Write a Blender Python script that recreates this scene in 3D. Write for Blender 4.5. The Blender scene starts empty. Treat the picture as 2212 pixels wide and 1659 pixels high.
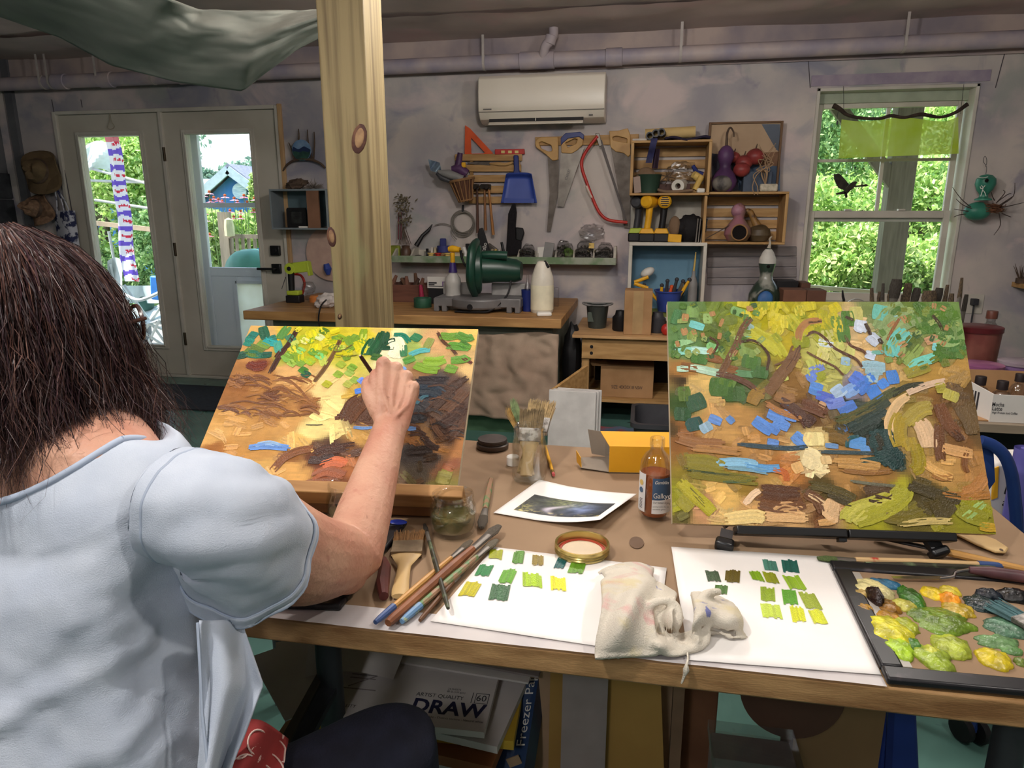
import bpy,math,random
import numpy as np
from mathutils import Vector as V,Matrix,noise as mnoise
random.seed(7);rng=np.random.default_rng(7)
SC=bpy.context.scene
COL=SC.collection
D=4.91
TZ=0.745
CH=1.28
# ---------------------------------------------------------------- camera
FPX,PITCH,YAW=1500.0,math.radians(13.7),math.radians(10.5)
cam_d=bpy.data.cameras.new('camera');cam=bpy.data.objects.new('camera',cam_d);COL.objects.link(cam)
cam_d.sensor_fit='HORIZONTAL';cam_d.sensor_width=36.0;cam_d.lens=FPX/2212*36.0
cam_d.clip_start=0.02
cam.location=(0,0,CH);cam.rotation_euler=(math.pi/2-PITCH,0,YAW)
SC.camera=cam
# ---------------------------------------------------------------- view, world, sun, lamps
SC.view_settings.view_transform='Standard'
SC.view_settings.look='None'
SC.view_settings.gamma=1.0
SC.view_settings.use_curve_mapping=False
SC.view_settings.exposure=0.0
w=bpy.data.worlds.new('sky');SC.world=w;w.use_nodes=True
nt=w.node_tree;nt.nodes.clear()
_o=nt.nodes.new('ShaderNodeOutputWorld');_b=nt.nodes.new('ShaderNodeBackground')
_t=nt.nodes.new('ShaderNodeTexCoord');_s=nt.nodes.new('ShaderNodeSeparateXYZ');_r=nt.nodes.new('ShaderNodeValToRGB')
_r.color_ramp.elements[0].position=0.0;_r.color_ramp.elements[0].color=(0.93,0.97,1.0,1)
_r.color_ramp.elements[1].position=0.8;_r.color_ramp.elements[1].color=(0.48,0.70,1.0,1)
_b.inputs['Strength'].default_value=3.0
nt.links.new(_t.outputs['Generated'],_s.inputs[0]);nt.links.new(_s.outputs['Z'],_r.inputs[0])
nt.links.new(_r.outputs[0],_b.inputs['Color']);nt.links.new(_b.outputs[0],_o.inputs['Surface'])
def light(name,typ,loc,energy,color=(1,1,1),size=0.1,target=None,**kw):
 d=bpy.data.lights.new(name,typ);o=bpy.data.objects.new(name,d);COL.objects.link(o)
 d.energy=energy;d.color=color;o.location=loc
 if typ=='AREA':d.size=size
 elif typ=='SUN':d.angle=size
 else:d.shadow_soft_size=size
 if target is not None:
  o.rotation_euler=(V(target)-V(loc)).to_track_quat('-Z','Y').to_euler()
 for k,x in kw.items():setattr(d,k,x)
 return o
light('sun','SUN',(-10,6,16),14,(1,0.96,0.88),0.01,target=(0,8,0))
# studio lamps hanging from the ceiling beside the painters, and an added ambient fill behind
light('lamp_left','SPOT',(-0.80,0.20,2.36),76,(1,0.95,0.89),0.05,target=(-0.1,1.05,0.75),spot_size=math.radians(110),spot_blend=0.5)
light('lamp_right','SPOT',(0.95,0.30,2.34),40,(1,0.94,0.87),0.05,target=(0.2,1.05,0.75),spot_size=math.radians(105),spot_blend=0.5)
light('fill_behind','POINT',(-0.45,-1.25,2.2),38,(0.94,0.97,1.0),0.12)
light('ceiling_lamp_a','POINT',(-0.3,2.3,2.10),50,(1,0.95,0.90),0.10)
light('ceiling_lamp_b','POINT',(-1.7,0.9,2.05),30,(1,0.95,0.90),0.10)
light('ceiling_lamp_c','POINT',(0.85,2.3,2.10),30,(1,0.95,0.90),0.10)
# ---------------------------------------------------------------- pixel of the photograph -> point in the room
def ray(px,py):
 a,b=(px-1106)/FPX,-(py-829.5)/FPX
 fw=math.cos(PITCH)+b*math.sin(PITCH);up=-math.sin(PITCH)+b*math.cos(PITCH)
 return V((a*math.cos(YAW)-fw*math.sin(YAW),a*math.sin(YAW)+fw*math.cos(YAW),up))
CAMP=V((0,0,CH))
def aty(px,py,y):r=ray(px,py);return CAMP+r*(y/r.y)
def atz(px,py,z):r=ray(px,py);return CAMP+r*((z-CH)/r.z)
def atd(px,py,d):return CAMP+ray(px,py)*d
def atp(px,py,p,n):r=ray(px,py);return CAMP+r*((V(p)-CAMP).dot(n)/r.dot(n))
def W(px,py,off=0.0):return aty(px,py,D-off)
def T(px,py,h=0.0):return atz(px,py,TZ+h)
# ---------------------------------------------------------------- materials
def lin(c):
 if isinstance(c,str):
  c=c.lstrip('#');c=tuple(int(c[i:i+2],16)for i in(0,2,4))
 return tuple((x/255/12.92 if x/255<=0.04045 else((x/255+0.055)/1.055)**2.4)for x in c[:3])+(1.0,)
MC={}
def mat(name,c,rough=0.6,metal=0.0,c2=None,scale=12.0,stretch=(1,1,1),bump=0.0,bscale=90.0,detail=5.0,spec=0.35,coat=0.0,wave=False,lo=0.35,hi=0.65,alpha=1.0,translucent=0.0,emit=0.0,dist=4.0):
 if name in MC:return MC[name]
 m=bpy.data.materials.new(name);m.use_nodes=True;MC[name]=m
 nt=m.node_tree;N=nt.nodes;L=nt.links
 p=N['Principled BSDF'];out=N['Material Output']
 p.inputs['Roughness'].default_value=rough;p.inputs['Metallic'].default_value=metal
 p.inputs['Specular IOR Level'].default_value=spec;p.inputs['Coat Weight'].default_value=coat
 c=lin(c);c2=lin(c2)if c2 is not None else tuple(x*0.82 for x in c[:3])+(1,)
 tc=N.new('ShaderNodeTexCoord');mp=N.new('ShaderNodeMapping');mp.inputs['Scale'].default_value=stretch
 L.new(tc.outputs['Object'],mp.inputs[0])
 if wave:
  t=N.new('ShaderNodeTexWave');t.inputs['Scale'].default_value=scale;t.inputs['Distortion'].default_value=dist
  t.inputs['Detail'].default_value=3;t.inputs['Detail Scale'].default_value=1.2;f=t.outputs['Fac']
 else:
  t=N.new('ShaderNodeTexNoise');t.inputs['Scale'].default_value=scale;t.inputs['Detail'].default_value=detail;f=t.outputs['Fac']
 L.new(mp.outputs[0],t.inputs['Vector'])
 r=N.new('ShaderNodeValToRGB');e=r.color_ramp.elements
 e[0].position,e[0].color,e[1].position,e[1].color=lo,c2,hi,c
 L.new(f,r.inputs[0]);L.new(r.outputs[0],p.inputs['Base Color'])
 if bump:
  b=N.new('ShaderNodeBump');b.inputs['Strength'].default_value=bump;b.inputs['Distance'].default_value=0.004
  t2=N.new('ShaderNodeTexNoise');t2 .inputs['Scale'].default_value=bscale;t2 .inputs['Detail'].default_value=4
  L.new(mp.outputs[0],t2 .inputs['Vector']);L.new(t2 .outputs['Fac'],b.inputs['Height']);L.new(b.outputs[0],p.inputs['Normal'])
 if translucent:
  tr=N.new('ShaderNodeBsdfTranslucent');mx=N.new('ShaderNodeMixShader');mx.inputs[0].default_value=translucent
  L.new(r.outputs[0],tr.inputs[0]);L.new(p.outputs[0],mx.inputs[1]);L.new(tr.outputs[0],mx.inputs[2]);L.new(mx.outputs[0],out.inputs[0])
 if alpha<1:
  tr=N.new('ShaderNodeBsdfTransparent');mx=N.new('ShaderNodeMixShader');mx.inputs[0].default_value=alpha
  src=out.inputs[0].links[0].from_socket
  L.new(tr.outputs[0],mx.inputs[1]);L.new(src,mx.inputs[2]);L.new(mx.outputs[0],out.inputs[0])
 return m
def glass(name,tint=(1,1,1),gloss=0.08,rough=0.02):
# clear pane / thin-walled glass: tinted transparency with a Fresnel sheen
 if name in MC:return MC[name]
 m=bpy.data.materials.new(name);m.use_nodes=True;MC[name]=m
 nt=m.node_tree;N=nt.nodes;L=nt.links;N.remove(N['Principled BSDF']);out=N['Material Output']
 t=N.new('ShaderNodeBsdfTransparent');t.inputs[0].default_value=(*tint,1)
 g=N.new('ShaderNodeBsdfGlossy');g.inputs['Roughness'].default_value=rough
 lw=N.new('ShaderNodeLayerWeight');lw.inputs[0].default_value=0.35
 nz=N.new('ShaderNodeTexNoise');nz.inputs['Scale'].default_value=9
 mu=N.new('ShaderNodeMath');mu.operation='MULTIPLY_ADD';mu.inputs[1].default_value=0.30;mu.inputs[2].default_value=gloss*0.4
 ad=N.new('ShaderNodeMath');ad.operation='MULTIPLY_ADD';ad.inputs[1].default_value=gloss*0.3
 mx=N.new('ShaderNodeMixShader')
 L.new(lw.outputs['Fresnel'],mu.inputs[0]);L.new(nz.outputs['Fac'],ad.inputs[0]);L.new(mu.outputs[0],ad.inputs[2])
 L.new(ad.outputs[0],mx.inputs[0]);L.new(t.outputs[0],mx.inputs[1]);L.new(g.outputs[0],mx.inputs[2]);L.new(mx.outputs[0],out.inputs[0])
 return m
def vmat(name,rough=0.6,spec=0.3,translucent=0.0,bump=0.0,bscale=120.0,coat=0.0,jitter=0.12,jscale=60.0,metal=0.0,sat=1.0,val=1.0):
# colour from the pieces' own colour attribute (many small pieces of different colours in one mesh)
 if name in MC:return MC[name]
 m=bpy.data.materials.new(name);m.use_nodes=True;MC[name]=m
 nt=m.node_tree;N=nt.nodes;L=nt.links;p=N['Principled BSDF'];out=N['Material Output']
 p.inputs['Roughness'].default_value=rough;p.inputs['Specular IOR Level'].default_value=spec;p.inputs['Coat Weight'].default_value=coat
 p.inputs['Metallic'].default_value=metal
 a=N.new('ShaderNodeVertexColor');a.layer_name='Col'
 tc=N.new('ShaderNodeTexCoord');nz=N.new('ShaderNodeTexNoise');nz.inputs['Scale'].default_value=jscale;nz.inputs['Detail'].default_value=4
 mr=N.new('ShaderNodeMapRange');mr.inputs[1].default_value=0.25;mr.inputs[2].default_value=0.75
 mr.inputs[3].default_value=(1-jitter)*val;mr.inputs[4].default_value=(1+jitter)*val
 hs=N.new('ShaderNodeHueSaturation');hs.inputs['Saturation'].default_value=sat
 L.new(tc.outputs['Object'],nz.inputs['Vector']);L.new(nz.outputs['Fac'],mr.inputs[0]);L.new(mr.outputs[0],hs.inputs['Value'])
 L.new(a.outputs['Color'],hs.inputs['Color']);L.new(hs.outputs[0],p.inputs['Base Color'])
 if bump:
  b=N.new('ShaderNodeBump');b.inputs['Strength'].default_value=bump;b.inputs['Distance'].default_value=0.002
  t2=N.new('ShaderNodeTexNoise');t2 .inputs['Scale'].default_value=bscale;t2 .inputs['Detail'].default_value=4
  L.new(tc.outputs['Object'],t2 .inputs['Vector']);L.new(t2 .outputs['Fac'],b.inputs['Height']);L.new(b.outputs[0],p.inputs['Normal'])
 if translucent:
  tr=N.new('ShaderNodeBsdfTranslucent');mx=N.new('ShaderNodeMixShader');mx.inputs[0].default_value=translucent
  L.new(hs.outputs[0],tr.inputs[0]);L.new(p.outputs[0],mx.inputs[1]);L.new(tr.outputs[0],mx.inputs[2]);L.new(mx.outputs[0],out.inputs[0])
 return m
 # ---------------------------------------------------------------- mesh collector
def basis(d):
 d=V(d).normalized();a=V((0,0,1))if abs(d.z)<0.95 else V((1,0,0))
 u=a.cross(d).normalized();return u,d.cross(u).normalized(),d
def RM(x=0,y=0,z=0):return Matrix.Rotation(z,3,'Z')@Matrix.Rotation(y,3,'Y')@Matrix.Rotation(x,3,'X')
def smooth_path(pts,n=6):
 pts=[V(p)for p in pts];out=[]
 for i in range(len(pts)-1):
  p0=pts[max(i-1,0)];p1=pts[i];p2=pts[i+1];p3=pts[min(i+2,len(pts)-1)]
  for k in range(n):
   t=k/n
   out.append(0.5*((2*p1)+(p2-p0)*t+(2*p0-5*p1+4*p2-p3)*t*t+(3*p1-p0-3*p2+p3)*t**3))
 out.append(pts[-1]);return out
class MB:
 def __init__(s):s.v=[];s.f=[];s.c=[];s.col=None
 def add(s,vs,fs):
  n=len(s.v);s.v+=[tuple(x)for x in vs];s.f+=[tuple(i+n for i in f)for f in fs];s.c+=[s.col]*len(fs);return s
 def color(s,c):s.col=lin(c);return s
 def box(s,c,d,R=None,top=1.0):
  c=V(c);vs=[]
  for z in(-1,1):
   k=top if z>0 else 1.0
   for x,y in((-1,-1),(1,-1),(1,1),(-1,1)):
    p=V((x*d[0]/2*k,y*d[1]/2*k,z*d[2]/2));vs.append(c+(R@p if R else p))
  return s.add(vs,[(0,3,2,1),(4,5,6,7),(0,1,5,4),(1,2,6,5),(2,3,7,6),(3,0,4,7)])
 def bx(s,x0,x1,y0,y1,z0,z1):return s.box(((x0+x1)/2,(y0+y1)/2,(z0+z1)/2),(abs(x1-x0),abs(y1-y0),abs(z1-z0)))
 def bar(s,a,b,w,t,up=(0,0,1)):
 # rectangular bar from a to b, width w along up, thickness t
  a,b=V(a),V(b);d=(b-a);L=d.length;d.normalize();u=V(up);u=(u-d*u.dot(d)).normalized();n=d.cross(u)
  R=Matrix((n,d,u)).transposed();return s.box((a+b)/2,(t,L,w),R)
 def tube(s,pts,r,n=8,cap=True,sq=1.0):
  pts=[V(p)for p in pts];m=len(pts)
  rs=r if isinstance(r,(list,tuple))else[r]*m
  if len(rs)!=m:rs=list(np.interp(np.linspace(0,1,m),np.linspace(0,1,len(rs)),rs))
  vs=[];u=None
  for i,p in enumerate(pts):
   d=(pts[min(i+1,m-1)]-pts[max(i-1,0)])
   if d.length<1e-9:d=V((0,0,1))
   d.normalize()
   if u is None:u,w_,_=basis(d)
   else:
    u=(u-d*u.dot(d));u=u.normalized()if u.length>1e-6 else basis(d)[0]
   w_=d.cross(u)
   for k in range(n):
    a=2*math.pi*k/n;vs.append(p+u*(math.cos(a)*rs[i])+w_*(math.sin(a)*rs[i]*sq))
  fs=[(i*n+k,i*n+(k+1)%n,(i+1)*n+(k+1)%n,(i+1)*n+k)for i in range(m-1)for k in range(n)]
  if cap:fs+=[tuple(range(n-1,-1,-1)),tuple((m-1)*n+k for k in range(n))]
  return s.add(vs,fs)
 def cyl(s,a,b,r,r2=None,n=16):return s.tube([a,b],[r,r if r2 is None else r2],n)
 def lathe(s,prof,o,axis=(0,0,1),n=24,sq=1.0,cap=True):
  u,w_,d=basis(axis);o=V(o);vs=[]
  for r,z in prof:
   for k in range(n):
    a=2*math.pi*k/n;vs.append(o+u*(math.cos(a)*r)+w_*(math.sin(a)*r*sq)+d*z)
  m=len(prof)
  fs=[(i*n+k,i*n+(k+1)%n,(i+1)*n+(k+1)%n,(i+1)*n+k)for i in range(m-1)for k in range(n)]
  if cap:
   if prof[0][0]>1e-5:fs.append(tuple(range(n-1,-1,-1)))
   if prof[-1][0]>1e-5:fs.append(tuple((m-1)*n+k for k in range(n)))
  return s.add(vs,fs)
 def prism(s,poly,o,ux,uy,h):
  o,ux,uy=V(o),V(ux),V(uy);nn=ux.cross(uy).normalized();k=len(poly)
  a=[o+ux*x+uy*y for x,y in poly];b=[p+nn*h for p in a]
  area=sum(poly[i][0]*poly[(i+1)%k][1]-poly[(i+1)%k][0]*poly[i][1]for i in range(k))
  fs=[tuple(range(k-1,-1,-1)),tuple(range(k,2*k))]+[(i,(i+1)%k,k+(i+1)%k,k+i)for i in range(k)]
  if area<0:fs=[tuple(reversed(f))for f in fs]
  return s.add(a+b,fs)
 def slab(s,pts,off):
 # outline of 3D points pushed by off
  pts=[V(p)for p in pts];k=len(pts);off=V(off)
  return s.add(pts+[p+off for p in pts],[tuple(range(k)),tuple(range(2*k-1,k-1,-1))]+[((i+1)%k,i,k+i,k+(i+1)%k)for i in range(k)])
 def ring(s,outer,inner,o,ux,uy,h,N=40):
 # flat plate with one hole
  def rs(poly):
   P=[np.array(p,float)for p in poly];P.append(P[0]);c=sum(P[:-1])/len(P[:-1])
   seg=[np.linalg.norm(P[i+1]-P[i])for i in range(len(P)-1)];cum=np.concatenate([[0],np.cumsum(seg)])
   t=np.linspace(0,cum[-1],N*8,endpoint=False);q=np.array([[np.interp(x,cum,[p[j]for p in P])for j in(0,1)]for x in t])
   return q
  qo,qi=rs(outer),rs(inner);c=qi.mean(0);res=[]
  for q in(qo,qi):
   ang=np.arctan2(q[:,1]-c[1],q[:,0]-c[0]);res.append([q[np.argmin(np.abs(np.angle(np.exp(1j*(ang-a)))))]for a in np.linspace(-math.pi,math.pi,N,endpoint=False)])
  o,ux,uy=V(o),V(ux),V(uy);nn=ux.cross(uy).normalized()*h;vs=[]
  for q in res:
   for k in(0,1):vs+=[o+ux*float(p[0])+uy*float(p[1])+nn*k for p in q]
  fs=[]
  for i in range(N):
   j=(i+1)%N
   fs+=[(i,2*N+i,2*N+j,j),(N+i,N+j,3*N+j,3*N+i),(i,j,N+j,N+i),(2*N+i,3*N+i,3*N+j,2*N+j)]
  return s.add(vs,fs)
 def ell(s,c,r,R=None,nu=16,nv=10,fn=None):
  c=V(c);vs=[];r=(r,r,r)if isinstance(r,(int,float))else r
  for j in range(nv+1):
   th=math.pi*j/nv
   for i in range(nu):
    a=2*math.pi*i/nu;p=V((math.sin(th)*math.cos(a),math.sin(th)*math.sin(a),-math.cos(th)))
    k=fn(p)if fn else 1.0
    p=V((p.x*r[0]*k,p.y*r[1]*k,p.z*r[2]*k));vs.append(c+(R@p if R else p))
  return s.add(vs,[(j*nu+i,j*nu+(i+1)%nu,(j+1)*nu+(i+1)%nu,(j+1)*nu+i)for j in range(nv)for i in range(nu)])
 def grid(s,f,nu,nv,closeu=False):
  vs=[f(i/(nu if closeu else nu),j/nv)for j in range(nv+1)for i in range(nu if closeu else nu+1)]
  m=nu if closeu else nu+1
  return s.add(vs,[(j*m+i,j*m+(i+1)%m,(j+1)*m+(i+1)%m,(j+1)*m+i)for j in range(nv)for i in range(nu)])
 def build(s,name,m,parent=None,smooth=0.6,bevel=0.0,mods=(),label=None):
  vs=np.array([tuple(p)for p in s.v],float)
  if parent is not None:org=ORG[parent.name]
  else:
   lo,hi=vs.min(0),vs.max(0);org=V(((lo[0]+hi[0])/2,(lo[1]+hi[1])/2,lo[2]))
  me=bpy.data.meshes.new(name);me.from_pydata((vs-np.array(org)).tolist(),[],s.f)
  me.validate();
  if any(c is not None for c in s.c)and len(s.c)==len(me.polygons):
   at=me.color_attributes.new('Col','FLOAT_COLOR','CORNER');buf=[]
   for p,c in zip(me.polygons,s.c):buf+=list(c or(1,1,1,1))*p.loop_total
   at.data.foreach_set('color',buf)
  me.materials.append(m)
  if smooth:
   me.polygons.foreach_set('use_smooth',[True]*len(me.polygons));me.set_sharp_from_angle(angle=smooth)
  ob=bpy.data.objects.new(name,me);COL.objects.link(ob)
  ORG[ob.name]=V(org)
  if parent is not None:ob.parent=parent
  else:ob.location=org
  if bevel:
   b=ob.modifiers.new('bevel','BEVEL');b.width=bevel;b.segments=2;b.limit_method='ANGLE';b.angle_limit=0.6
  if label:ob['label']=label
  return ob
ORG={}
def tag(o,label,cat,group=None,kind=None):
 if label:o['label']=label
 if cat:o['category']=cat
 if group:o['group']=group
 if kind:o['kind']=kind
 return o
def thing(name,label,cat,loc,group=None,kind=None):
 o=bpy.data.objects.new(name,None);COL.objects.link(o);o.empty_display_size=0.05
 o.location=V(loc);ORG[o.name]=V(loc);return tag(o,label,cat,group,kind)
def one(mb,name,m,label,cat,group=None,smooth=0.6,bevel=0.0):return tag(mb.build(name,m,None,smooth,bevel),label,cat,group)
def struct(mb,name,m,parent=None,smooth=0.6,bevel=0.0,label=None):
 o=mb.build(name,m,parent,smooth,bevel)
 if parent is None:o['kind']='structure'
 if label:o['label']=label
 return o
def text(s,o,ux,uy,h,m,parent,name='lettering',width=None,align='LEFT',shear=0.0,bold=0.0,thick=0.0003):
 cu=bpy.data.curves.new(name,'FONT');cu.body=s;cu.size=1.0;cu.extrude=0.0;cu.shear=shear;cu.offset=bold;cu.resolution_u=3
 t=bpy.data.objects.new(name,cu);COL.objects.link(t);dg=bpy.context.evaluated_depsgraph_get()
 me=bpy.data.meshes.new_from_object(t.evaluated_get(dg));bpy.data.objects.remove(t)
 co=np.array([tuple(x.co)for x in me.vertices]);
 fs=[tuple(p.vertices)for p in me.polygons];bpy.data.meshes.remove(me)
 lo,hi=co.min(0),co.max(0);sc=h/0.72;sx=sc if width is None else width/(hi[0]-lo[0])
 o,ux,uy=V(o),V(ux).normalized(),V(uy).normalized();n=ux.cross(uy)
 x0={'LEFT':lo[0],'CENTER':(lo[0]+hi[0])/2,'RIGHT':hi[0]}[align]
 mb=MB();mb.add([o+ux*float((c[0]-x0)*sx)+uy*float(c[1]*sc)+n*thick for c in co],fs)
 return mb.build(name,m,parent,0)
def fbm(p,o=3):return mnoise.fractal(V(p),1.0,2.0,o)
# ================================================================= THE ROOM
XL,XR,YB,CZ=-4.93,3.4,-2.6,2.44
m_wall=mat('painted_wall',(198,188,180),0.75,c2=(158,153,158),scale=1.6,lo=0.38,hi=0.60,bump=0.35,bscale=14,detail=7)
# add drifting blue-mauve brush patches and warm patches to the mural
def mural(m,patches):
 nt=m.node_tree;N=nt.nodes;L=nt.links;p=N['Principled BSDF']
 src=p.inputs['Base Color'].links[0].from_socket;tc=N.new('ShaderNodeTexCoord')
 for sc,st,off,lo,hi,c,k in patches:
  mp=N.new('ShaderNodeMapping');mp.inputs['Scale'].default_value=st;mp.inputs['Location'].default_value=off
  t=N.new('ShaderNodeTexNoise');t.inputs['Scale'].default_value=sc;t.inputs['Detail'].default_value=6;t.inputs['Distortion'].default_value=0.6
  r=N.new('ShaderNodeMapRange');r.inputs[1].default_value=lo;r.inputs[2].default_value=hi;r.inputs[4].default_value=k;r.clamp=True
  mx=N.new('ShaderNodeMix');mx.data_type='RGBA';mx.inputs['B'].default_value=lin(c)
  L.new(tc.outputs['Object'],mp.inputs[0]);L.new(mp.outputs[0],t.inputs['Vector']);L.new(t.outputs['Fac'],r.inputs[0])
  L.new(r.outputs[0],mx.inputs['Factor']);L.new(src,mx.inputs['A']);src=mx.outputs['Result']
 L.new(src,p.inputs['Base Color'])
mural(m_wall,[(1.7,(1,1,1.5),(3,1,5),0.52,0.66,(128,131,150),0.7),(2.6,(1,1,1.3),(7,2,1),0.55,0.68,(208,190,186),0.8),(2.1,(1.2,1,1),(1,8,3),0.60,0.70,(150,158,150),0.6),(4.5,(1,1,0.7),(2,5,9),0.62,0.70,(118,114,138),0.5)])
m_white=mat('white_trim_paint',(205,200,188),0.45,c2=(188,182,170),scale=5)
m_door=mat('door_paint',(196,190,176),0.5,c2=(184,177,163),scale=3)
m_floor=mat('green_floor_paint',(94,134,124),0.22,c2=(64,98,90),scale=2.2,lo=0.3,hi=0.7,bump=0.1,bscale=8,spec=0.5)
mural(m_floor,[(3.0,(1,0.35,1),(3,2,0),0.56,0.68,(120,168,160),0.45),(9,(1,1,1),(1,2,0),0.62,0.72,(30,40,36),0.7)])
m_ceil=mat('ceiling_paint',(206,186,178),0.9,c2=(166,154,148),scale=1.3,bump=0.6,bscale=5,detail=7)
mural(m_ceil,[(2.2,(1,1,1),(4,1,0),0.55,0.68,(206,170,170),0.6)])
m_side=mat('grey_side_wall',(108,108,110),0.85,c2=(84,85,90),scale=3,bump=0.3,bscale=20)
struct(MB().bx(XL-0.2,XR+0.2,YB-0.2,D+0.3,-0.2,0),'floor',m_floor)
# ceiling: slightly bellied fabric-and-foam panels, built as a lumpy sheet with thickness
def ceil_pt(u,v):
 x=XL-0.1+u*(XR-XL+0.2);y=YB-0.1+v*(D+0.9-YB)
 return V((x,y,CZ+0.018*fbm((x*1.1,y*1.1,0.3))+0.01*fbm((x*4,y*4,2))))
cm=MB();cm.grid(ceil_pt,120,70);cm.bx(XL-0.2,XR+0.2,YB-0.2,D+0.8,CZ+0.06,CZ+0.2)
struct(cm,'ceiling',m_ceil)
# back wall with the door opening and the window opening
DX0,DX1,DZ=-4.47,-2.62,2.04
WX0,WX1,WZ0,WZ1=1.025,1.945,0.70,2.045
wb=MB();y0,y1=D,D+0.15
for a in((XL-0.15,DX0,0,CZ+.06),(DX0,DX1,DZ,CZ+.06),(DX1,WX0,0,CZ+.06),(WX0,WX1,WZ1,CZ+.06),(WX0,WX1,0,WZ0),(WX1,XR+0.15,0,CZ+.06)):
 wb.bx(a[0],a[1],y0,y1,a[2],a[3])
wall_back=struct(wb,'wall_back',m_wall)
# left wall, its lower courses of painted blocks
wl=MB().bx(XL-0.15,XL-0.02,YB,D+0.15,0,CZ+.06);wall_left=struct(wl,'wall_left',m_side)
m_block=mat('dark_block',(62,64,68),0.9,c2=(48,49,54),scale=14,bump=0.6,bscale=60)
for r in range(8):
 for k in range(2):
  yy=D-0.05-0.4*(k+1)-(0.2 if r%2 else 0)*(1 if k else 0)
  b=MB().bx(XL-0.02,XL+0.0,max(yy,D-1.0)+0.005,(D-0.02 if k==0 else yy+0.395),0.2*r+0.005,0.2*r+0.195)
  struct(b,'block',m_block,wall_left,bevel=0.004)
struct(MB().bx(XR,XR+0.15,YB,D+0.15,0,CZ+.06),'wall_right',m_wall)
struct(MB().bx(XL-0.15,XR+0.15,YB-0.15,YB,0,CZ+.06),'wall_rear',mat('rear_wall_paint',(188,182,174),0.8,scale=2))
# drywall seams and the painted border board over the window
m_seam=mat('wall_seam_line',(84,78,84),0.9)
for i,(a,b)in enumerate([(W(1746,130),W(1750,190)),(W(2170,115),W(2150,190)),(W(112,215),W(160,480)),(W(175,215),W(178,232))]):
 struct(MB().bar(a+V((0,-.001,0)),b+V((0,-.001,0)),0.004,0.004,(1,0,0)),'seam',m_seam,wall_back)
m_mauve=mat('mauve_border_paint',(166,154,164),0.8,c2=(142,130,148),scale=9)
struct(MB().bx(WX0-0.04,WX1+0.05,D-0.006,D,WZ1+0.012,WZ1+0.075),'trim_1',m_mauve)
# corner boards left of the hats
for i,px in enumerate((18,40)):
 struct(MB().bx(W(px,300).x-0.035,W(px,300).x+0.03,D-0.02-0.012*i,D,0,CZ),'trim_%d'%(i+2),m_side if i else m_wall)
 # ragged upper band (foam strip) between pipe and ceiling
m_band=mat('upper_band_paint',(182,164,156),0.9,c2=(140,130,136),scale=3,bump=0.7,bscale=16)
def band_pt(u,v):
 x=XL+u*(XR-XL);return V((x,D-0.02-0.014*fbm((x*2,v*2,1)),2.20+v*0.235+0.012*v*fbm((x*3,0,3))))
bm_=MB();bm_.grid(band_pt,140,6);struct(bm_,'trim_4',m_band)
def lip_pt(u,v):
 x=XL+u*(XR-XL);k=fbm((x*1.3,0,4));return V((x,D-0.02-0.55*v,2.425-0.012*(1-v)*(1+k)-0.02*v*fbm((x*2,v*2,9))))
lm_=MB();lm_.grid(lip_pt,140,8);struct(lm_,'trim_5',m_ceil)
# ----------------------------------------------------------------- doors
pane=glass('window_glass',(0.97,0.98,0.99),0.06)
m_blk=mat('black_metal',(22,22,24),0.35,spec=0.5)
m_hinge=mat('bronze_hinge',(88,76,62),0.4,metal=0.7)
m_rawwood=mat('raw_pine',(196,164,122),0.6,c2=(170,134,94),scale=5,stretch=(8,8,0.6),wave=False)
fr=MB();fr.bx(DX0-0.005,DX0+0.025,D-0.018,D+0.14,0,DZ);fr.bx(DX1-0.022,DX1+0.002,D-0.018,D+0.14,0,DZ);fr.bx(DX0+.025,DX1-.022,D-0.018,D+0.14,DZ-0.022,DZ+0.004)
fr.bx(DX0+.025,DX1-.022,D-0.01,D+0.2,0.0,0.022)
struct(fr,'trim_6',m_white,bevel=0.003)
struct(MB().bx(DX1+0.004,DX1+0.034,D-0.022,D,0.75,DZ+0.01),'trim_7',m_rawwood,bevel=0.003)
def leaf(name,x0,x1,gx0,gx1,gz0,gz1,label):
 e=thing(name,label,None,((x0+x1)/2,D+0.03,0.02),kind='structure')
 b=MB();yA,yB=D+0.004,D+0.048
 b.bx(x0,gx0,yA,yB,0.025,DZ-0.025);b.bx(gx1,x1,yA,yB,0.025,DZ-0.025);b.bx(gx0,gx1,yA,yB,0.025,gz0);b.bx(gx0,gx1,yA,yB,gz1,DZ-0.025)
 b.build('leaf',m_door,e)
 k=MB();t=0.035
 for(a0,a1,c0,c1)in((gx0-t,gx0,gz0-t,gz1+t),(gx1,gx1+t,gz0-t,gz1+t),(gx0,gx1,gz0-t,gz0),(gx0,gx1,gz1,gz1+t)):
  k.bx(a0,a1,yA-0.013,yA,c0,c1)
 q=0.014
 for(a0,a1,c0,c1)in((gx0-q,gx0,gz0-q,gz1+q),(gx1,gx1+q,gz0-q,gz1+q),(gx0,gx1,gz0-q,gz0),(gx0,gx1,gz1,gz1+q)):
  k.bx(a0,a1,yA-0.022,yA-0.012,c0,c1)
 k.build('glazing_bead',m_white,e,bevel=0.003)
 MB().bx(gx0,gx1,D+0.02,D+0.024,gz0,gz1).build('pane',pane,e)
 return e
d1=leaf('door_1',DX0+0.028,-3.578,-4.272,-3.752,0.265,1.858,'white glass door with a tie-dyed banner hanging behind its pane')
d2=leaf('door_2',-3.552,DX1-0.026,-3.372,-2.850,0.265,1.858,'white glass door with black lever beside the workbench')
struct(MB().bx(-3.578,-3.552,D-0.016,D+0.14,0.02,DZ-.02),'trim_8',m_white,bevel=0.003)
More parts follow.
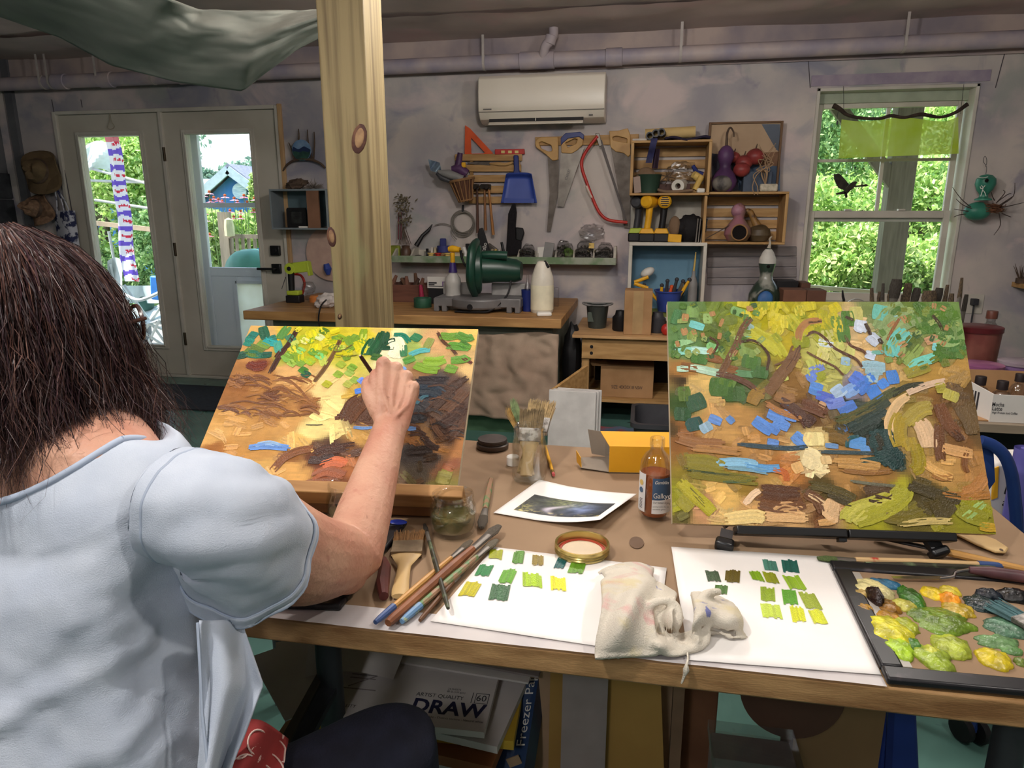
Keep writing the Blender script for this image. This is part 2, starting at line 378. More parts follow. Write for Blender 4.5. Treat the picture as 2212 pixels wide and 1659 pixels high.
for z in(1.72,1.02,0.32):
 h=MB();h.cyl((-3.549,D-0.022,z-0.05),(-3.549,D-0.022,z+0.05),0.008,n=8);h.bx(-3.566,-3.55,D-0.019,D-0.015,z-0.05,z+0.05);h.build('hinge',m_hinge,d2)
db=MB();q=W(597,541);db.bx(q.x-0.036,q.x+0.036,D-0.03,D+0.004,q.z-0.036,q.z+0.036);db.cyl((q.x,D-0.036,q.z),(q.x,D-0.03,q.z),0.02);db.build('deadbolt',m_blk,d2,bevel=0.004)
q=W(599,580);lv=MB();lv.bx(q.x-0.036,q.x+0.036,D-0.022,D+0.004,q.z-0.036,q.z+0.036);lv.cyl((q.x,D-0.06,q.z),(q.x,D-0.022,q.z),0.012);lv.bx(q.x-0.135,q.x+0.01,D-0.066,D-0.05,q.z-0.009,q.z+0.009)
lv.build('lever',m_blk,d2,bevel=0.004)
lp=MB();a=W(237,243,0.004);lp.tube(smooth_path([a,W(236,262,.006),W(232,275,.006),W(240,279,.006),W(247,273,.006),W(241,262,.006),a],5),0.0022,5)
one(lp,'string_loop',mat('pale_string',(170,160,140),0.9),'pale string loop hanging from the top of the left door frame','string')
# storm door beyond door_2
m_storm=mat('storm_door_paint',(232,238,242),0.4,c2=(222,228,236),scale=3)
sd=thing('door_3','pale storm door with a mid rail and pet flap seen through the right glass door',None,(-3.1,D+0.2,0.02),kind='structure')
b=MB();Y0,Y1=D+0.20,D+0.235
b.bx(-3.60,-3.42,Y0,Y1,0.03,2.03);b.bx(-2.86,-2.66,Y0,Y1,0.03,2.03);b.bx(-3.42,-2.86,Y0,Y1,1.90,2.03);b.bx(-3.42,-2.86,Y0,Y1,1.335,1.37)
b.bx(-3.42,-2.86,Y0,Y1,0.03,0.16);b.bx(-3.42,-3.19,Y0+.006,Y1-.006,0.16,0.80);b.bx(-3.19,-2.86,Y0+.006,Y1-.006,0.745,0.80);b.bx(-3.19,-2.86,Y0+.006,Y1-.006,0.16,0.19);b.bx(-2.89,-2.86,Y0+.006,Y1-.006,0.19,0.745);b.bx(-3.42,-2.86,Y0,Y1,0.80,0.87);b.build('frame',m_storm,sd,bevel=0.003)
MB().bx(-3.42,-2.86,Y0+.015,Y0+.018,0.87,1.335).build('pane',pane,sd);MB().bx(-3.42,-2.86,Y0+.015,Y0+.018,1.37,1.90).build('pane',pane,sd)
fl=MB();fl.bx(-3.20,-2.88,Y0-0.012,Y0+.006,0.745,0.765);fl.bx(-3.22,-3.19,Y0-0.012,Y0+.006,0.18,0.765);fl.build('pet_flap_frame',m_storm,sd)
MB().bx(-3.19,-2.89,Y0-0.004,Y0+.004,0.19,0.745).build('pet_flap',mat('milky_flap',(240,240,232),0.4,c2=(226,224,212),scale=6,translucent=0.7),sd)
# ----------------------------------------------------------------- window
wn=thing('window_1','white double-hung window with mullions looking onto green shrubs',None,((WX0+WX1)/2,D,WZ0),kind='structure')
j=MB();t=0.02
for(a0,a1,c0,c1)in((WX0,WX0+t,WZ0,WZ1),(WX1-t,WX1,WZ0,WZ1),(WX0,WX1,WZ1-t,WZ1),(WX0,WX1,WZ0,WZ0+t)):j.bx(a0,a1,D-0.012,D+0.15,c0,c1)
j.build('jamb',m_white,wn,bevel=0.003)
MB().bx(WX0+t,WX1-t,D+0.08,D+0.15,1.965,WZ1-t).build('head_liner',mat('greenish_white',(170,178,158),0.5),wn)
def sash(yA,x0,x1,z0,z1,st,rail_b,rail_t,mull,hbar):
 s=MB();s.bx(x0,x0+st,yA,yA+0.03,z0,z1);s.bx(x1-st,x1,yA,yA+0.03,z0,z1);s.bx(x0+st,x1-st,yA,yA+0.03,z0,z0+rail_b);s.bx(x0+st,x1-st,yA,yA+0.03,z1-rail_t,z1)
 if mull:s.bx((x0+x1)/2-0.011,(x0+x1)/2+0.011,yA+0.004,yA+0.026,z0+rail_b,z1-rail_t)
 if hbar:s.bx(x0+st,x1-st,yA+0.005,yA+0.025,hbar-0.009,hbar+0.009)
 o=s.build('sash',m_white,wn,bevel=0.003)
 MB().bx(x0+st,x1-st,yA+0.013,yA+0.016,z0+rail_b,z1-rail_t).build('pane',pane,o)
X0,X1=WX0+t+0.012,WX1-t-0.012
sash(D+0.095,X0,X1,1.235,1.965,0.034,0.045,0.03,True,1.62)
sash(D+0.06,X0+.004,X1-.004,WZ0+t,1.305,0.036,0.055,0.045,False,None)
lk=MB();
for x in(1.30,1.62):lk.bx(x-0.02,x+0.02,D+0.052,D+0.085,1.305,1.316)
lk.build('sash_lock',m_white,wn)
st=MB();st.bx(WX0-0.03,WX1+0.03,D-0.05,D+0.06,WZ0-0.02,WZ0);struct(st,'trim_9',m_white,bevel=0.004)
# ----------------------------------------------------------------- ceiling pipe
m_pipe=mat('painted_pipe',(186,170,166),0.55,c2=(150,142,156),scale=5,lo=0.35,hi=0.65)
pp=thing('drain_pipe','painted drain pipe running below the ceiling along the back wall','pipe',(0,D-0.14,2.24))
R_=0.047;yp=D-0.13
def pipe_z(x):return 2.225+(x+4.9)*0.0045
MB().cyl((XL,yp,pipe_z(XL)),(XR,yp,pipe_z(XR)),R_,n=24).build('pipe_run',m_pipe,pp)
for px,wd in((130,.10),(230,.10),(1160,.22),(1325,.10),(400,.09)):
 x=aty(px,170,yp).x;c=MB();c.lathe([(R_,-wd/2-.004),(R_+.007,-wd/2),(R_+.007,wd/2),(R_,wd/2+.004)],(x,yp,pipe_z(x)),(1,0,0));c.build('coupling',m_pipe,pp)
x=aty(1190,140,yp).x;z=pipe_z(x)
el=MB();el.tube(smooth_path([(x-0.05,yp-0.02,z),(x-0.03,yp-0.05,z+0.07),(x+0.0,yp-0.05,z+0.10),(x+0.02,yp-0.04,z+0.14),(x+0.015,yp-0.04,z+0.22)],6),0.030,16)
el.lathe([(.034,-.02),(.037,-.018),(.037,.03),(.034,.032)],(x+0.0,yp-0.05,z+0.10),(0.3,0,1),16);el.build('branch_elbow',m_pipe,pp)
m_strap=mat('pale_strap',(188,178,172),0.6)
for px,top in((92,2.44),(110,2.43),(215,2.44),(1047,2.40),(1468,2.42),(1944,2.43),(330,2.42)):
 x=aty(px,150,yp).x;c=MB();c.bx(x-0.008,x+0.008,yp-R_-0.003,yp-R_-0.0005,pipe_z(x)-0.02,top);c.lathe([(R_,-.008),(R_+.003,-.008),(R_+.003,.008),(R_,.008)],(x,yp,pipe_z(x)),(1,0,0));c.build('hanger_strap',m_strap,pp)
 # ----------------------------------------------------------------- air conditioner
m_acw=mat('ac_plastic',(226,216,200),0.35,c2=(218,208,192),scale=2,spec=0.5)
x0,x1=W(1047,200).x,W(1311,200).x;zt,zb=2.155,1.868
ac=thing('air_conditioner','white wall-mounted split air conditioner with open louver above the saws','air conditioner',((x0+x1)/2,D,zb))
prof=[(0,zt),(-.17,zt),(-.195,zt-.02),(-.205,zt-.09),(-.205,zt-.19),(-.196,zt-.225),(-.16,zb+.02),(-.10,zb),(0,zb)]
b=MB();vs=[(x,D+p[0],p[1])for x in(x0,x1)for p in prof];k=len(prof)
b.add(vs,[tuple(range(k)),tuple(range(2*k-1,k-1,-1))]+[((i+1)%k,i,k+i,k+(i+1)%k)for i in range(k)]);b.build('body',m_acw,ac,0.5,bevel=0.006)
MB().bx(x0+0.002,x1-.002,D-.2035,D-.2,zt-.226,zt-.222).build('seam',mat('ac_shadow_gap',(120,112,104),0.6),ac)
b=MB();R=RM(x=-0.35);b.box(((x0+x1)/2-.035,D-.155,zb+.03),(.62,.012,.07),R);b.build('vent_opening',mat('dark_vent',(48,46,46),0.8),ac)
b=MB();b.box(((x0+x1)/2-.035,D-.165,zb+.002),(.62,.075,.007),RM(x=0.5));b.build('louver',m_acw,ac,bevel=0.003)
MB().bx((x0+x1)/2-.037,(x0+x1)/2-.033,D-.17,D-.15,zb+.005,zb+.05).build('divider',m_acw,ac)
MB().bx(x1-.10,x1-.075,D-.182,D-.176,zb+.028,zb+.036).build('indicator',mat('grey_print',(110,105,100),0.6),ac)
MB().bx(x0+.035,x0+.09,D-.2065,D-.2055,zt-.212,zt-.205).build('maker_mark',mat('grey_print',0),ac)
# ----------------------------------------------------------------- floor mats
m_mat=mat('dark_mat',(40,44,50),0.85,c2=(28,31,36),scale=60,bump=0.4,bscale=200)
a,b_=atz(445,833,0.01),atz(345,880,0.01)
one(MB().bx(-3.75,-2.3,b_.y,a.y,0.001,0.012),'door_mat',m_mat,'dark grey door mat on the green floor before the right glass door','mat',bevel=0.004)
# ================================================================= OUTSIDE
m_leaf=vmat('leaf_green',0.5,0.3,translucent=0.35,jitter=0.2,jscale=3)
m_bark=mat('bark',(96,84,70),0.9,c2=(70,60,50),scale=14,stretch=(1,1,.3),bump=.5)
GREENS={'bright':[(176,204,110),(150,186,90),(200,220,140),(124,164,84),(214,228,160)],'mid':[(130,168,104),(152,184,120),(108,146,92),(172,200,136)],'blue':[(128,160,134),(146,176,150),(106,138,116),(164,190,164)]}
def leaves(mb,c,r,n,size,pal,aspect=0.5,up=0.4,shell=0.55,long=False):
 cols=[lin(q)for q in GREENS[pal]]
 p=rng.normal(size=(n,3));p/=np.linalg.norm(p,axis=1)[:,None];rad=shell+(1-shell)*rng.random(n)
 lump=np.array([1+0.25*mnoise.noise(V(q)*2.3+V(c))for q in p])
 p=p*(rad*lump)[:,None]*np.array(r)+np.array(c)
 d=rng.normal(size=(n,3));d[:,2]+=up;d/=np.linalg.norm(d,axis=1)[:,None]
 e=rng.normal(size=(n,3));e-=d*(e*d).sum(1)[:,None];e/=np.linalg.norm(e,axis=1)[:,None]
 L=size*(0.6+0.8*rng.random(n));a=p-d*L[:,None]/2;b=p+d*L[:,None]/2;wv=e*(L*aspect/2)[:,None]
 base=len(mb.v);vs=np.stack([a,p-wv,b,p+wv],1).reshape(-1,3)
 mb.v+=[tuple(x)for x in vs.tolist()];mb.f+=[(base+4*i,base+4*i+1,base+4*i+2,base+4*i+3)for i in range(n)]
 mb.c+=[cols[k]for k in rng.integers(0,len(cols),n)]
def shrub(name,label,cat,c,r,n,size,pal,group,trunk=True,aspect=.5,up=.4,lobes=3):
 e=thing(name,label,cat,(c[0],c[1],c[2]-r[2]),group)
 mb=MB();leaves(mb,c,r,n//2,size,pal,aspect,up)
 for k in range(lobes):
  o=(c[0]+random.uniform(-.6,.6)*r[0],c[1]+random.uniform(-.5,.3)*r[1],c[2]+random.uniform(-.3,.7)*r[2])
  leaves(mb,o,(r[0]*.55,r[1]*.55,r[2]*.5),n//(2*lobes),size,pal,aspect,up)
 mb.build('foliage',m_leaf,e,0)
 if trunk:
  t=MB()
  for k in range(3):t.tube(smooth_path([(c[0]+.1*k-.1,c[1],c[2]-r[2]-.3),(c[0]+random.uniform(-.2,.2)*r[0],c[1],c[2]-.2*r[2]),(c[0]+random.uniform(-.5,.5)*r[0],c[1],c[2]+.5*r[2])],4),[.05,.03,.012],6)
  t.build('stem',m_bark,e)
 return e
m_grass=mat('lawn',(120,150,74),0.9,c2=(86,116,56),scale=6,bump=.6,bscale=30)
gm=MB()
def gpt(u,v):
 x=-28+u*52;y=D+0.16+v*34;dist=max(0,y-D-2.5)
 h=-0.15+(dist*0.10 if x>-0.5 else 0.0)+0.06*fbm((x*.7,y*.7,0))
 return V((x,y,h))
gm.grid(gpt,60,40);struct(gm,'ground',m_grass)
struct(MB().bx(-7,-0.9,D+0.16,D+3.4,-0.16,-0.04),'deck',mat('grey_deck',(150,148,142),0.8,c2=(124,122,118),scale=4,stretch=(1,8,1)))
# shrubs and trees past the window
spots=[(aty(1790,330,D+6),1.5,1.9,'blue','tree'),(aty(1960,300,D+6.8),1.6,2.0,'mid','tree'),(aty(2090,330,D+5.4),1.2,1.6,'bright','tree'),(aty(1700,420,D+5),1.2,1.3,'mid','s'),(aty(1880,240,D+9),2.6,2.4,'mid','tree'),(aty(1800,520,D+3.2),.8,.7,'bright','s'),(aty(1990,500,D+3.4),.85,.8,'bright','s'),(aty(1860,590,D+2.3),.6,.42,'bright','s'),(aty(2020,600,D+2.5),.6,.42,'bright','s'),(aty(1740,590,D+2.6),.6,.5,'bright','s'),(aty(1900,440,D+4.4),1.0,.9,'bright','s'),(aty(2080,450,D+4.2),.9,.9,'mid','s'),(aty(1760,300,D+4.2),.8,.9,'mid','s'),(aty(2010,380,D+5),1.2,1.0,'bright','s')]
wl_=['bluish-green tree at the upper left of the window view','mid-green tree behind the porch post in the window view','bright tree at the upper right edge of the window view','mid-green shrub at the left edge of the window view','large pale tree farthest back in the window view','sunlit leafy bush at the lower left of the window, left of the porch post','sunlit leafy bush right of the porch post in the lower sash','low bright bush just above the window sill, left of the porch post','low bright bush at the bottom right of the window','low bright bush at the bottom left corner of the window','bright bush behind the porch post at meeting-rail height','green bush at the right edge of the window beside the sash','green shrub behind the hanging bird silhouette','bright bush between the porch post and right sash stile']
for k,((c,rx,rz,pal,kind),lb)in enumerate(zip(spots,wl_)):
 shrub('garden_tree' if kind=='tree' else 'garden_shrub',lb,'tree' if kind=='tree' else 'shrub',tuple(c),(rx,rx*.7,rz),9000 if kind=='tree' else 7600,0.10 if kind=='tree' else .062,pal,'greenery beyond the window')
gb=MB()
for k in range(5200):
 p=aty(random.uniform(1690,2120),600,D+random.uniform(1.5,4.0));x,y=p.x,p.y;h=random.uniform(.25,.6);dx,dy=random.uniform(-.12,.12),random.uniform(-.1,.1)
 gb.col=lin(random.choice([(150,186,84),(172,204,110),(118,158,66),(196,214,140)]));z0=-.15+max(0,y-D-2.5)*.1
 gb.add([(x-.007,y,z0),(x+.007,y,z0),(x+dx*.5+.005,y+dy*.5,z0+h*.6),(x+dx,y+dy,z0+h),(x+dx*.5-.005,y+dy*.5,z0+h*.6)],[(0,1,2,3,4)])
tag(gb.build('tall_grass',m_leaf,None,0),'tall sunlit grass below the window','grass',kind='stuff')
# porch post, beam and diagonal brace outside the window
m_porch=mat('porch_wood',(132,124,106),0.8,c2=(108,100,84),scale=6,stretch=(6,6,.6))
yp_=D+1.35;a,b_=aty(1903,640,yp_),aty(1958,300,yp_)
px0=aty(1901,560,yp_).x;px1=aty(1955,560,yp_).x
po=thing('porch_post','square wooden porch post with diagonal brace outside the window','post',((px0+px1)/2,yp_,-0.1))
MB().bx(px0,px1,yp_,yp_+.14,-0.3,2.6).build('shaft',m_porch,po,bevel=.006)
MB().bar(aty(1945,415,yp_+.03),aty(1800,235,yp_+.03)+V((0,0,.05)),.11,.05,(0,0,1)).build('brace',m_porch,po)
struct(MB().bx(-2.6,4.2,D+.16,D+1.55,2.62,2.70),'porch_shade_roof',m_porch)  # unseen roof slab, added to keep the sun off the porch post
one(MB().bx(aty(1700,220,yp_).x-.4,px1+1.2,yp_+.142,yp_+.28,aty(1800,205,yp_).z,aty(1800,205,yp_).z+.18),'porch_beam',m_porch,'horizontal porch beam above the brace outside the window','beam')
one(MB().bar(aty(1690,615,D+1.5),aty(2120,650,D+1.5),.035,.06),'porch_rail',mat('pale_rail',(214,200,168),.7),'pale wooden rail low outside the window','rail')
# left glass door: garden, trellis, rails
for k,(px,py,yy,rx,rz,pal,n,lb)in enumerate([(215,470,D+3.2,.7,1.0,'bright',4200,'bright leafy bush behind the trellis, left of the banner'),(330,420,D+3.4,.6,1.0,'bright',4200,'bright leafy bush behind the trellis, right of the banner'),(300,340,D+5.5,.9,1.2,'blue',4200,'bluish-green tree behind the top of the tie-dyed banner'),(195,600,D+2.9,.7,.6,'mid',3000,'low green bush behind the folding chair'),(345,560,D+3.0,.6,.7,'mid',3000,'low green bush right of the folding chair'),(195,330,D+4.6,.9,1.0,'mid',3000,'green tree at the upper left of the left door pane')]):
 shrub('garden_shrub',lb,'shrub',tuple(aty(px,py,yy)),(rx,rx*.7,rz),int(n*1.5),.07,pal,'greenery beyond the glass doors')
m_pole=mat('grey_pole',(176,178,174),.6)
tr=thing('garden_trellis','grey pole trellis in the garden behind the left glass door','trellis',aty(260,640,D+2.4))
for pts in([(172,300),(215,600)],[(258,330),(290,560)],[(310,355),(345,620)],[(200,365),(330,400)],[(205,432),(335,452)],[(185,390),(360,395)],[(235,500),(255,610)]):
 MB().tube([aty(*pts[0],D+2.4+random.uniform(-.05,.05)),aty(*pts[1],D+2.4)],.016,8).build('pole',m_pole,tr)
one(MB().bar(aty(190,480,D+2.0),aty(365,500,D+2.0),.05,.03),'deck_rail',mat('tan_rail',(190,166,136),.7),'tan wooden deck rail behind the tie-dyed banner','rail')
wh=MB();wh.grid(lambda u,v:aty(175+u*75,322+v*60-18*math.sin(u*3.1),D+2.5+.12*math.sin(u*5+v*4)),16,8)
one(wh,'row_cover',mat('white_netting',(222,230,232),.8,translucent=.4),'white netting draped over the garden trellis','netting')
# tie-dyed banner (windsock) hanging just outside the left pane
def banner():
 bt,bb=aty(240,294,D+.35),aty(287,608,D+.35);Hh=bt.z-bb.z;wd=.128;N=110
 e=thing('wind_banner','purple and white tie-dyed banner with red marks hanging behind the left door','banner',bb)
 mb=MB();nx=24
 def colr(u,v):
  s=v*9.6;k=s%1.0;wob=.05*math.sin(u*9+int(s)*2)
  edge=abs(k-.5+wob);lim=.36-.12*(abs(u-.5)*2)**3
  c=(246,240,248)if edge<lim else(122,96,208)
  if edge<.09+.05*fbm((u*14,int(s)*3.1,1))and u>.28+.25*((int(s)*7)%3)/3 and edge<.13 and fbm((u*20,s*6,5))>-.25:c=(224,60,84)
  if v<.035:c=(222,130,140)
  return lin(c)
 vs=[];
 for j in range(N+1):
  for i in range(nx+1):
   u,v=i/nx,j/N;wide=wd*(1+.12*v)
   vs.append((bt.x+(bb.x-bt.x)*v+(u-.5)*wide,D+.35+.018*math.sin(u*6.3+v*5)+.01*math.sin(v*14),bt.z-Hh*v))
 mb.add(vs,[])
 for j in range(N):
  for i in range(nx):
   a=j*(nx+1)+i;mb.f.append((a,a+1,a+nx+2,a+nx+1));mb.c.append(colr((i+.5)/nx,(j+.5)/N))
 mb.build('cloth',vmat('tie_dye_cloth',.8,.1,translucent=.5,jitter=.06),e,0)
 MB().tube([(bt.x-.07,D+.35,bt.z),(bt.x+.07,D+.35,bt.z)],.006,6).build('hoop',m_pole,e)
 MB().tube([(bt.x,D+.35,bt.z),(bt.x,D+.35,2.35)],.0015,4).build('cord',m_pole,e)
banner()
# folding camp chair on the deck
cc=thing('camp_chair','pale folding camp chair with blue bag seen through the left glass door','chair',atz(300,735,-.04))
m_tubw=mat('white_tube',(206,214,214),.4);m_cvs=mat('pale_canvas',(214,222,220),.8,c2=(180,194,192),scale=8)
yc=D+.75
P=lambda x,y,d=0:aty(x,y,yc+d)
for pts in([(238,570),(275,730)],[(268,615),(360,745)],[(350,660),(290,745)],[(345,690),(318,745)],[(268,690),(352,745)],[(352,600),(356,740)],[(300,690),(360,715)]):
 MB().tube([P(*pts[0]),P(*pts[1],.15)],.012,8).build('leg',m_tubw,cc)
s_=MB();s_.grid(lambda u,v:P(275+u*72,690-v*34+10*math.sin(u*3.14),.35*v),10,8);s_.build('seat',m_cvs,cc)
s_=MB();s_.grid(lambda u,v:P(262+u*92,655-v*38,.02+.25*math.sin(u*3.14)),12,6);s_.build('backrest',m_cvs,cc)
s_=MB();s_.grid(lambda u,v:P(232+u*32,650-v*86-8*math.sin(u*3),-.02+.05*math.sin(u*3.14)),6,8);s_.build('side_panel',m_cvs,cc)
MB().tube(smooth_path([P(262,632),P(300,648,-.05),P(345,632)],6),.016,8).build('armrest',m_tubw,cc)
MB().ell(P(312,655,.3),(.1,.06,.08)).build('cushion',mat('dark_green_cloth',(70,110,100),.9),cc)
one(MB().box(P(337,622,.08),(.09,.05,.22),RM(y=.08)),'blue_bag',mat('blue_nylon',(62,140,226),.5),'bright blue bag hanging at the folding chair outside','bag',bevel=.015)
one(MB().lathe([(.0,0),(.10,0),(.13,.02),(.13,.2),(.10,.22),(.0,.22)],P(300,742,.4),(0,0,1),18),'plant_pot',mat('grey_pot',(126,134,138),.7),'grey pot on the deck beneath the folding chair','pot')
# blue shed with gable
ys=D+9.0;m_shed=mat('blue_siding',(62,118,186),.7,c2=(52,102,168),scale=3);m_roof=mat('slate_roof',(148,148,160),.9,c2=(122,122,136),scale=20);m_fas=mat('pale_fascia',(186,196,206),.6)
A,Lf=aty(503,366,ys),aty(424,436,ys);Rt=V((2*A.x-Lf.x,ys,Lf.z))
sh=thing('garden_shed','blue garden shed with gable roof and round vent behind the right glass door','shed',(A.x,ys,-.2))
MB().slab([A+V((0,0,-.08)),Lf+V((.1,0,-.05)),(Lf.x+.1,ys,-.3),(Rt.x-.1,ys,-.3),Rt+V((-.1,0,-.05))],(0,3.2,0)).build('siding',m_shed,sh)
for q in(Lf,Rt):
 dn=(q-A).normalized();e_=q+dn*.25
 r_=MB();r_.slab([A+V((0,-.18,.04)),e_+V((0,-.18,.04)),e_+V((0,3.4,.04)),A+V((0,3.4,.04))],(0,0,.07));r_.build('roof_slope',m_roof,sh)
 MB().bar(A+V((0,-.2,-.02)),e_+V((0,-.2,-.02)),.17,.04).build('fascia',m_fas,sh)
MB().cyl(aty(519,413,ys-.03),aty(519,413,ys-.03)+V((0,-.04,0)),.16,n=20).build('round_vent',mat('vent_white',(214,222,232),.6,c2=(150,170,200),scale=90,stretch=(.1,.1,1),wave=False),sh)
h2=thing('garden_outbuilding','low building with grey shingled roof left of the blue shed','building',(Lf.x-1.2,ys+.8,-.2))
MB().bx(Lf.x-3.5,Lf.x+.2,ys+.9,ys+3,-.3,aty(430,425,ys+.9).z).build('wall',m_shed,h2)
q0,q1=aty(430,392,ys+2.2),aty(430,428,ys+.7)
MB().slab([(Lf.x-3.6,q1 .y,q1 .z),(Lf.x+.4,q1 .y,q1 .z),(Lf.x+.4,q0 .y,q0 .z),(Lf.x-3.6,q0 .y,q0 .z)],(0,0,.06)).build('roof_slope',m_roof,h2)
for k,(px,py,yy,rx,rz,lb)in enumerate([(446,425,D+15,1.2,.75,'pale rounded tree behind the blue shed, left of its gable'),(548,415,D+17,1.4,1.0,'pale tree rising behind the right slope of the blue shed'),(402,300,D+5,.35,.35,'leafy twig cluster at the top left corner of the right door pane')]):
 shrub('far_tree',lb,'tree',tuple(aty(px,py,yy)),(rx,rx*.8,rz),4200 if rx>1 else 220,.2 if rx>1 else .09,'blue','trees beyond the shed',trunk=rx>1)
 # coneflowers and garden fence
m_pet=vmat('coneflower_petals',.6,.2,translucent=.3,jitter=.1)
fpos=[(440,422),(452,416),(472,432),(486,424),(506,430),(527,424),(455,434),(441,460),(497,456),(520,458),(548,456),(505,470),(453,508),(445,475),(520,470),(550,430),(462,428),(534,438),(480,436),(513,436)]
ORD='first second third fourth fifth sixth seventh eighth ninth tenth eleventh twelfth thirteenth'.split()
for k,(px,py)in enumerate(fpos):
 row=sorted(p for p in fpos if(p[1]<445)==(py<445));fl_=ORD[row.index((px,py))]+' pink coneflower from the left '+('above' if py<445 else 'below')+' the storm door rail'
 p=aty(px,py,D+1.9+.5*random.random());mb=MB();mb.color((196,110,60));mb.ell(p+V((0,0,.012)),(.016,.016,.014),nu=8,nv=5)
 mb.color(random.choice([(236,150,170),(240,170,190),(226,130,156)]))
 for a in range(9):
  an=a*.7;d=V((math.cos(an),math.sin(an),-.35));s2=V((-math.sin(an),math.cos(an),0))*.010;mb.add([p+s2*.5+d*.01,p-s2*.5+d*.01,p-s2+d*.045,p+d*.052,p+s2+d*.045],[(0,1,2,3,4)])
 e=thing('coneflower',fl_,'flower',p-V((0,0,.7)),'coneflowers behind the right door')
 mb.build('bloom',m_pet,e,0);MB().tube([p,p+V((random.uniform(-.04,.04),0,-.9))],.004,5).build('stalk',mat('stalk_green',(120,150,80),.7),e)
for(px,py,yy,rx,rz,n,lb)in[(470,530,D+2.6,.5,.38,3600,'bright flower-bed foliage left of the garden gatepost'),(540,520,D+2.8,.6,.36,3600,'bright flower-bed foliage behind the garden fence'),(425,560,D+2.4,.35,.45,2400,'bright foliage low at the left edge of the right door pane'),(552,430,D+2.6,.07,.30,500,'tall leafy stalk before the right slope of the shed')]:
 shrub('flower_bed',lb,'plant',tuple(aty(px,py,yy)),(rx,rx*.6,rz),n,.08,'bright','flower beds behind the right door',trunk=False)
m_fw=mat('fence_wood',(176,160,138),.8,c2=(146,132,112),scale=8,stretch=(4,4,.5))
yf=D+1.7
gp=one(MB().bx(aty(472,500,yf).x,aty(492,500,yf).x,yf,yf+.09,-.2,aty(480,458,yf).z),'gate_post',m_fw,'pale wooden garden gatepost behind the right glass door','post')
fe=thing('garden_fence','low pale picket fence beside the gatepost','fence',aty(530,570,yf))
MB().bar(aty(494,510,yf),aty(590,512,yf),.04,.03).build('rail',m_fw,fe)
for px in range(498,590,13):MB().bar(aty(px,513,yf+.02),aty(px+3,580,yf+.02)+V((0,0,-.3)),.03,.015,(1,0,0)).build('picket',m_fw,fe)
one(MB().lathe([(.0,.09),(.04,.07),(.05,0),(.05,-.09),(0,-.1)],aty(495,490,yf-.05),(0,0,1),10),'seed_feeder',mat('pale_yellow',(226,220,170),.6),'small pale yellow feeder on the garden gatepost','feeder')
tp=MB();cpt=aty(545,590,D+1.0);tp.ell(cpt,(.26,.2,.22),nu=20,nv=12,fn=lambda p:1+.06*fbm(p*3));one(tp,'covered_grill',mat('teal_tarp',(96,160,138),.5,c2=(74,134,116),scale=5),'round grill under a teal green cover on the deck','grill')
# ================================================================= BACK WALL: bench, shelf, tools, crates
def c4(x,y,off=0.0):return W(820+x*.2772,240+y*.2772,off)
def c5(x,y,off=0.0):return W(1340+x*.2532,240+y*.2532,off)
def c3(x,y,off=0.0):return W(380+x*.3135,200+y*.3135,off)
def sl(pts,f,off,th):return MB().slab([f(x,y,off)for x,y in pts],(0,-th,0))
def xz(pts,f,off):return[(f(x,y,off).x,f(x,y,off).z)for x,y in pts]
def plate(mb,outer,inner,f,off,th):return mb.ring(xz(outer,f,off),xz(inner,f,off),(0,D-off,0),(1,0,0),(0,0,1),th)
m_pine=mat('pine_board',(186,148,96),.6,c2=(158,120,72),scale=6,stretch=(1,6,6))
m_pineV=mat('pine_upright',(186,148,96),.6,c2=(156,118,72),scale=6,stretch=(6,6,1))
m_steel=mat('dull_steel',(126,120,112),.45,metal=.7,c2=(96,90,84),scale=10)
m_steelr=mat('worn_saw_steel',(112,104,96),.55,metal=.55,c2=(82,74,68),scale=14)
m_orange=mat('orange_plastic',(226,92,44),.45)
m_red=mat('red_paint',(190,52,42),.4,c2=(168,42,36),scale=20)
m_bluep=mat('blue_plastic',(58,80,160),.4,c2=(50,70,144),scale=6)
m_dblue=mat('dark_blue_plastic',(30,44,110),.4)
m_black=mat('black_plastic',(26,25,27),.5,c2=(20,19,21))
m_brown=mat('brown_cardboard',(170,132,92),.85,c2=(152,116,78),scale=7,bump=.1)
m_wht=mat('white_plastic',(224,220,212),.4,c2=(212,208,200),scale=6)
m_clear=glass('clear_plastic',(.92,.92,.92),.16,.2)
m_grey=mat('grey_plastic',(140,138,136),.5,c2=(124,122,120),scale=8)
m_dgrey=mat('dark_grey_plastic',(62,62,66),.5,c2=(50,50,54),scale=8)
m_purple=mat('purple_dye',(92,58,98),.5,c2=(66,40,74),scale=9)
m_yel=mat('yellow_plastic',(232,176,36),.45,c2=(214,156,28),scale=9)
m_lime=mat('lime_plastic',(176,196,60),.45)
m_green=mat('tool_green',(26,68,52),.35,c2=(20,54,42),scale=6,spec=.5)
m_tan=mat('tan_leather',(134,108,84),.8,c2=(108,86,66),scale=8)
m_twig=mat('twig_bark',(98,80,66),.9,c2=(70,56,46),scale=18,bump=.4)
m_gold=mat('paper_yellow',(222,190,110),.7)
# ---- orange triangle, red level
b=MB();plate(b,[(668,95),(892,336),(664,341)],[(712,205),(828,330),(716,333)],c4,.02,.006)
one(b,'set_square',m_orange,'orange triangular set square on the tool rack','square',smooth=0)
lv=thing('spirit_level','short red spirit level on the tool rack beside the orange square','level',c4(1018,338,.02))
sl([(903,299),(1131,296),(1133,337),(904,341)],c4,.015,.022).build('body',m_red,lv,bevel=.002)
for x in(962,1016,1068):sl([(x-14,308),(x+14,308),(x+14,328),(x-14,328)],c4,.0375,.002).build('vial',mat('vial_yellow',(226,206,130),.3),lv)
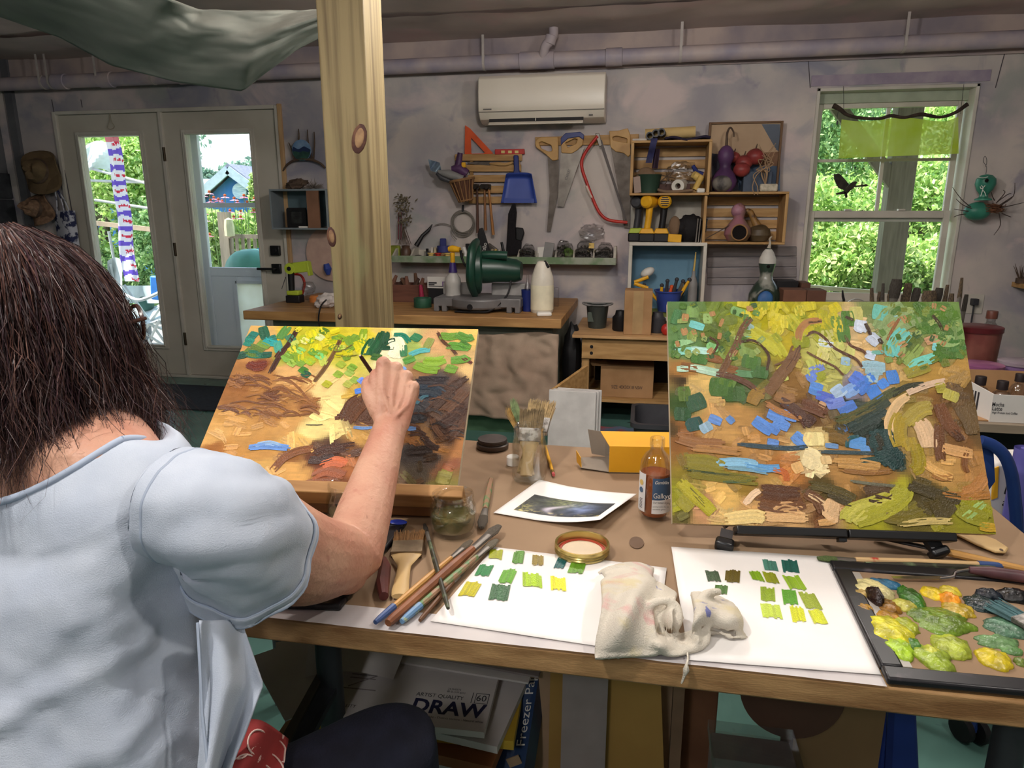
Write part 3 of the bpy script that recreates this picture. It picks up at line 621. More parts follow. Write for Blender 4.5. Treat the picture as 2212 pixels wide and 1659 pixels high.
# ---- slatted rack
rk=thing('tool_rack','slatted pine tool rack on the wall behind the hammers','rack',c4(860,720))
for(x0,y0,x1,y1)in((590,338,1112,388),(655,420,1105,472),(690,500,1100,553),(700,584,1100,640),(700,668,1100,720)):sl([(x0,y0),(x1,y0-4),(x1,y1),(x0,y1)],c4,.018,.016).build('slat',m_pine,rk,bevel=.002)
for x in(720,1085):sl([(x-12,345),(x+12,345),(x+12,718),(x-12,718)],c4,0,.018).build('upright',m_pineV,rk)
ks=thing('keyhole_saw','small curved-handle saw lying on the rack slats','saw',c4(900,425,.035))
sl([(680,398),(860,396),(862,424),(690,410)],c4,.036,.002).build('blade',m_steelr,ks)
MB().tube(smooth_path([c4(856,408,.04),c4(930,412,.04),c4(990,414,.04),c4(1040,398,.04)],4),[.006,.013,.012,.008],10).build('handle',m_pine,ks)
# ---- dustpan
dp=thing('dustpan','blue plastic dustpan hanging on the tool rack','dustpan',c4(1085,718,.06))
sl([(1046,345),(1084,345),(1090,455),(1098,492),(1040,492),(1050,455)],c4,.045,.02).build('handle',m_dblue,dp,bevel=.006)
def pan(u,v):
 xl,xr=985-(40*v),1185+(43*v);x=xl+(xr-xl)*u;y=488+228*v-(0 if v>.1 else 0)
 e=abs(u-.5)*2;return c4(x,y-10*(1-e**4)*(1-v),.05+.02*v+.045*max(0,(e**10))*(1-.6*v)+.05*max(0,1-v*6))
b=MB();b.grid(pan,24,18);o=b.build('pan',m_bluep,dp,1.2);s=o.modifiers.new('solid','SOLIDIFY');s.thickness=.004
sl([(952,678),(1222,684),(1228,716),(944,717)],c4,.072,.005).build('lip',m_bluep,dp)
# ---- basket with things stuck in it
bk=thing('wicker_basket','small conical wicker basket hanging from the tool rack','basket',c4(660,712,.1))
top,bot=c4(640,535,.11),c4(672,705,.1);ax=(top-bot);hh=ax.length
b=MB();b.lathe([(.045,0),(.058,.3*hh),(.07,.65*hh),(.083,hh),(.076,hh),(.05,.1*hh),(0,.06*hh)],bot,ax,28);b.build('shell',mat('brown_wicker',(110,74,52),.8,c2=(70,44,32),scale=34,wave=True,dist=1,bump=.5),bk)
u_,w_,d_=basis(ax)
for k in range(14):
 a=k*2*math.pi/14;r=u_*math.cos(a)+w_*math.sin(a);b=MB();b.tube([bot+r*.047,bot+d_*hh*.5+r*.067,bot+d_*hh+r*.086],.004,6);b.build('stake',mat('wicker_stake',(150,112,74),.8),bk)
for z in(.97,1.02,.06):
 b=MB();rr=.086 if z>.5 else .05;b.tube([bot+d_*hh*z+(u_*math.cos(a)+w_*math.sin(a))*rr for a in np.linspace(0,2*math.pi,25)],.005,6);b.build('rim',mat('wicker_stake',0),bk)
pd=thing('purple_glue_gun','purple glue gun sticking out of the wicker basket','glue gun',c4(620,500,.12))
MB().tube(smooth_path([c4(628,325,.13),c4(620,380,.13),c4(612,440,.13)],4),[.018,.022,.03],12).build('grip',m_purple,pd)
MB().tube([c4(560,450,.14),c4(620,445,.13),c4(680,490,.12)],[.018,.035,.03],12).build('barrel',m_purple,pd)
b=MB();b.box(c4(655,420,.14),(.03,.02,.035));b.build('trigger',m_yel,pd,bevel=.006)
cg=thing('grey_caulk_tool','grey pistol-shaped tool lying across the wicker basket','tool',c4(540,520,.15))
MB().tube([c4(455,475,.15),c4(540,490,.15),c4(650,530,.14)],[.014,.03,.024],12).build('barrel',m_grey,cg);MB().tube([c4(445,485,.16),c4(480,520,.16),c4(570,555,.14)],[.012,.018,.012],10).build('handle',m_dgrey,cg)
b=MB();b.grid(lambda u,v:c4(378+u*90+20*v,375+v*90+25*u,.12+.03*math.sin(u*7+v*5)),10,8);one(b,'blue_packet',mat('pale_blue_film',(150,172,186),.3,c2=(106,120,140),scale=20),'crinkled pale blue packet at the left of the wicker basket','packet')
# ---- hammers
for(hx,hy,tx,ty,c,lb)in((760,590,765,950,(92,62,50),'dark-handled claw hammer, leftmost of three on the rack'),(818,590,826,930,(150,104,66),'wooden-handled hammer in the middle of three on the rack'),(850,590,886,965,(176,122,70),'light wooden-handled hammer, rightmost of three on the rack')):
 h=thing('claw_hammer',lb,'hammer',c4(tx,ty,.06),'hammers on the tool rack')
 MB().tube([c4(hx,hy,.06),c4((hx+tx)/2,(hy+ty)/2,.06),c4(tx,ty,.06)],[.009,.011,.015],10,sq=.75).build('handle',mat('hammer_wood_%d'%hx,c,.6),h)
 q=c4(hx,hy,.06);b=MB();b.tube([q+V((-.008,-.05,0)),q+V((0,-.02,.004)),q+V((0,.015,.004)),q+V((.004,.05,-.014))],[.017,.015,.013,.005],10);b.box(q,(.028,.03,.034));b.build('head',mat('dark_iron',(70,64,60),.5,metal=.6),h)
 # ---- cable coil
cb=thing('cable_coil','grey cable coil hanging on the wall left of the hammers','cable',c4(648,980,.02));m_cab=mat('grey_cable',(126,120,112),.6)
b=MB()
for k,(cx,cy,rx,ry)in enumerate(((645,860,86,86),(652,872,84,94),(650,880,90,98),(655,868,78,80))):b.tube([c4(cx+rx*math.cos(a),cy+ry*math.sin(a),.015+.006*k)for a in np.linspace(0,2*math.pi,37)],.0042,6)
b.build('loops',m_cab,cb);MB().tube(smooth_path([c4(580,905,.02),c4(520,880,.03),c4(470,878,.03),c4(430,890,.03)],5),.0035,6).build('tail',m_cab,cb)
MB().tube(smooth_path([c4(570,890,.02),c4(560,950,.03),c4(600,1000,.04)],5),.0035,6).build('tail',m_cab,cb)
MB().tube([c4(650,735,.004),c4(648,790,.03)],.008,6).build('hook',m_dgrey,cb)
# ---- black brush
br=thing('bench_brush','black long-bristled bench brush hanging below the dustpan','brush',c4(1050,1125,.1))
sl([(1042,720),(1062,720),(1072,790),(1064,900),(1068,1000),(1110,1010),(1105,1120),(990,1125),(1002,960),(1010,800)],c4,.05,.045).build('bristles',mat('black_bristle',(30,26,30),.9,c2=(18,16,18),scale=60,stretch=(6,6,1),bump=.8),br,bevel=.008)
sl([(1065,905),(1120,910),(1132,950),(1110,1015),(1066,1000)],c4,.06,.03).build('grip',m_black,br,bevel=.006)
# ---- saw board and saws
b=sl([(1215,205),(2020,180),(2020,262),(1215,270)],c4,0,.018);one(b,'saw_board',m_pine,'long pine board on the wall that carries the saws','board',bevel=.002)
def saw(lb,handle,hole,blade,bm,hm,off=.024):
 s=thing('hand_saw',lb,'saw',c4(*blade[len(blade)//2],off),'hand saws on the wall board')
 b=MB();plate(b,handle,hole,c4,off-.006,.024);b.build('handle',hm,s,.5,bevel=.004)
 sl(blade,c4,off+.004,.002).build('blade',bm,s);return s
m_sawh=mat('saw_handle_wood',(196,156,96),.5,c2=(172,130,74),scale=8)
saw('hand saw with round-ended wooden handle and narrow pointed blade',[(1214,250),(1232,215),(1262,203),(1394,203),(1396,380),(1352,390),(1300,340),(1222,285)],[(1242,250),(1268,238),(1340,268),(1350,312),(1320,318),(1262,292)],[(1308,330),(1398,378),(1392,640),(1332,938),(1304,933),(1325,640)],m_steelr,m_sawh)
s2=saw('hand saw with blue-topped handle and broad lettered blade',[(1416,215),(1450,178),(1560,166),(1590,190),(1586,262),(1545,305),(1500,332),(1418,328)],[(1448,250),(1520,215),(1545,222),(1530,258),(1470,285)],[(1414,310),(1596,285),(1434,746),(1386,742)],m_steel,m_sawh,.03)
sl([(1412,210),(1450,172),(1565,162),(1594,186),(1590,225),(1555,200),(1470,214),(1432,246),(1414,268)],c4,.05,.008).build('blue_grip',m_dblue,s2,bevel=.003)
t0=c4(1462,540,.0375);t1=c4(1488,455,.0375);text('STANLEY',t0,t1-t0,(V((0,-1,0))).cross((t1-t0).normalized())*1,.018,m_dgrey,s2,width=(t1-t0).length)
saw('hand saw with pale scrolled handle and dark broad blade at the board end',[(1790,158),(1865,155),(1935,135),(1955,190),(1955,350),(1940,362),(1905,330),(1840,318),(1800,285)],[(1812,205),(1850,196),(1930,215),(1928,250),(1880,240),(1825,232)],[(1802,280),(1958,345),(1950,912),(1905,905),(1860,620)],m_steelr,m_sawh)
for x,y in((1856,300),(1905,300),(1938,326)):pass
bw=thing('bow_saw','red tubular bow saw hanging between the hand saws','saw',c4(1800,870,.06))
MB().tube(smooth_path([c4(1700,195,.075),c4(1640,270,.075),c4(1585,360,.075),c4(1576,440,.075),c4(1615,560,.075),c4(1668,700,.075),c4(1720,800,.075),c4(1790,850,.075),c4(1930,868,.075)],6),.0105,12).build('frame',m_red,bw)
sl([(1708,230),(1732,225),(1925,838),(1912,846)],c4,.074,.002).build('blade',mat('dark_blade',(72,66,64),.5,metal=.6),bw)
MB().tube([c4(1612,582,.075),c4(1655,675,.075)],.0113,12).build('sticker',mat('pale_sticker',(206,186,170),.5),bw)
sl([(1680,175),(1712,172),(1736,270),(1712,280),(1690,215)],c4,.068,.012).build('tension_lever',m_steel,bw,bevel=.003)
# ---- green-fronted bin shelf
sf=thing('bin_shelf','narrow wall shelf with a green-painted front lip above the workbench','shelf',c4(960,1190,.17))
m_gpaint=mat('mottled_green_paint',(104,128,92),.6,c2=(150,156,138),scale=9,lo=.4,hi=.58,detail=6);m_cream=mat('cream_paint',(196,190,176),.6)
xa,xb=c4(97,1160,.18).x,c4(1842,1160,.18).x;za,zb_=c4(900,1188,.18).z,c4(900,1134,.18).z
MB().bx(xa,xb,D-.19,D-.175,za,zb_).build('front_lip',m_gpaint,sf,bevel=.002);MB().bx(xa,xb,D-.175,D,za,za+.012).build('bottom',m_cream,sf);MB().bx(xa,xb,D-.012,D,za,za+.08).build('back',m_cream,sf)
prof2=lambda h:[(0,0),(-.175,0),(-.175,.035),(-.10,h),(0,h)]
for x,h in((95,.08),(235,.08),(1070,.08),(1218,.08),(1362,.08),(1505,.085),(1660,.085),(1822,.105)):
 X=c4(x,1100,.18).x;b=MB();b.slab([(X,D+a,za+.012+z)for a,z in prof2(h)],(.012 if x<1800 else .016,0,0));b.build('divider',m_cream,sf)
sz=za+.0125
def on_shelf(x,off=.09):return V((c4(x,1100,off).x,D-off,sz))
# things on the bin shelf
q=on_shelf(125,.06);b=MB();b.box(q+V((0,0,.05)),(.085,.05,.1),top=.8);one(b,'lime_packet',mat('lime_film',(150,160,50),.4,c2=(110,116,36),scale=14),'lime green packet at the left end of the bin shelf','packet',bevel=.01)
q=on_shelf(205,.1);b=MB();b.lathe([(.033,0),(.037,.01),(.037,.07),(.028,.085),(.03,.10),(0,.105)],q,n=16);one(b,'spice_jar',mat('brown_jar',(104,78,60),.4,c2=(76,56,44),scale=12),'brown jar on the bin shelf beside the lime packet','jar')
dh=thing('dried_herbs','bundle of dried seed heads hanging behind the left end of the bin shelf','plant',c4(200,1000,.05))
b=MB()
for k in range(90):
 p=c4(random.gauss(190,28),random.uniform(650,900),random.uniform(.02,.08));d=V((random.uniform(-1,1),random.uniform(-1,.3),random.uniform(-1,1))).normalized();b.tube([p,p+d*.014,p+d*.03],[.002,.006,.001],5)
b.build('seed_heads',mat('dry_olive',(124,112,88),.9,c2=(92,84,66),scale=30),dh,0)
for k in range(9):MB().tube([c4(190+random.uniform(-10,10),900,.04),c4(150+k*12,1040,.05)],.0022,5).build('stalk',m_twig,dh)
for k,x in enumerate((146,166)):
 e=thing('paint_brush',('thin dark red stick leaning left of the dried seed heads','thin dark red stick closest to the dried seed heads')[k],'stick',c4(x,960,.04));MB().tube([c4(x+4,790,.02),c4(x,1000,.07)],.005,6).build('stick',mat('maroon_paint',(104,52,58),.6),e)
gg=thing('soldering_tool','black angled soldering tool leaning on the bin shelf','tool',on_shelf(310,.07))
MB().tube([c4(285,1050,.09),c4(335,970,.06),c4(385,925,.05),c4(411,882,.04)],[.018,.013,.012,.003],8).build('body',m_black,gg)
q=on_shelf(300,.13);b=MB();b.lathe([(.026,0),(.03,.005),(.03,.028),(.02,.036),(0,.04)],q,n=16);one(b,'metal_tin',m_steel,'small round metal tin on the bin shelf','tin')
q=on_shelf(342,.15);b=MB();b.lathe([(.012,0),(.018,.02),(.02,.026),(.016,.026),(.01,.004),(0,.004)],q,n=16);one(b,'tiny_cup',m_wht,'tiny white cup at the front of the bin shelf','cup')
def roll(x,off,r,wd,m,lb,axis,name='tape_roll',dz=0.0):
 q=on_shelf(x,off)+V((0,0,dz));up=axis[2]>.5;b=MB();pr=[(r*.68,-wd/2),(r,-wd/2),(r,wd/2),(r*.68,wd/2),(r*.68,-wd/2)]
 b.lathe(pr,q+V((0,0,wd/2 if up else r)),axis,24,cap=False);return one(b,name,m,lb,'tape','tape rolls on the bin shelf')
m_masking=mat('masking_tape',(196,180,146),.7);m_bt=mat('blue_tape',(54,60,120),.6);m_tx=mat('white_tape',(214,208,196),.6)
roll(372,.07,.04,.02,m_black,'black tape roll standing on the bin shelf left of the white roll',(1,.3,0));roll(412,.09,.045,.016,m_tx,'white tape roll standing on edge on the bin shelf',(1,.2,0));roll(436,.09,.045,.014,m_masking,'tan tape roll standing on edge behind the white roll',(1,.2,0))
roll(500,.07,.046,.045,m_bt,'blue painter tape roll lying flat on the bin shelf',(0,0,1),dz=.055);roll(600,.08,.046,.05,m_masking,'cream masking tape roll lying flat on the bin shelf',(0,0,1))
b=MB();b.box(on_shelf(497,.05)+V((0,0,.12)),(.045,.02,.06));one(b,'blue_dispenser',m_bt,'blue tape dispenser standing on the blue tape roll','dispenser',bevel=.006)
b=MB();b.box(on_shelf(500,.09)+V((0,0,.026)),(.11,.07,.052));one(b,'parts_carton',m_brown,'low carton under the blue tape roll on the bin shelf','carton',bevel=.002)
for x,c,lb in((400,m_gold,'pale spool beside the tiny cup'),(455,m_red,'red-striped spool behind the spray nozzle'),(530,m_gold,'cream spool just left of the yellow spray nozzle')):
 b=MB();b.lathe([(.024,0),(.024,.008),(.017,.01),(.017,.045),(.024,.047),(.024,.055),(0,.055)],on_shelf(x,.155),n=16);one(b,'thread_spool',c,lb,'spool','spools on the bin shelf')
b=MB();b.tube([on_shelf(660,.14),on_shelf(672,.13)+V((0,0,.05)),on_shelf(655,.12)+V((0,0,.09))],[.012,.013,.016],10);one(b,'spray_trigger',m_wht,'white loose spray trigger on the bin shelf','nozzle')
b=MB();b.box(on_shelf(722,.05)+V((0,0,.09)),(.09,.04,.05));one(b,'black_case',m_black,'black case on the bin shelf behind the blue strip','case',bevel=.004)
b=MB();b.box(on_shelf(730,.06)+V((0,0,.032)),(.09,.05,.062));one(b,'blue_box',m_bluep,'small bright blue box on the bin shelf','box',bevel=.003)
mt=thing('tool_cover','black blade-shaped tool cover with white lettering on the bin shelf','tool',c4(815,1150,.2))
sl([(772,1150),(768,960),(780,915),(805,908),(825,960),(880,1145)],c4,.195,.02).build('cover',m_black,mt,bevel=.004)
t0,t1=c4(812,1145,.2165),c4(838,1030,.2165);text('metabo',t0,t1-t0,V((0,-1,0)).cross((t1-t0).normalized()),.03,m_wht,mt,width=(t1-t0).length,thick=.001)
b=MB();b.box(on_shelf(880,.08)+V((0,0,.07)),(.1,.03,.06),RM(y=.6));one(b,'clamp_head',m_steel,'grey metal clamp head on the bin shelf under the hammers','clamp',bevel=.006)
roll(880,.13,.042,.012,m_masking,'tan tape roll standing right of the black tool cover',(1,.1,0));roll(906,.13,.042,.014,m_gold,'yellowish tape roll standing right of the tan one',(1,.1,0));roll(935,.12,.04,.014,m_tx,'pale tape roll nearest the black brush',(1,.1,0))
b=MB();b.box(on_shelf(870,.05)+V((0,0,.03)),(.16,.05,.06));one(b,'low_tray',m_grey,'low grey tray behind the tape rolls on the bin shelf','tray',bevel=.003)
e=thing('utility_knife','black and red utility knife stuck upright in the bin shelf','knife',on_shelf(968,.13));MB().tube([on_shelf(985,.13),on_shelf(968,.13)+V((0,0,.06))],.009,8).build('blade_holder',m_red,e);MB().tube([on_shelf(968,.13)+V((0,0,.055)),on_shelf(950,.13)+V((0,0,.13))],[.011,.009],8).build('handle',m_black,e)
# bins to the right: clear packets of fasteners
def packet(x,off,w_,h_,c,lb,name='fastener_packet',tilt=.15,dz=0.0):
 q=on_shelf(x,off)+V((0,0,dz));e=thing(name,lb,'packet',q,'packets in the bin shelf')
 b=MB();b.ell(q+V((0,0,h_/2)),(w_/2,.022,h_/2),RM(x=tilt),18,12,fn=lambda p:(abs(p.x)**4+abs(p.z)**4)**-.25*.8*(1+.22*fbm(p*4+V((x,0,0))))if abs(p.x)+abs(p.z)>.3 else 1);b.build('bag',m_clear,e)
 b=MB();b.ell(q+V((0,.0,h_*.36)),(w_*.44,.018,h_*.36),RM(x=tilt),20,12,fn=lambda p:1+.4*fbm(p*5+V((x,1,0))));b.build('contents',c,e)
m_scr=mat('mixed_screws',(120,112,104),.4,metal=.6,c2=(50,46,44),scale=110,lo=.45,hi=.55,bump=1,bscale=120);m_drk=mat('dark_screws',(70,64,60),.4,metal=.5,c2=(20,18,18),scale=110,lo=.45,hi=.55,bump=1,bscale=120)
packet(1145,.13,.12,.095,m_drk,'clear packet of dark fittings in the first bin right of the brush');packet(1160,.06,.1,.12,m_drk,'dark tool packet behind the first bin right of the brush')
b=MB();b.box(on_shelf(1262,.12)+V((0,0,.05)),(.05,.03,.1),RM(y=-.05));one(b,'white_carton',m_wht,'small white carton in the second bin of the shelf','carton',bevel=.002)
b=MB();b.box(on_shelf(1315,.13)+V((0,0,.065)),(.065,.02,.13),RM(y=.15));one(b,'blister_pack',m_grey,'white hang-tag blister pack leaning in the second bin','pack',bevel=.003)
packet(1400,.12,.09,.09,m_scr,'clear packet of screws left in the green-tag bin');packet(1470,.09,.08,.13,mat('green_tag',(110,150,50),.5,c2=(50,50,40),scale=40),'green-labelled packet standing in the third bin');packet(1430,.05,.1,.15,m_scr,'tall clear packet of screws at the back of the third bin')
packet(1580,.13,.13,.1,m_drk,'clear packet of dark screws in the fourth bin');packet(1600,.06,.13,.15,m_scr,'tall packet of screws behind the fourth bin');packet(1735,.13,.13,.1,m_drk,'clear packet of dark screws in the last bin by the end board');packet(1760,.06,.12,.13,m_scr,'upright packet behind the last bin by the end board')
b=MB();b.box(on_shelf(1650,.10)+V((0,0,.11)),(.035,.02,.035));one(b,'yellow_tag',m_gold,'small yellow tag above the fourth bin','tag')
b=MB();b.ell(on_shelf(1650,.07)+V((0,0,.195)),(.085,.06,.055),None,24,16,fn=lambda p:1+.3*fbm(p*3.2));one(b,'plastic_bag',m_clear,'crumpled clear plastic bag on top of the shelf packets','bag',smooth=0)
# ---- workbench
bz=.71;byf=3.86
wbx0,wbx1=atz(537,668,bz).x,atz(1212,690,bz).x
wk=thing('workbench','long workbench with worn wooden top against the tool wall','workbench',((wbx0+wbx1)/2,4.35,0))
m_btop=mat('bench_top_wood',(178,136,84),.5,c2=(140,100,58),scale=3.2,stretch=(1,7,7),bump=.15,bscale=30)
MB().bx(wbx0,wbx1,byf,D-.02,bz-.055,bz).build('top',m_btop,wk,bevel=.005)
m_bbase=mat('sage_base_paint',(128,132,116),.7,c2=(106,110,96),scale=4)
MB().bx(wbx0+.14,wbx1-.06,byf+.10,D-.03,.04,bz-.055).build('base',m_bbase,wk)
MB().bx(wbx0+.12,wbx1-.05,byf+.085,byf+.10,.0,.16).build('kick_board',mat('green_kick',(84,118,88),.7,c2=(64,96,70),scale=6),wk)
def cloth(u,v):
 x=aty(860,780,byf+.06).x+u*(wbx1-.02-aty(860,780,byf+.06).x);z=bz-.10-v*.52+(.03*math.sin(u*4))*v
 return V((x,byf+.06+.010*fbm((u*4,v*1.6,3))-.05*v*math.sin(u*2.6)-.012*math.sin(u*34+4*fbm((u*3,v*3,0))),z+.012*math.sin(u*9)*(1-v)))
b=MB();b.grid(cloth,70,40);o=one(b,'drop_cloth',mat('canvas_drop_cloth',(168,146,126),.9,c2=(146,124,106),scale=5,bump=.3,bscale=300),'tan canvas drop cloth hanging over the front of the workbench','cloth');s=o.modifiers.new('s','SOLIDIFY');s.thickness=.004
def onb(x,yy):q=aty(820+x*.2772,600,yy);return V((q.x,yy,bz))
# spray bottle
q=onb(572,4.18);sb=thing('spray_bottle','white spray bottle with yellow trigger head on the workbench','bottle',q)
b=MB();b.lathe([(.0,0),(.05,0),(.052,.01),(.052,.08),(.044,.11),(.046,.14),(.05,.16),(.045,.19),(.025,.22),(.02,.235),(0,.235)],q,n=24);b.build('body',mat('cloudy_plastic',(196,192,186),.35),sb)
b=MB();b.lathe([(.028,.225),(.022,.26),(.018,.285),(0,.285)],q,n=18);b.build('collar',mat('violet_plastic',(60,44,110),.4),sb)
b=MB();b.tube([q+V((0,0,.28)),q+V((0,0,.345))],[.014,.015],12);b.tube([q+V((-.025,0,.365)),q+V((0,0,.368)),q+V((.05,-.01,.362))],[.015,.022,.016],12);b.build('head',m_yel,sb)
b=MB();b.tube(smooth_path([q+V((.055,-.012,.36)),q+V((.06,-.012,.32)),q+V((.075,-.012,.28)),q+V((.088,-.012,.262))],4),[.009,.007,.005],8);b.build('trigger',m_black,sb)
# mitre saw
q=onb(780,4.15);ms=thing('mitre_saw','green mitre saw with grey base standing on the workbench','saw',q)
m_alu=mat('cast_aluminium',(128,126,126),.45,metal=.4,c2=(108,106,106),scale=9)
b=MB();b.bx(q.x-.26,q.x-.05,q.y-.1,q.y+.14,bz+.03,bz+.085);b.bx(q.x+.05,q.x+.27,q.y-.1,q.y+.14,bz+.03,bz+.085);b.lathe([(.17,.02),(.18,.03),(.18,.08),(.16,.088),(0,.088)],(q.x,q.y,bz),n=32);b.build('table',m_alu,ms,bevel=.006)
for x,y in((-.25,-.09),(-.2,-.09),(.2,-.09),(.25,-.09)):MB().bx(q.x+x-.016,q.x+x+.016,q.y+y-.01,q.y+y+.05,bz,bz+.08).build('foot',m_alu,ms,bevel=.004)
b=MB();b.bx(q.x-.25,q.x-.04,q.y+.06,q.y+.09,bz+.085,bz+.16);b.bx(q.x+.06,q.x+.27,q.y+.06,q.y+.09,bz+.085,bz+.16);b.build('fence',mat('pale_fence',(170,166,162),.5),ms,bevel=.005)
b=MB();b.lathe([(0,-.03),(.135,-.03),(.15,-.02),(.15,.02),(.135,.03),(0,.03)],(q.x-.02,q.y+.0,bz+.25),(1,.27,0),36);b.build('blade_guard',m_green,ms,.5,bevel=.004)
b=MB();b.tube(smooth_path([(q.x-.02,q.y-.04,bz+.10),(q.x-.02,q.y-.15,bz+.2),(q.x-.015,q.y-.13,bz+.36),(q.x-.01,q.y-.02,bz+.41)],6),[.02,.028,.028,.02],12,sq=1.3);b.build('guard_rim',m_green,ms)
b=MB();b.tube([(q.x+.02,q.y-.02,bz+.25),(q.x+.12,q.y-.0,bz+.25),(q.x+.22,q.y+.02,bz+.24),(q.x+.255,q.y+.02,bz+.24)],[.085,.078,.07,.055],24);b.build('motor',m_green,ms,.8)
b=MB();b.tube(smooth_path([(q.x+.0,q.y-.05,bz+.335),(q.x+.08,q.y-.06,bz+.34),(q.x+.18,q.y-.05,bz+.335)],5),[.022,.024,.026],12);b.build('grip',m_green,ms)
b=MB();b.tube(smooth_path([(q.x+.2,q.y-.02,bz+.2),(q.x+.18,q.y-.06,bz+.1),(q.x+.1,q.y-.14,bz+.02),(q.x+.02,q.y-.16,bz+.01),(q.x-.12,q.y-.15,bz+.008)],6),.006,8);b.build('cord',m_black,ms)
b=MB();b.tube([(q.x-.02,q.y-.05,bz+.045),(q.x-.02,q.y-.18,bz+.04)],.018,12);b.build('mitre_knob',m_black,ms)
# white jug, cap, cups
q=onb(1268,4.12);jg=thing('white_jug','tall white plastic jug with black spout on the workbench','jug',q)
b=MB();b.lathe([(0,0),(.062,0),(.068,.01),(.068,.19),(.064,.215),(.058,.23),(.045,.27),(.03,.30),(.018,.305),(0,.305)],q,n=28);b.build('body',mat('jug_plastic',(214,206,190),.4),jg)
b=MB();b.lathe([(.0688,.02),(.0693,.02),(.0693,.165),(.0688,.165)],q,n=28,cap=False);b.build('label_band',mat('cream_label',(226,218,190),.6),jg)
MB().tube([q+V((.012,-.01,.30)),q+V((.04,-.03,.27))],[.012,.009],8).build('spout',m_black,jg)
q=onb(1285,3.97);b=MB();b.box(q+V((0,0,.012)),(.085,.05,.024),RM(z=.25));one(b,'soap_case',m_wht,'small white plastic case in front of the white jug','case',bevel=.008)
q=onb(1155,4.16);cp=thing('blue_tumbler','blue plastic tumbler beside the white jug','tumbler',q);b=MB();b.lathe([(0,0),(.03,0),(.04,.13),(.036,.13),(.027,.006),(0,.006)],q,n=20);b.build('cup',m_dblue,cp)
q2=q+V((0,0,.008));b=MB();b.lathe([(0,0),(.02,0),(.022,.12),(.016,.15),(.008,.17),(.008,.21),(0,.21)],q2,n=16);one(b,'clear_dropper',m_clear,'clear dropper bottle standing inside the blue tumbler','bottle')
q=onb(1082,4.4);b=MB();b.lathe([(0,0),(.03,0),(.03,.05),(.02,.06),(.025,.12),(0,.13)],q,n=16);one(b,'pink_bottle',mat('dusty_pink',(170,110,104),.5,c2=(130,84,80),scale=20),'dusty pink bottle between the mitre saw and blue tumbler','bottle')
q=onb(1362,4.4);b=MB();b.box(q+V((0,0,.06)),(.06,.04,.12));one(b,'clear_pack',m_clear,'clear plastic pack behind the white jug','pack',bevel=.006)
# left of the saw: tray of scraps, card, tape
x0,x1=onb(100,4.55).x-.35,onb(520,4.55).x;b=MB();b.bx(x0,x1,4.45,4.47,bz,bz+.115);b.bx(x0,x1,4.62,4.64,bz,bz+.115);b.bx(x0,x0+.015,4.47,4.62,bz,bz+.115);b.bx(x1-.015,x1,4.47,4.62,bz,bz+.115);b.bx(x0,x1,4.47,4.62,bz,bz+.01)
one(b,'scrap_tray',mat('dark_red_wood',(112,72,56),.7,c2=(84,52,42),scale=5,stretch=(1,6,6)),'long dark wooden tray of scraps at the back of the workbench','tray')
for k in range(9):
 p=V((x0+.34+k*.034,4.53+random.uniform(-.03,.03),bz+.012));b=MB();b.tube([p,p+V((random.uniform(-.03,.03),0,.07)),p+V((random.uniform(-.05,.05),random.uniform(-.02,.02),random.uniform(.12,.18)))],[.016,.022,.01],7)
 lbs=('first','second','third','fourth','fifth','sixth','seventh','eighth','ninth');one(b,'wood_scrap',mat('scrap_%d'%(k%3),[(104,76,58),(124,86,70),(84,62,52)][k%3],.9,bump=.5,bscale=40),lbs[k]+' rough wood scrap from the post in the long bench tray','scrap','wood scraps in the tray')
p=onb(335,4.47);b=MB();b.tube([p+V((0,-.04,.001)),p+V((.003,-.04,.05)),p+V((-.002,-.04,.12))],[.012,.016,.011],10);one(b,'magenta_marker',mat('magenta_plastic',(176,50,84),.45),'magenta marker standing before the scrap tray','marker')
cdq=[aty(820+x*.2772,240+y*.2772,4.40)for x,y in((372,1290),(522,1292),(520,1382),(372,1378))];cd=thing('business_card','white business card with printed name propped behind the spray bottle','card',cdq[3])
MB().slab(cdq,(0,.003,0)).build('card',m_wht,cd);ux=cdq[1]-cdq[0];m_ink=mat('print_ink',(46,44,48),.7)
for fx,fy,h,wd in((.07,.46,.010,.055),(.07,.30,.007,.04),(.07,.17,.004,.10)):MB().box(cdq[3]+ux*fx+V((wd/2,-.001,0))+(cdq[0]-cdq[3])*fy,(wd,.001,h)).build('printed_line',m_ink,cd)
MB().box(cdq[3]+ux*.86+(cdq[0]-cdq[3])*.38+V((0,-.001,0)),(.022,.001,.03)).build('emblem',mat('violet_print',(150,120,160),.7,c2=(110,84,130),scale=120),cd)
b=MB();b.bx(cdq[3].x+.005,cdq[2].x,4.404,4.444,bz,cdq[3].z);one(b,'card_block',m_black,'dark block that the business card is propped on','block')
q=onb(330,4.22);b=MB();b.lathe([(.055,0),(.056,.002),(.056,.058),(.055,.06),(.042,.06),(.042,0),(.055,0)],q,n=28,cap=False);one(b,'green_tape',mat('green_duct_tape',(40,84,62),.5),'dark green duct tape roll lying on the workbench','tape')
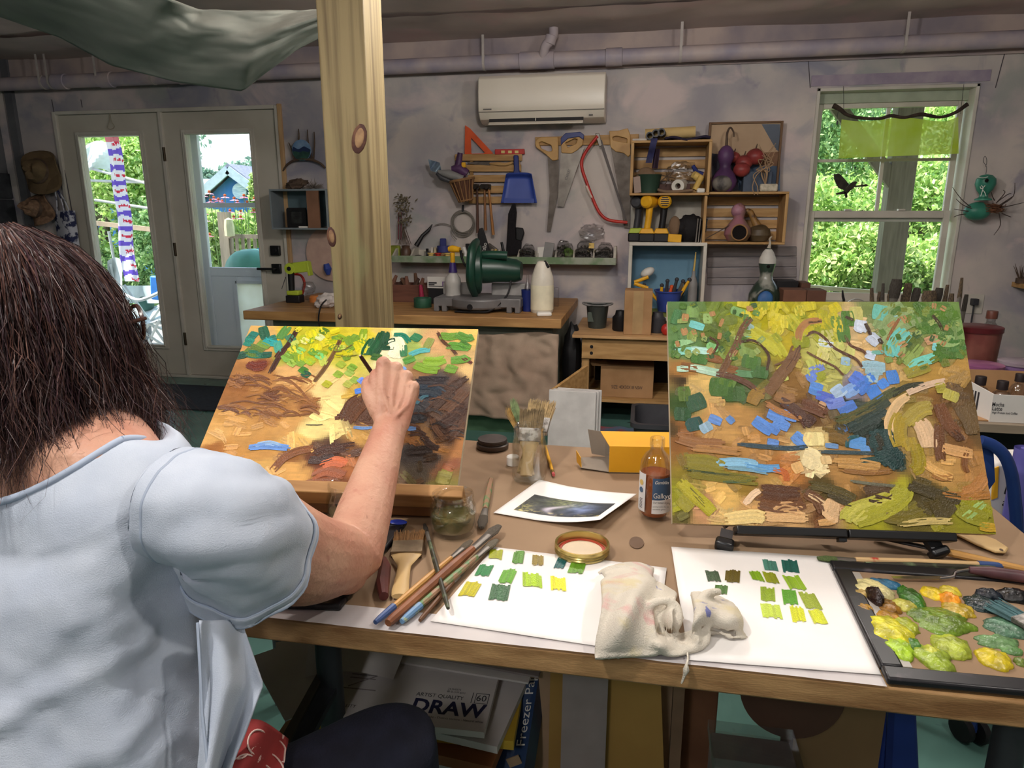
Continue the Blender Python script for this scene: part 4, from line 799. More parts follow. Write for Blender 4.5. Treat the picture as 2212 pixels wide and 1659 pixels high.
# ---- left end of the bench: lime nailer, rag, lamp
def onl(x,yy):q=aty(380+x*.3135,620,yy);return V((q.x,yy,bz))
q=onl(815,4.3);ln=thing('lime_nailer','lime green cordless tool with black grip on the left end of the workbench','power tool',q)
b=MB();b.box(q+V((0,0,.025)),(.10,.075,.05));b.build('battery',m_black,ln,bevel=.006);b=MB();b.box(q+V((0,0,.065)),(.085,.065,.03));b.build('base',m_lime,ln,bevel=.006)
MB().tube([q+V((-.02,0,.07)),q+V((-.018,0,.15)),q+V((-.015,0,.2))],[.02,.021,.022],12).build('grip',m_black,ln)
b=MB();b.lathe([(0,-.03),(.036,-.025),(.036,.025),(0,.03)],q+V((-.012,0,.225)),(0,1,0),18);b.build('head',m_lime,ln);b=MB();b.box(q+V((.065,0,.235)),(.11,.045,.07),RM(y=-.12));b.build('barrel',m_lime,ln,bevel=.006);b=MB();b.lathe([(0,-.034),(.014,-.032),(.014,.032),(0,.034)],q+V((-.012,0,.225)),(0,1,0),12);b.build('dial',m_black,ln)
b=MB();b.box(q+V((.118,0,.225)),(.015,.05,.09),RM(y=-.12));b.build('nose',m_lime,ln,bevel=.003)
MB().tube([q+V((-.045,-.02,.17)),q+V((-.075,-.03,.09))],[.003,.002],6).build('loop',m_dgrey,ln)
q=onl(850,4.5);b=MB();b.tube(smooth_path([q+V((-.03,0,.17)),q+V((.02,0,.16)),q+V((.04,0,.10)),q],4),[.008,.009,.012],8);one(b,'red_pliers',m_red,'red-handled pliers standing behind the lime tool','pliers')
q=onl(955,4.35);b=MB();b.lathe([(0,0),(.04,0),(.042,.03),(.03,.045),(0,.047)],q,n=18);one(b,'orange_tub',mat('orange_rubber',(196,120,60),.5),'small orange tub on the left end of the workbench','tub')
q=onl(915,4.45);b=MB();b.ell(q+V((0,0,.085)),(.05,.04,.04),None,16,10,fn=lambda p:1+.2*fbm(p*3));b.box(q+V((0,0,.024)),(.04,.04,.047));one(b,'crinkled_wrap',m_clear,'crinkled clear wrapping behind the orange tub','wrap',smooth=0)
rg=MB();q=onl(1040,4.1);rg.ell(q+V((0,0,.045)),(.075,.06,.045),None,24,14,fn=lambda p:1+.3*fbm(p*2.2));rg.ell(q+V((-.045,-.03,.02)),(.03,.03,.02),None,14,8,fn=lambda p:1+.3*fbm(p*3));one(rg,'crumpled_rag',mat('white_rag',(206,198,192),.9),'crumpled white rag on the bench beside the post','rag')
b=MB();b.tube(smooth_path([aty(705,655,4.0)+V((0,0,.02)),aty(693,662,3.84),aty(688,690,3.83),aty(692,720,3.83),aty(684,740,3.83)],6),.005,6);one(b,'power_cable',m_black,'black cord hanging over the left front edge of the workbench','cord')
b=MB();b.tube([c3(1035,1180,.045),c3(1045,1215,.045),c3(1050,1255,.045)],[.02,.03,.014],10);one(b,'blue_hook_tool',m_bluep,'blue plastic tool hanging on the wall behind the post','tool')
b=MB();b.lathe([(0,0),(.20,.0),(.20,.012),(0,.012)],c3(1075,1110,.012),(0,-1,0),32);one(b,'round_disc',mat('salmon_board',(196,166,150),.7),'round salmon-tinted board on the wall behind the post','board')
# ---- box shelf by the door, branch ornament
o_=.20;bxq=[c3(x,y,o_)for x,y in((640,664),(1045,664),(1045,944),(665,944))];x0,x1,z0,z1=c3(650,800,o_).x,c3(1045,800,o_).x,c3(800,944,o_).z,c3(800,664,o_).z
cbx=thing('box_shelf','grey open box shelf on the wall beside the right glass door','shelf',((x0+x1)/2,D,z0));m_bgrey=mat('blue_grey_paint',(132,140,142),.6,c2=(112,122,128),scale=4)
for nm,a in(('bottom',(x0,x1,z0,z0+.012)),('top',(x0,x1,z1-.012,z1)),('side',(x0,x0+.012,z0+.012,z1-.012)),('side',(x1-.012,x1,z0+.012,z1-.012))):MB().bx(a[0],a[1],D-o_,D,a[2],a[3]).build(nm,m_bgrey,cbx)
MB().bx(x0+.012,x1-.012,D-.012,D-.002,z0+.012,z1-.012).build('back',mat('teal_grey_paint',(96,116,122),.7),cbx);xm=c3(905,800,o_).x;MB().bx(xm,xm+.09,D-o_-.003,D-o_+.012,z0+.012,z1-.012).build('face_panel',mat('brown_panel',(138,100,76),.7,c2=(110,78,58),scale=4),cbx)
q=V((c3(832,900,.14).x,D-.14,z0+.012));bf=thing('small_picture','small black picture frame standing in the grey box shelf','frame',q);b=MB();b.ring([(-.075,0),(.075,0),(.075,.14),(-.075,.14)],[(-.045,.03),(.045,.03),(.045,.115),(-.045,.115)],q+V((0,.02,0)),(1,0,0),(0,0,1),.018);b.build('frame',m_black,bf,0);MB().bx(q.x-.05,q.x+.05,q.y+.012,q.y+.018,q.z+.02,q.z+.12).build('picture',mat('dark_photo',(58,60,58),.4,c2=(30,30,30),scale=20),bf)
b=MB();b.bx(c3(842,900,.19).x,c3(905,900,.19).x,D-.185,D-.165,z0+.012,z0+.024);one(b,'white_tag',m_wht,'small white tag lying at the front of the box shelf','tag')
bo=thing('branch_ornament','arched branch ornament with upright twigs on the wall above the box shelf','ornament',c3(870,500,.02))
MB().tube(smooth_path([c3(738,540,.02),c3(770,495,.03),c3(830,462,.04),c3(920,460,.04),c3(990,485,.03),c3(1030,520,.02)],6),[.006,.009,.010,.009,.006],8).build('arch',m_twig,bo)
for a in(((778,345),(800,400),(812,455)),((905,255),(915,360),(942,462)),((952,270),(955,350),(948,462)),((845,250),(848,300),(845,340))):MB().tube(smooth_path([c3(*p,.035)for p in a],4),[.003,.005,.006],6).build('twig',m_twig,bo)
dk=thing('painted_disc','round painted landscape disc resting on the arched branch','painting',c3(868,452,.04));cc_=c3(868,397,.04);rd=.072
b=MB();b.lathe([(0,0),(rd,0),(rd,.008),(0,.008)],cc_,(0,-1,0),36);b.build('disc',mat('disc_sky',(96,130,168),.5,c2=(130,156,186),scale=16),dk)
def arcpoly(z0,z1,f):
 P_=[];xs=np.linspace(-1,1,17)
 for x in xs:P_.append((x*rd*.985,max(-math.sqrt(max(0,1-x*x))*rd*.985,z0)))
 for x in xs[::-1]:P_.append((x*rd*.985,min(max(f(x)*rd,-math.sqrt(max(0,1-x*x))*rd*.985),math.sqrt(max(0,1-x*x))*rd*.985)))
 return P_
for nm,m_,top in(('mountains',mat('disc_navy',(36,52,88),.5),lambda x:.22+.12*math.sin(x*5)),('meadow',mat('disc_green',(52,88,74),.5,c2=(34,62,60),scale=40),lambda x:-.15+.06*math.sin(x*7))):
 pl=arcpoly(-rd,0,top);MB().prism([p for p in pl],cc_+V((0,-.0082 if nm=='mountains' else-.0090,0)),(1,0,0),(0,0,1),.0006).build(nm,m_,dk,0)
b=MB();b.ell(V((c3(830,630,.12).x,D-.12,z1+.035)),(.085,.04,.035),RM(y=-.2),20,12,fn=lambda p:1+.35*fbm(p*2.5));one(b,'driftwood',m_twig,'dark driftwood piece lying on top of the box shelf','driftwood')
pc=MB();q=V((c3(945,610,.1).x,D-.1,z1))
for k in range(60):d=V((random.gauss(0,1),random.gauss(0,.6),abs(random.gauss(0,.7)))).normalized();pc.tube([q+V((0,0,.01)),q+d*random.uniform(.04,.085)],[.003,.001],4)
one(pc,'dried_sprig',mat('dry_grey_sprig',(120,110,100),.9),'grey dried sprig on top of the box shelf','plant')
# ---- hats and bags left of the doors
def hat(cx,cy,off,rb,lb,mt_,tilt,name='felt_hat'):
 c=W(cx,cy,off);h=thing(name,lb,'hat',c);ax=V((.25*tilt,-1,.18)).normalized();b=MB()
 b.lathe([(rb*1.0,-.01),(rb*.98,.0),(rb*.75,.012),(rb*.55,.02),(rb*.5,.06),(rb*.44,.10),(rb*.25,.12),(0,.105)],c,ax,36,sq=1.12);v=b.v
 b.v=[tuple(V(p)+ax*(.035*math.sin(3*math.atan2(p[2]-c.z,p[0]-c.x)+tilt)*min(1,((V(p)-c).length/rb)**3)))for p in v];o=b.build('brim_and_crown',mt_,h,.9);s=o.modifiers.new('s','SOLIDIFY');s.thickness=.004
 b=MB();b.lathe([(rb*.545,.022),(rb*.55,.03),(rb*.53,.045),(rb*.51,.052)],c,ax,36,sq=1.12,cap=False);b.build('band',m_twig,h);return h
hat(88,372,.10,.155,'brown felt hat hanging on the wall left of the glass doors',mat('brown_felt',(108,88,62),.9,c2=(84,68,48),scale=7,bump=.3),.5);hat(84,452,.09,.12,'tan straw hat hanging below the brown felt hat',mat('tan_straw',(140,110,86),.9,c2=(110,84,66),scale=50,bump=.5),-.4,'straw_hat')
bg=thing('tote_bag','blue and white patterned cloth bag with long straps left of the glass doors','bag',W(140,540,.06));m_tote=mat('indigo_print',(196,196,206),.85,c2=(46,50,84),scale=16,lo=.44,hi=.5)
b=MB();b.grid(lambda u,v:W(116+u*46+12*v,455+v*90,.04+.05*math.sin(u*3.14)),12,14);b.build('pouch',m_tote,bg)
for a,c in((122,124),(132,142),(138,156)):MB().tube(smooth_path([W(116,400,.05),W(a,430,.06),W(c,470,.06)],4),.006,6,sq=.4).build('strap',m_tote,bg)
# ================================================================= CRATES, GOURDS, WINDOW ORNAMENTS
def crate(lb,x0,y0,x1,y1,off,dep,slats,name='wooden_crate'):
 A,B=c5(x0,y0,off),c5(x1,y1,off);e=thing(name,lb,'crate',((A.x+B.x)/2,D-off,B.z),'wall crates');t=.014
 for nm,a,m_ in(('top_board',(A.x,B.x,A.z-t,A.z),m_pine),('bottom_board',(A.x,B.x,B.z,B.z+t),m_pine),('side_board',(A.x,A.x+t*1.3,B.z+t,A.z-t),m_pineV),('side_board',(B.x-t*1.3,B.x,B.z+t,A.z-t),m_pineV)):
  MB().bx(a[0],a[1],D-off,D-off+dep,a[2],a[3]).build(nm,m_,e,bevel=.002)
 n=slats;hh=(A.z-B.z-2*t)
 for k in range(n):MB().bx(A.x+t,B.x-t,D-off+dep-.01,D-off+dep-.001,B.z+t+hh*(k+.12)/n,B.z+t+hh*(k+.85)/n).build('back_slat',m_pine,e)
 return A,B,B.z+t
 # crate A with odds and ends
A,B,fl=crate('pine crate of odds and ends right of the hand saws',95,252,757,716,.26,.25,4)
def inA(x,off,z=0):return V((c5(x,600,off).x,D-off,fl+z))
q=inA(243,.19);pt=MB();pt.lathe([(0,0),(.06,0),(.078,.11),(.082,.115),(.076,.115),(.058,.008),(0,.008)],q,n=24);one(pt,'green_pot',mat('dark_green_pot',(44,66,52),.5),'dark green flower pot inside the crate of odds and ends','pot')
b=MB();b.ell(q+V((-.02,-.01,.105)),(.062,.05,.055),None,18,12,fn=lambda p:1+.1*fbm(p*3));one(b,'brown_ball',m_tan,'brown leather bundle sitting in the dark green pot','bundle')
q=inA(145,.235);b=MB();b.box(q+V((0,0,.052)),(.045,.02,.1),RM(y=-.12));one(b,'tan_box',mat('dusty_carton',(160,140,128),.8),'small tan carton at the left inside the crate of odds and ends','carton',bevel=.002)
st_=MB();st_.grid(lambda u,v:c5(265+u*55-50*v,232+v*210,.275-.02*v+.01*math.sin(v*6)),6,18);one(st_,'blue_strap',mat('navy_webbing',(44,46,92),.7,c2=(30,30,62),scale=20),'dark blue strap hanging down over the crate of odds and ends','strap')
b=MB();b.grid(lambda u,v:c5(290+u*50-20*v,320+v*170,.2+.02*math.sin(u*5)),8,12);one(b,'dark_cloth_strip',mat('plum_cloth',(62,44,62),.9),'dark plum cloth strip hanging behind the blue strap','cloth')
q=inA(490,.19,.06);b=MB();b.ell(inA(520,.12,.125),(.10,.07,.07),None,26,18,fn=lambda p:1+.28*fbm(p*3));one(b,'plastic_wad',m_clear,'wad of clear plastic sheeting in the crate of odds and ends','plastic',smooth=0)
b=MB();b.box(inA(460,.13,.03),(.2,.1,.055));one(b,'dark_carton',mat('dark_carton',(84,62,56),.8),'flat dark carton under the white roll in the crate','carton',bevel=.003)
b=MB();b.lathe([(.018,0),(.04,0),(.04,.12),(.018,.12),(.018,0)],inA(492,.24,.042),(.3,1,0.05),24,cap=False);one(b,'white_roll',m_tx,'white roll with open core facing out of the crate','roll')
b=MB();b.tube([inA(620,.2,.115),inA(650,.19,.10),inA(690,.17,.085)],[.022,.026,.024],14);one(b,'yellow_bulb',m_gold,'pale yellow knob-ended piece in the crate of odds and ends','fitting')
b=MB();b.tube([inA(690,.225,.10),inA(640,.235,.018)],[.018,.018],14);one(b,'yellow_tube',mat('butter_yellow',(206,170,90),.6),'butter yellow tube leaning at the right of the crate','tube')
b=MB();b.tube([inA(610,.16,.17),inA(645,.16,.13),inA(700,.16,.115)],[.012,.015,.016],10);one(b,'navy_trowel',m_dblue,'navy curved handle behind the yellow pieces in the crate','handle')
b=MB();b.tube(smooth_path([inA(320,.25,.022),inA(380,.25,.010),inA(460,.25,.008),inA(560,.25,.012),inA(620,.25,.016)],5),[.008,.009,.008],8);one(b,'curved_branch',m_tan,'pale curved branch lying along the crate front','branch')
b=MB();b.box(inA(690,.24,.014),(.05,.03,.028),RM(z=.3));one(b,'paper_scrap',m_wht,'crumpled white paper scrap at the crate corner','paper',bevel=.008)
for k,(a,c)in enumerate((((340,.05),(420,.10)),((380,.03),(450,.12)),((350,.09),(470,.07)))):b=MB();b.tube([inA(a[0],.22,a[1]+.02),inA(c[0],.2,c[1]+.02)],.003,5);one(b,'thin_stick',m_twig,('thin twig lowest among the twigs right of the green pot','thin twig tallest among the twigs right of the green pot','thin twig lying flattest right of the green pot')[k],'twig','twigs in the crate')
tz=A.z
q=V((c5(425,175,.15).x,D-.15,tz+.045));b=MB();b.tube([q+V((-.155,0,0)),q+V((.155,0,.012))],.034,20);one(b,'cream_roll',mat('cream_paper',(206,178,120),.7,c2=(190,160,104),scale=5),'cream paper roll on top of the crate of odds and ends','roll')
for k,(x,zz)in enumerate(((250,.026),(300,.04),(347,.046))):
 p=V((c5(x,220,.24).x,D-.27,tz+zz));b=MB();b.lathe([(.016,0),(.024,0),(.024,.16),(.016,.16),(.016,0)],p,(.1,1,0),18,cap=False);one(b,'black_pipe',m_dgrey,('dark pipe end at the left on the crate top','dark pipe end in the middle on the crate top','dark pipe end with pale rim nearest the cream roll')[k],'pipe','pipe ends on the crate')
b=MB();b.grid(lambda u,v:V((c5(380+u*385,220,.2).x,D-.26+.2*v,tz+.014+.01*math.sin(u*9+v*3))),24,6);o=one(b,'dark_cloth',mat('black_purple_cloth',(40,32,52),.9),'dark purple cloth lying folded along the crate top','cloth');s=o.modifiers.new('s','SOLIDIFY');s.thickness=.012
b=MB();b.bx(c5(105,245,.25).x,c5(225,245,.25).x,D-.25,D-.1,tz+.001,tz+.012);one(b,'metal_strip',m_steel,'flat grey metal strip on the left of the crate top','strip')
# crate C, picture and gourds
A2,B2,fl2=crate('pine crate holding gourds under the still-life picture',722,690,1402,1140,.24,.23,4)
def inC(x,off,z=0):return V((c5(x,900,off).x,D-off,fl2+z))
pz=A2 .z;P0,P1=c5(762,96,.08),c5(1390,88,.08);px0,px1,pzt=P0 .x,P1 .x,P0 .z
pic=thing('still_life_picture','framed tan and slate picture standing on the lower crate','picture',((px0+px1)/2,D-.06,pz));fw_=.012
m_frm=mat('walnut_frame',(112,82,54),.6)
MB().bx(px0,px1,D-.07,D-.062,pz,pzt).build('canvas',mat('picture_tan',(178,152,122),.7,c2=(164,138,110),scale=5),pic)
for a in((px0-.002,px0+fw_,pz,pzt),(px1-fw_,px1+.002,pz,pzt),(px0+fw_,px1-fw_,pzt-fw_,pzt),(px0+fw_,px1-fw_,pz,pz+fw_)):MB().bx(a[0],a[1],D-.085,D-.055,a[2],a[3]).build('frame',m_frm,pic,bevel=.002)
def pp(pts):return[c5(x,y,.0705)for x,y in pts]
for nm,pts,c in(('slate_field',[(1205,112),(1362,112),(1362,350),(1330,330)],(92,100,112)),('dark_field',[(782,360),(900,380),(1000,470),(1040,680),(782,680)],(52,50,64)),('blue_field',[(1000,560),(1130,460),(1362,470),(1362,680),(1010,680)],(82,100,124)),('rust_field',[(1190,356),(1362,345),(1362,470),(1180,460)],(134,98,72))):MB().slab(pp(pts),(0,-.001 if nm!='blue_field' else-.0016,0)).build(nm,mat(nm,c,.7,c2=tuple(int(v*.85)for v in c),scale=6),pic,0)
def gourd(lb,q,prof,m_,name='gourd',axis=(0,0,1),n=28):b=MB();b.lathe(prof,q,axis,n);return b
g=thing('purple_gourd','purple long-necked gourd standing before the still-life picture','gourd',V((c5(880,680,.19).x,D-.19,pz)))
q=V(g.location);b=gourd('',q,[(0,0),(.05,.004),(.075,.04),(.078,.07),(.06,.11),(.036,.14),(.032,.16),(.042,.185),(.05,.21),(.046,.245),(.028,.27),(.012,.28),(0,.282)],None);b.build('body',m_purple,g)
MB().tube(smooth_path([q+V((0,0,.278)),q+V((-.002,0,.32)),q+V((.0,0,.36)),q+V((.015,0,.385)),q+V((.035,0,.36)),q+V((.04,0,.33))],5),[.009,.006,.004],8).build('stem',m_twig,g)
MB().ell(q+V((-.015,-.045,.052)),(.062,.05,.05),None,20,12).build('base_patch',mat('grey_ash',(118,112,104),.7,c2=(64,60,60),scale=12,lo=.4,hi=.55),g)
for k,(x,y,r,o_)in enumerate(((1152,388,.058,.15),(1055,440,.054,.15),(1035,500,.052,.19),(970,395,.04,.12))):
 p=c5(x,y,o_);e=thing('red_gourd',('round red gourd, highest of the red ones before the picture','round red gourd in the middle of the red cluster','round red gourd, lowest of the red cluster','small red gourd half hidden behind the purple one')[k],'gourd',p-V((0,0,r*.9)),'red gourds before the picture')
 MB().ell(p,(r,r*.95,r*.9),None,22,14,fn=lambda v:1-.06*abs(v.z)).build('body',mat('red_gourd_skin',(150,62,56),.45,c2=(116,44,44),scale=14),e);MB().tube([p+V((0,0,r*.85)),p+V((.006,0,r*1.3))],[.006,.003],6).build('stem',m_twig,e)
b=MB();b.box(V((c5(1165,600,.16).x,D-.14,pz+.062)),(.17,.09,.122));one(b,'gourd_riser',mat('slate_block',(74,84,100),.7),'slate blue block under the red gourds','block',bevel=.004)
q=V((c5(1262,650,.2).x,D-.21,pz));b=MB();b.box(q+V((0,0,.024)),(.105,.05,.046));o=one(b,'white_stone',mat('pale_stone',(202,192,172),.9,c2=(170,160,140),scale=40,bump=1,bscale=60),'pale rough stone at the right front of the crate top','stone',bevel=.01)
vr=thing('dried_vine','tangled dried vine roots rising from the pale stone','plant',q+V((0,0,.048)))
for k in range(12):a=random.uniform(0,6.28);MB().tube(smooth_path([q+V((-.02,0,.045)),q+V((-.03+.02*math.cos(a),-.02*math.sin(a),.12)),q+V((-.03+.05*math.cos(a*2),.03*math.sin(a),.16+.03*math.sin(a*3))),q+V((-.02+.06*math.cos(a),.02,.16+.14*random.random()))],4),[.004,.003,.0015],5).build('root',mat('pale_root',(166,136,104),.8),vr)
for k in range(2):MB().tube(smooth_path([q+V((-.03,-.02,.14)),q+V((-.08-.02*k,-.03,.10)),q+V((-.10+.03*k,-.03,.03)),q+V((-.085+.02*k,-.035,-.02))],4),.003,5).build('root',mat('pale_root',0),vr)
# gourds in crate C
q=inC(1010,.15);g=thing('gourd_birdhouse','pink-topped gourd birdhouse with a dark hole in the lower crate','birdhouse',q)
gourd('',q,[(0,0),(.06,.004),(.085,.045),(.08,.085),(.05,.125),(.034,.145),(.036,.165),(.043,.19),(.034,.222),(.012,.24),(0,.242)],None).build('body',mat('olive_pink_gourd',(120,104,78),.5,c2=(150,100,110),scale=5,lo=.42,hi=.58),g)
MB().ell(q+V((-.005,0,.192)),(.044,.044,.045),None,18,12).build('pink_cap',mat('pink_lilac',(178,132,146),.5,c2=(140,96,112),scale=9),g);MB().lathe([(0,0),(.046,0),(.046,.012),(0,.012)],q+V((0,-.076,.06)),(0,-1,.15),22).build('entrance',mat('hole_dark',(20,14,12),1),g)
MB().tube([q+V((0,-.088,.06))+V((math.cos(a)*.048,-.0,math.sin(a)*.048))for a in np.linspace(0,6.283,25)],.005,6).build('hole_rim',mat('tan_rim',(160,120,80),.6),g)
MB().tube([q+V((-.05,-.03,.105)),q+V((-.20,-.06,.02))],[.004,.003],6).build('perch',m_twig,g)
q=inC(1195,.12);g=thing('brown_gourd','mottled brown gourd with a bent neck at the right of the lower crate','gourd',q)
gourd('',q,[(0,0),(.05,.004),(.072,.04),(.066,.075),(.04,.1),(.02,.108)],None).build('body',mat('mottled_olive',(98,84,62),.5,c2=(72,58,40),scale=12),g);MB().tube(smooth_path([q+V((-.01,0,.09)),q+V((-.04,0,.14)),q+V((-.06,0,.18)),q+V((-.085,0,.19)),q+V((-.10,0,.17))],5),[.03,.02,.018,.018,.012],12).build('neck',mat('mottled_tan',(140,104,56),.5,c2=(86,60,36),scale=30,lo=.4,hi=.55),g)
# box D (white frame, blue back) and things on and in it
A3,B3=c5(76,1118,.25),c5(712,1610,.25);z3b=.60
dx=thing('white_cubby','white-framed cubby with a blue back on the wall under the drills','shelf',((A3 .x+B3 .x)/2,D-.25,z3b))
for nm,a in(('top',(A3 .x,B3 .x,A3 .z-.022,A3 .z)),('side',(A3 .x,A3 .x+.022,z3b,A3 .z-.022)),('side',(B3 .x-.022,B3 .x,z3b,A3 .z-.022)),('bottom',(A3 .x+.022,B3 .x-.022,z3b,z3b+.022))):MB().bx(a[0],a[1],D-.25,D,a[2],a[3]).build(nm,m_white,dx,bevel=.002)
MB().bx(A3 .x+.022,B3 .x-.022,D-.014,D-.002,z3b+.022,A3 .z-.022).build('back',mat('blue_back_board',(110,150,172),.7,c2=(92,130,154),scale=3),dx)
q=V((c5(412,1500,.16).x,D-.16,.655));tb=thing('blue_bin','blue plastic bin of hand tools inside the white cubby','bin',q)
b=MB();b.lathe([(0,0),(.085,0),(.118,.13),(.126,.13),(.126,.138),(.114,.138),(.082,.008),(0,.008)],q,n=32,sq=.75);b.build('tub',m_bluep,tb)
b=MB();b.bx(q.x-.13,q.x+.13,D-.23,D-.05,z3b+.022,.654);one(b,'green_box',mat('olive_green_box',(120,130,60),.6),'olive green box under the blue tool bin','box')
tl=[((-.085,.1),(-.16,.17),m_yel,'yellow clamp handle sticking left out of the blue bin'),((-.06,.1),(-.045,.17),m_yel,'yellow-knobbed tool standing in the blue bin'),((-.02,.1),(-.01,.2),m_dgrey,'dark plier handle upright in the blue bin'),((.0,.1),(.02,.16),m_orange,'orange squeeze handle in the blue bin'),((.03,.1),(.05,.21),m_dgrey,'dark toothed tool in the middle of the blue bin'),((.06,.1),(.09,.2),m_steel,'steel wrench leaning right in the blue bin'),((.07,.1),(.13,.21),m_yel,'yellow-gripped pliers leaning right out of the blue bin'),((.09,.1),(.11,.18),m_black,'black handle at the right of the blue bin')]
for(a,c,m_,lb)in tl:
 p0,p1=q+V((a[0]*.8,-.02,a[1]-.03)),q+V((c[0],-.03+random.uniform(0,.04),c[1]));e=thing('hand_tool',lb,'tool',p0,'tools in the blue bin');MB().tube([p0,(p0+p1)/2,p1],[.008,.012,.009],8).build('grip',m_,e);MB().ell(p1,(.014,.012,.014),None,10,7).build('end',m_dgrey if m_ is not m_orange else m_orange,e)
yc_=thing('yellow_clamp','yellow V-shaped clamp lying left of the blue bin','clamp',V((c5(170,1500,.22).x,D-.2,.64)))
for a in((120,1460,240,1415),(118,1470,235,1510)):MB().tube([c5(a[0],a[1],.21),c5(a[2],a[3],.21)],.012,8).build('jaw',m_yel,yc_)
b=MB();b.box(V((c5(175,1560,.2).x,D-.17,z3b+.045)),(.12,.1,.046));one(b,'maroon_box',mat('maroon_box',(90,44,40),.7),'low maroon box under the yellow clamp','box',bevel=.003)
b=MB();b.ell(c5(232,1375,.13),(.05,.04,.03),RM(y=-.5),16,10);one(b,'white_scoop',m_wht,'white plastic scoop behind the yellow clamp','scoop')
q=V((c5(618,1500,.16).x,D-.16,z3b+.022));b=MB();b.lathe([(0,0),(.03,0),(.03,.22),(.02,.25),(.012,.27),(.012,.3),(0,.3)],q,n=18);one(b,'sealant_tube',m_grey,'grey sealant tube at the right inside the white cubby','tube')
b=MB();b.tube([q+V((.0,0,.30)),q+V((.004,0,.36)),q+V((.006,0,.42))],[.012,.011,.006],10,sq=.6);one(b,'wooden_paddle',m_gold,'pale wooden paddle standing above the sealant tube','paddle')
b=MB();b.box(q+V((-.06,-.06,.03)),(.13,.06,.06),RM(z=.1));one(b,'tan_sponge',m_tan,'tan sponge at the lower right of the cubby','sponge',bevel=.015)
# drills on the cubby top
dz=A3 .z
def drill(x,off,hc,gc,bc,lb,vent=False,side=0):
 q=V((c5(x,1100,off).x,D-off,dz));e=thing('cordless_drill',lb,'drill',q,'drills on the cubby')
 b=MB();b.box(q+V((0,0,.028)),(.10,.09,.056));b.build('battery',m_black,e,bevel=.008);b=MB();b.box(q+V((0,0,.07)),(.1,.08,.035),top=.72);b.build('foot',bc,e,bevel=.006)
 MB().tube([q+V((0,0,.07)),q+V((.008,0,.15)),q+V((.012,0,.22))],[.022,.021,.024],14).build('grip',gc,e)
 d=V((side,-1,0)).normalized()if not vent else V((0,-1,0));c=q+V((.012,0,.255));b=MB();b.lathe([(0,-.075),(.03,-.073),(.042,-.05),(.044,0),(.042,.05),(.03,.065),(0,.067)],c,d,22);b.build('motor',hc,e)
 MB().lathe([(.03,-.12),(.032,-.07),(0,-.07)],c,d,16).build('chuck',m_black,e)
 if vent:
  for k in range(5):MB().box(c+V((0,-.066,-.024+.012*k)),(.05 if k in(1,2,3)else .036,.008,.005)).build('vent_slot',m_black,e)
 return e
drill(130,.12,m_dgrey,m_dgrey,m_lime,'grey drill with lime foot, leftmost of the three drills',side=-.3);drill(222,.19,m_yel,m_yel,m_yel,'all-yellow drill in the middle of the three drills',side=-.55);drill(345,.18,m_yel,m_black,m_yel,'yellow drill with black grip and vented back facing the room',True)
q=V((c5(463,1090,.22).x,D-.22,dz));b=MB();b.box(q+V((0,0,.026)),(.085,.03,.05),RM(y=.05));one(b,'yellow_block',m_yel,'small yellow plastic block right of the drills','block',bevel=.004)
q=V((c5(595,1000,.13).x,D-.13,dz));b=MB();b.ell(q+V((0,0,.085)),(.10,.07,.085),None,26,18,fn=lambda p:1+.22*fbm(p*2.2+V((3,0,0))));one(b,'black_bag',mat('black_bag',(24,22,24),.8,bump=.4,bscale=40),'black soft bag on the cubby beside the drills','bag')
q=V((c5(462,1000,.17).x,D-.16,dz));b=MB();b.ell(q+V((0,0,.10)),(.038,.03,.065),None,18,12);b.tube([q+V((-.0,0,.12)),q+V((-.07,-.02,.07))],.003,5);b.lathe([(.02,0),(.02,.05),(0,.05)],q,n=12);one(b,'tan_pouch',m_tan,'tan drawstring pouch before the black bag','pouch')
for k,x in enumerate((652,668,690,706)):p=V((c5(x,1000,.18).x,D-.18,dz));b=MB();b.box(p+V((.004*k,0,.075)),(.008,.06,.15),RM(y=.12 if k>1 else .04));one(b,'metal_plate',m_steel if k!=3 else m_dgrey,('upright metal plate nearest the black bag','upright metal plate, second from the black bag','leaning metal plate, third from the black bag','dark leaning plate at the crate side')[k],'plate','plates beside the black bag',bevel=.001)
b=MB();b.bx(A3 .x,B3 .x+.0,D-.012,D-.001,dz,B.z-.002);one(b,'drill_backboard',mat('warm_white_board',(182,176,164),.7),'plain pale backboard behind the drills','board')
# plank panel under the lower crate
for k,(y0,y1)in enumerate(((1160,1240),(1248,1330),(1338,1420),(1428,1480))):b=sl([(740,y0),(1500,y0-6),(1500,y1-6),(740,y1)],c5,.0,.012);one(b,'wall_plank',mat('grey_wash_plank',(150,142,140),.4,c2=(126,120,122),scale=4,stretch=(1,6,6)),('grey-washed wall plank directly under the lower crate','grey-washed wall plank, second below the lower crate','grey-washed wall plank, third below the lower crate','narrow grey-washed plank, lowest below the crate')[k],'plank','planks under the crate',bevel=.002)
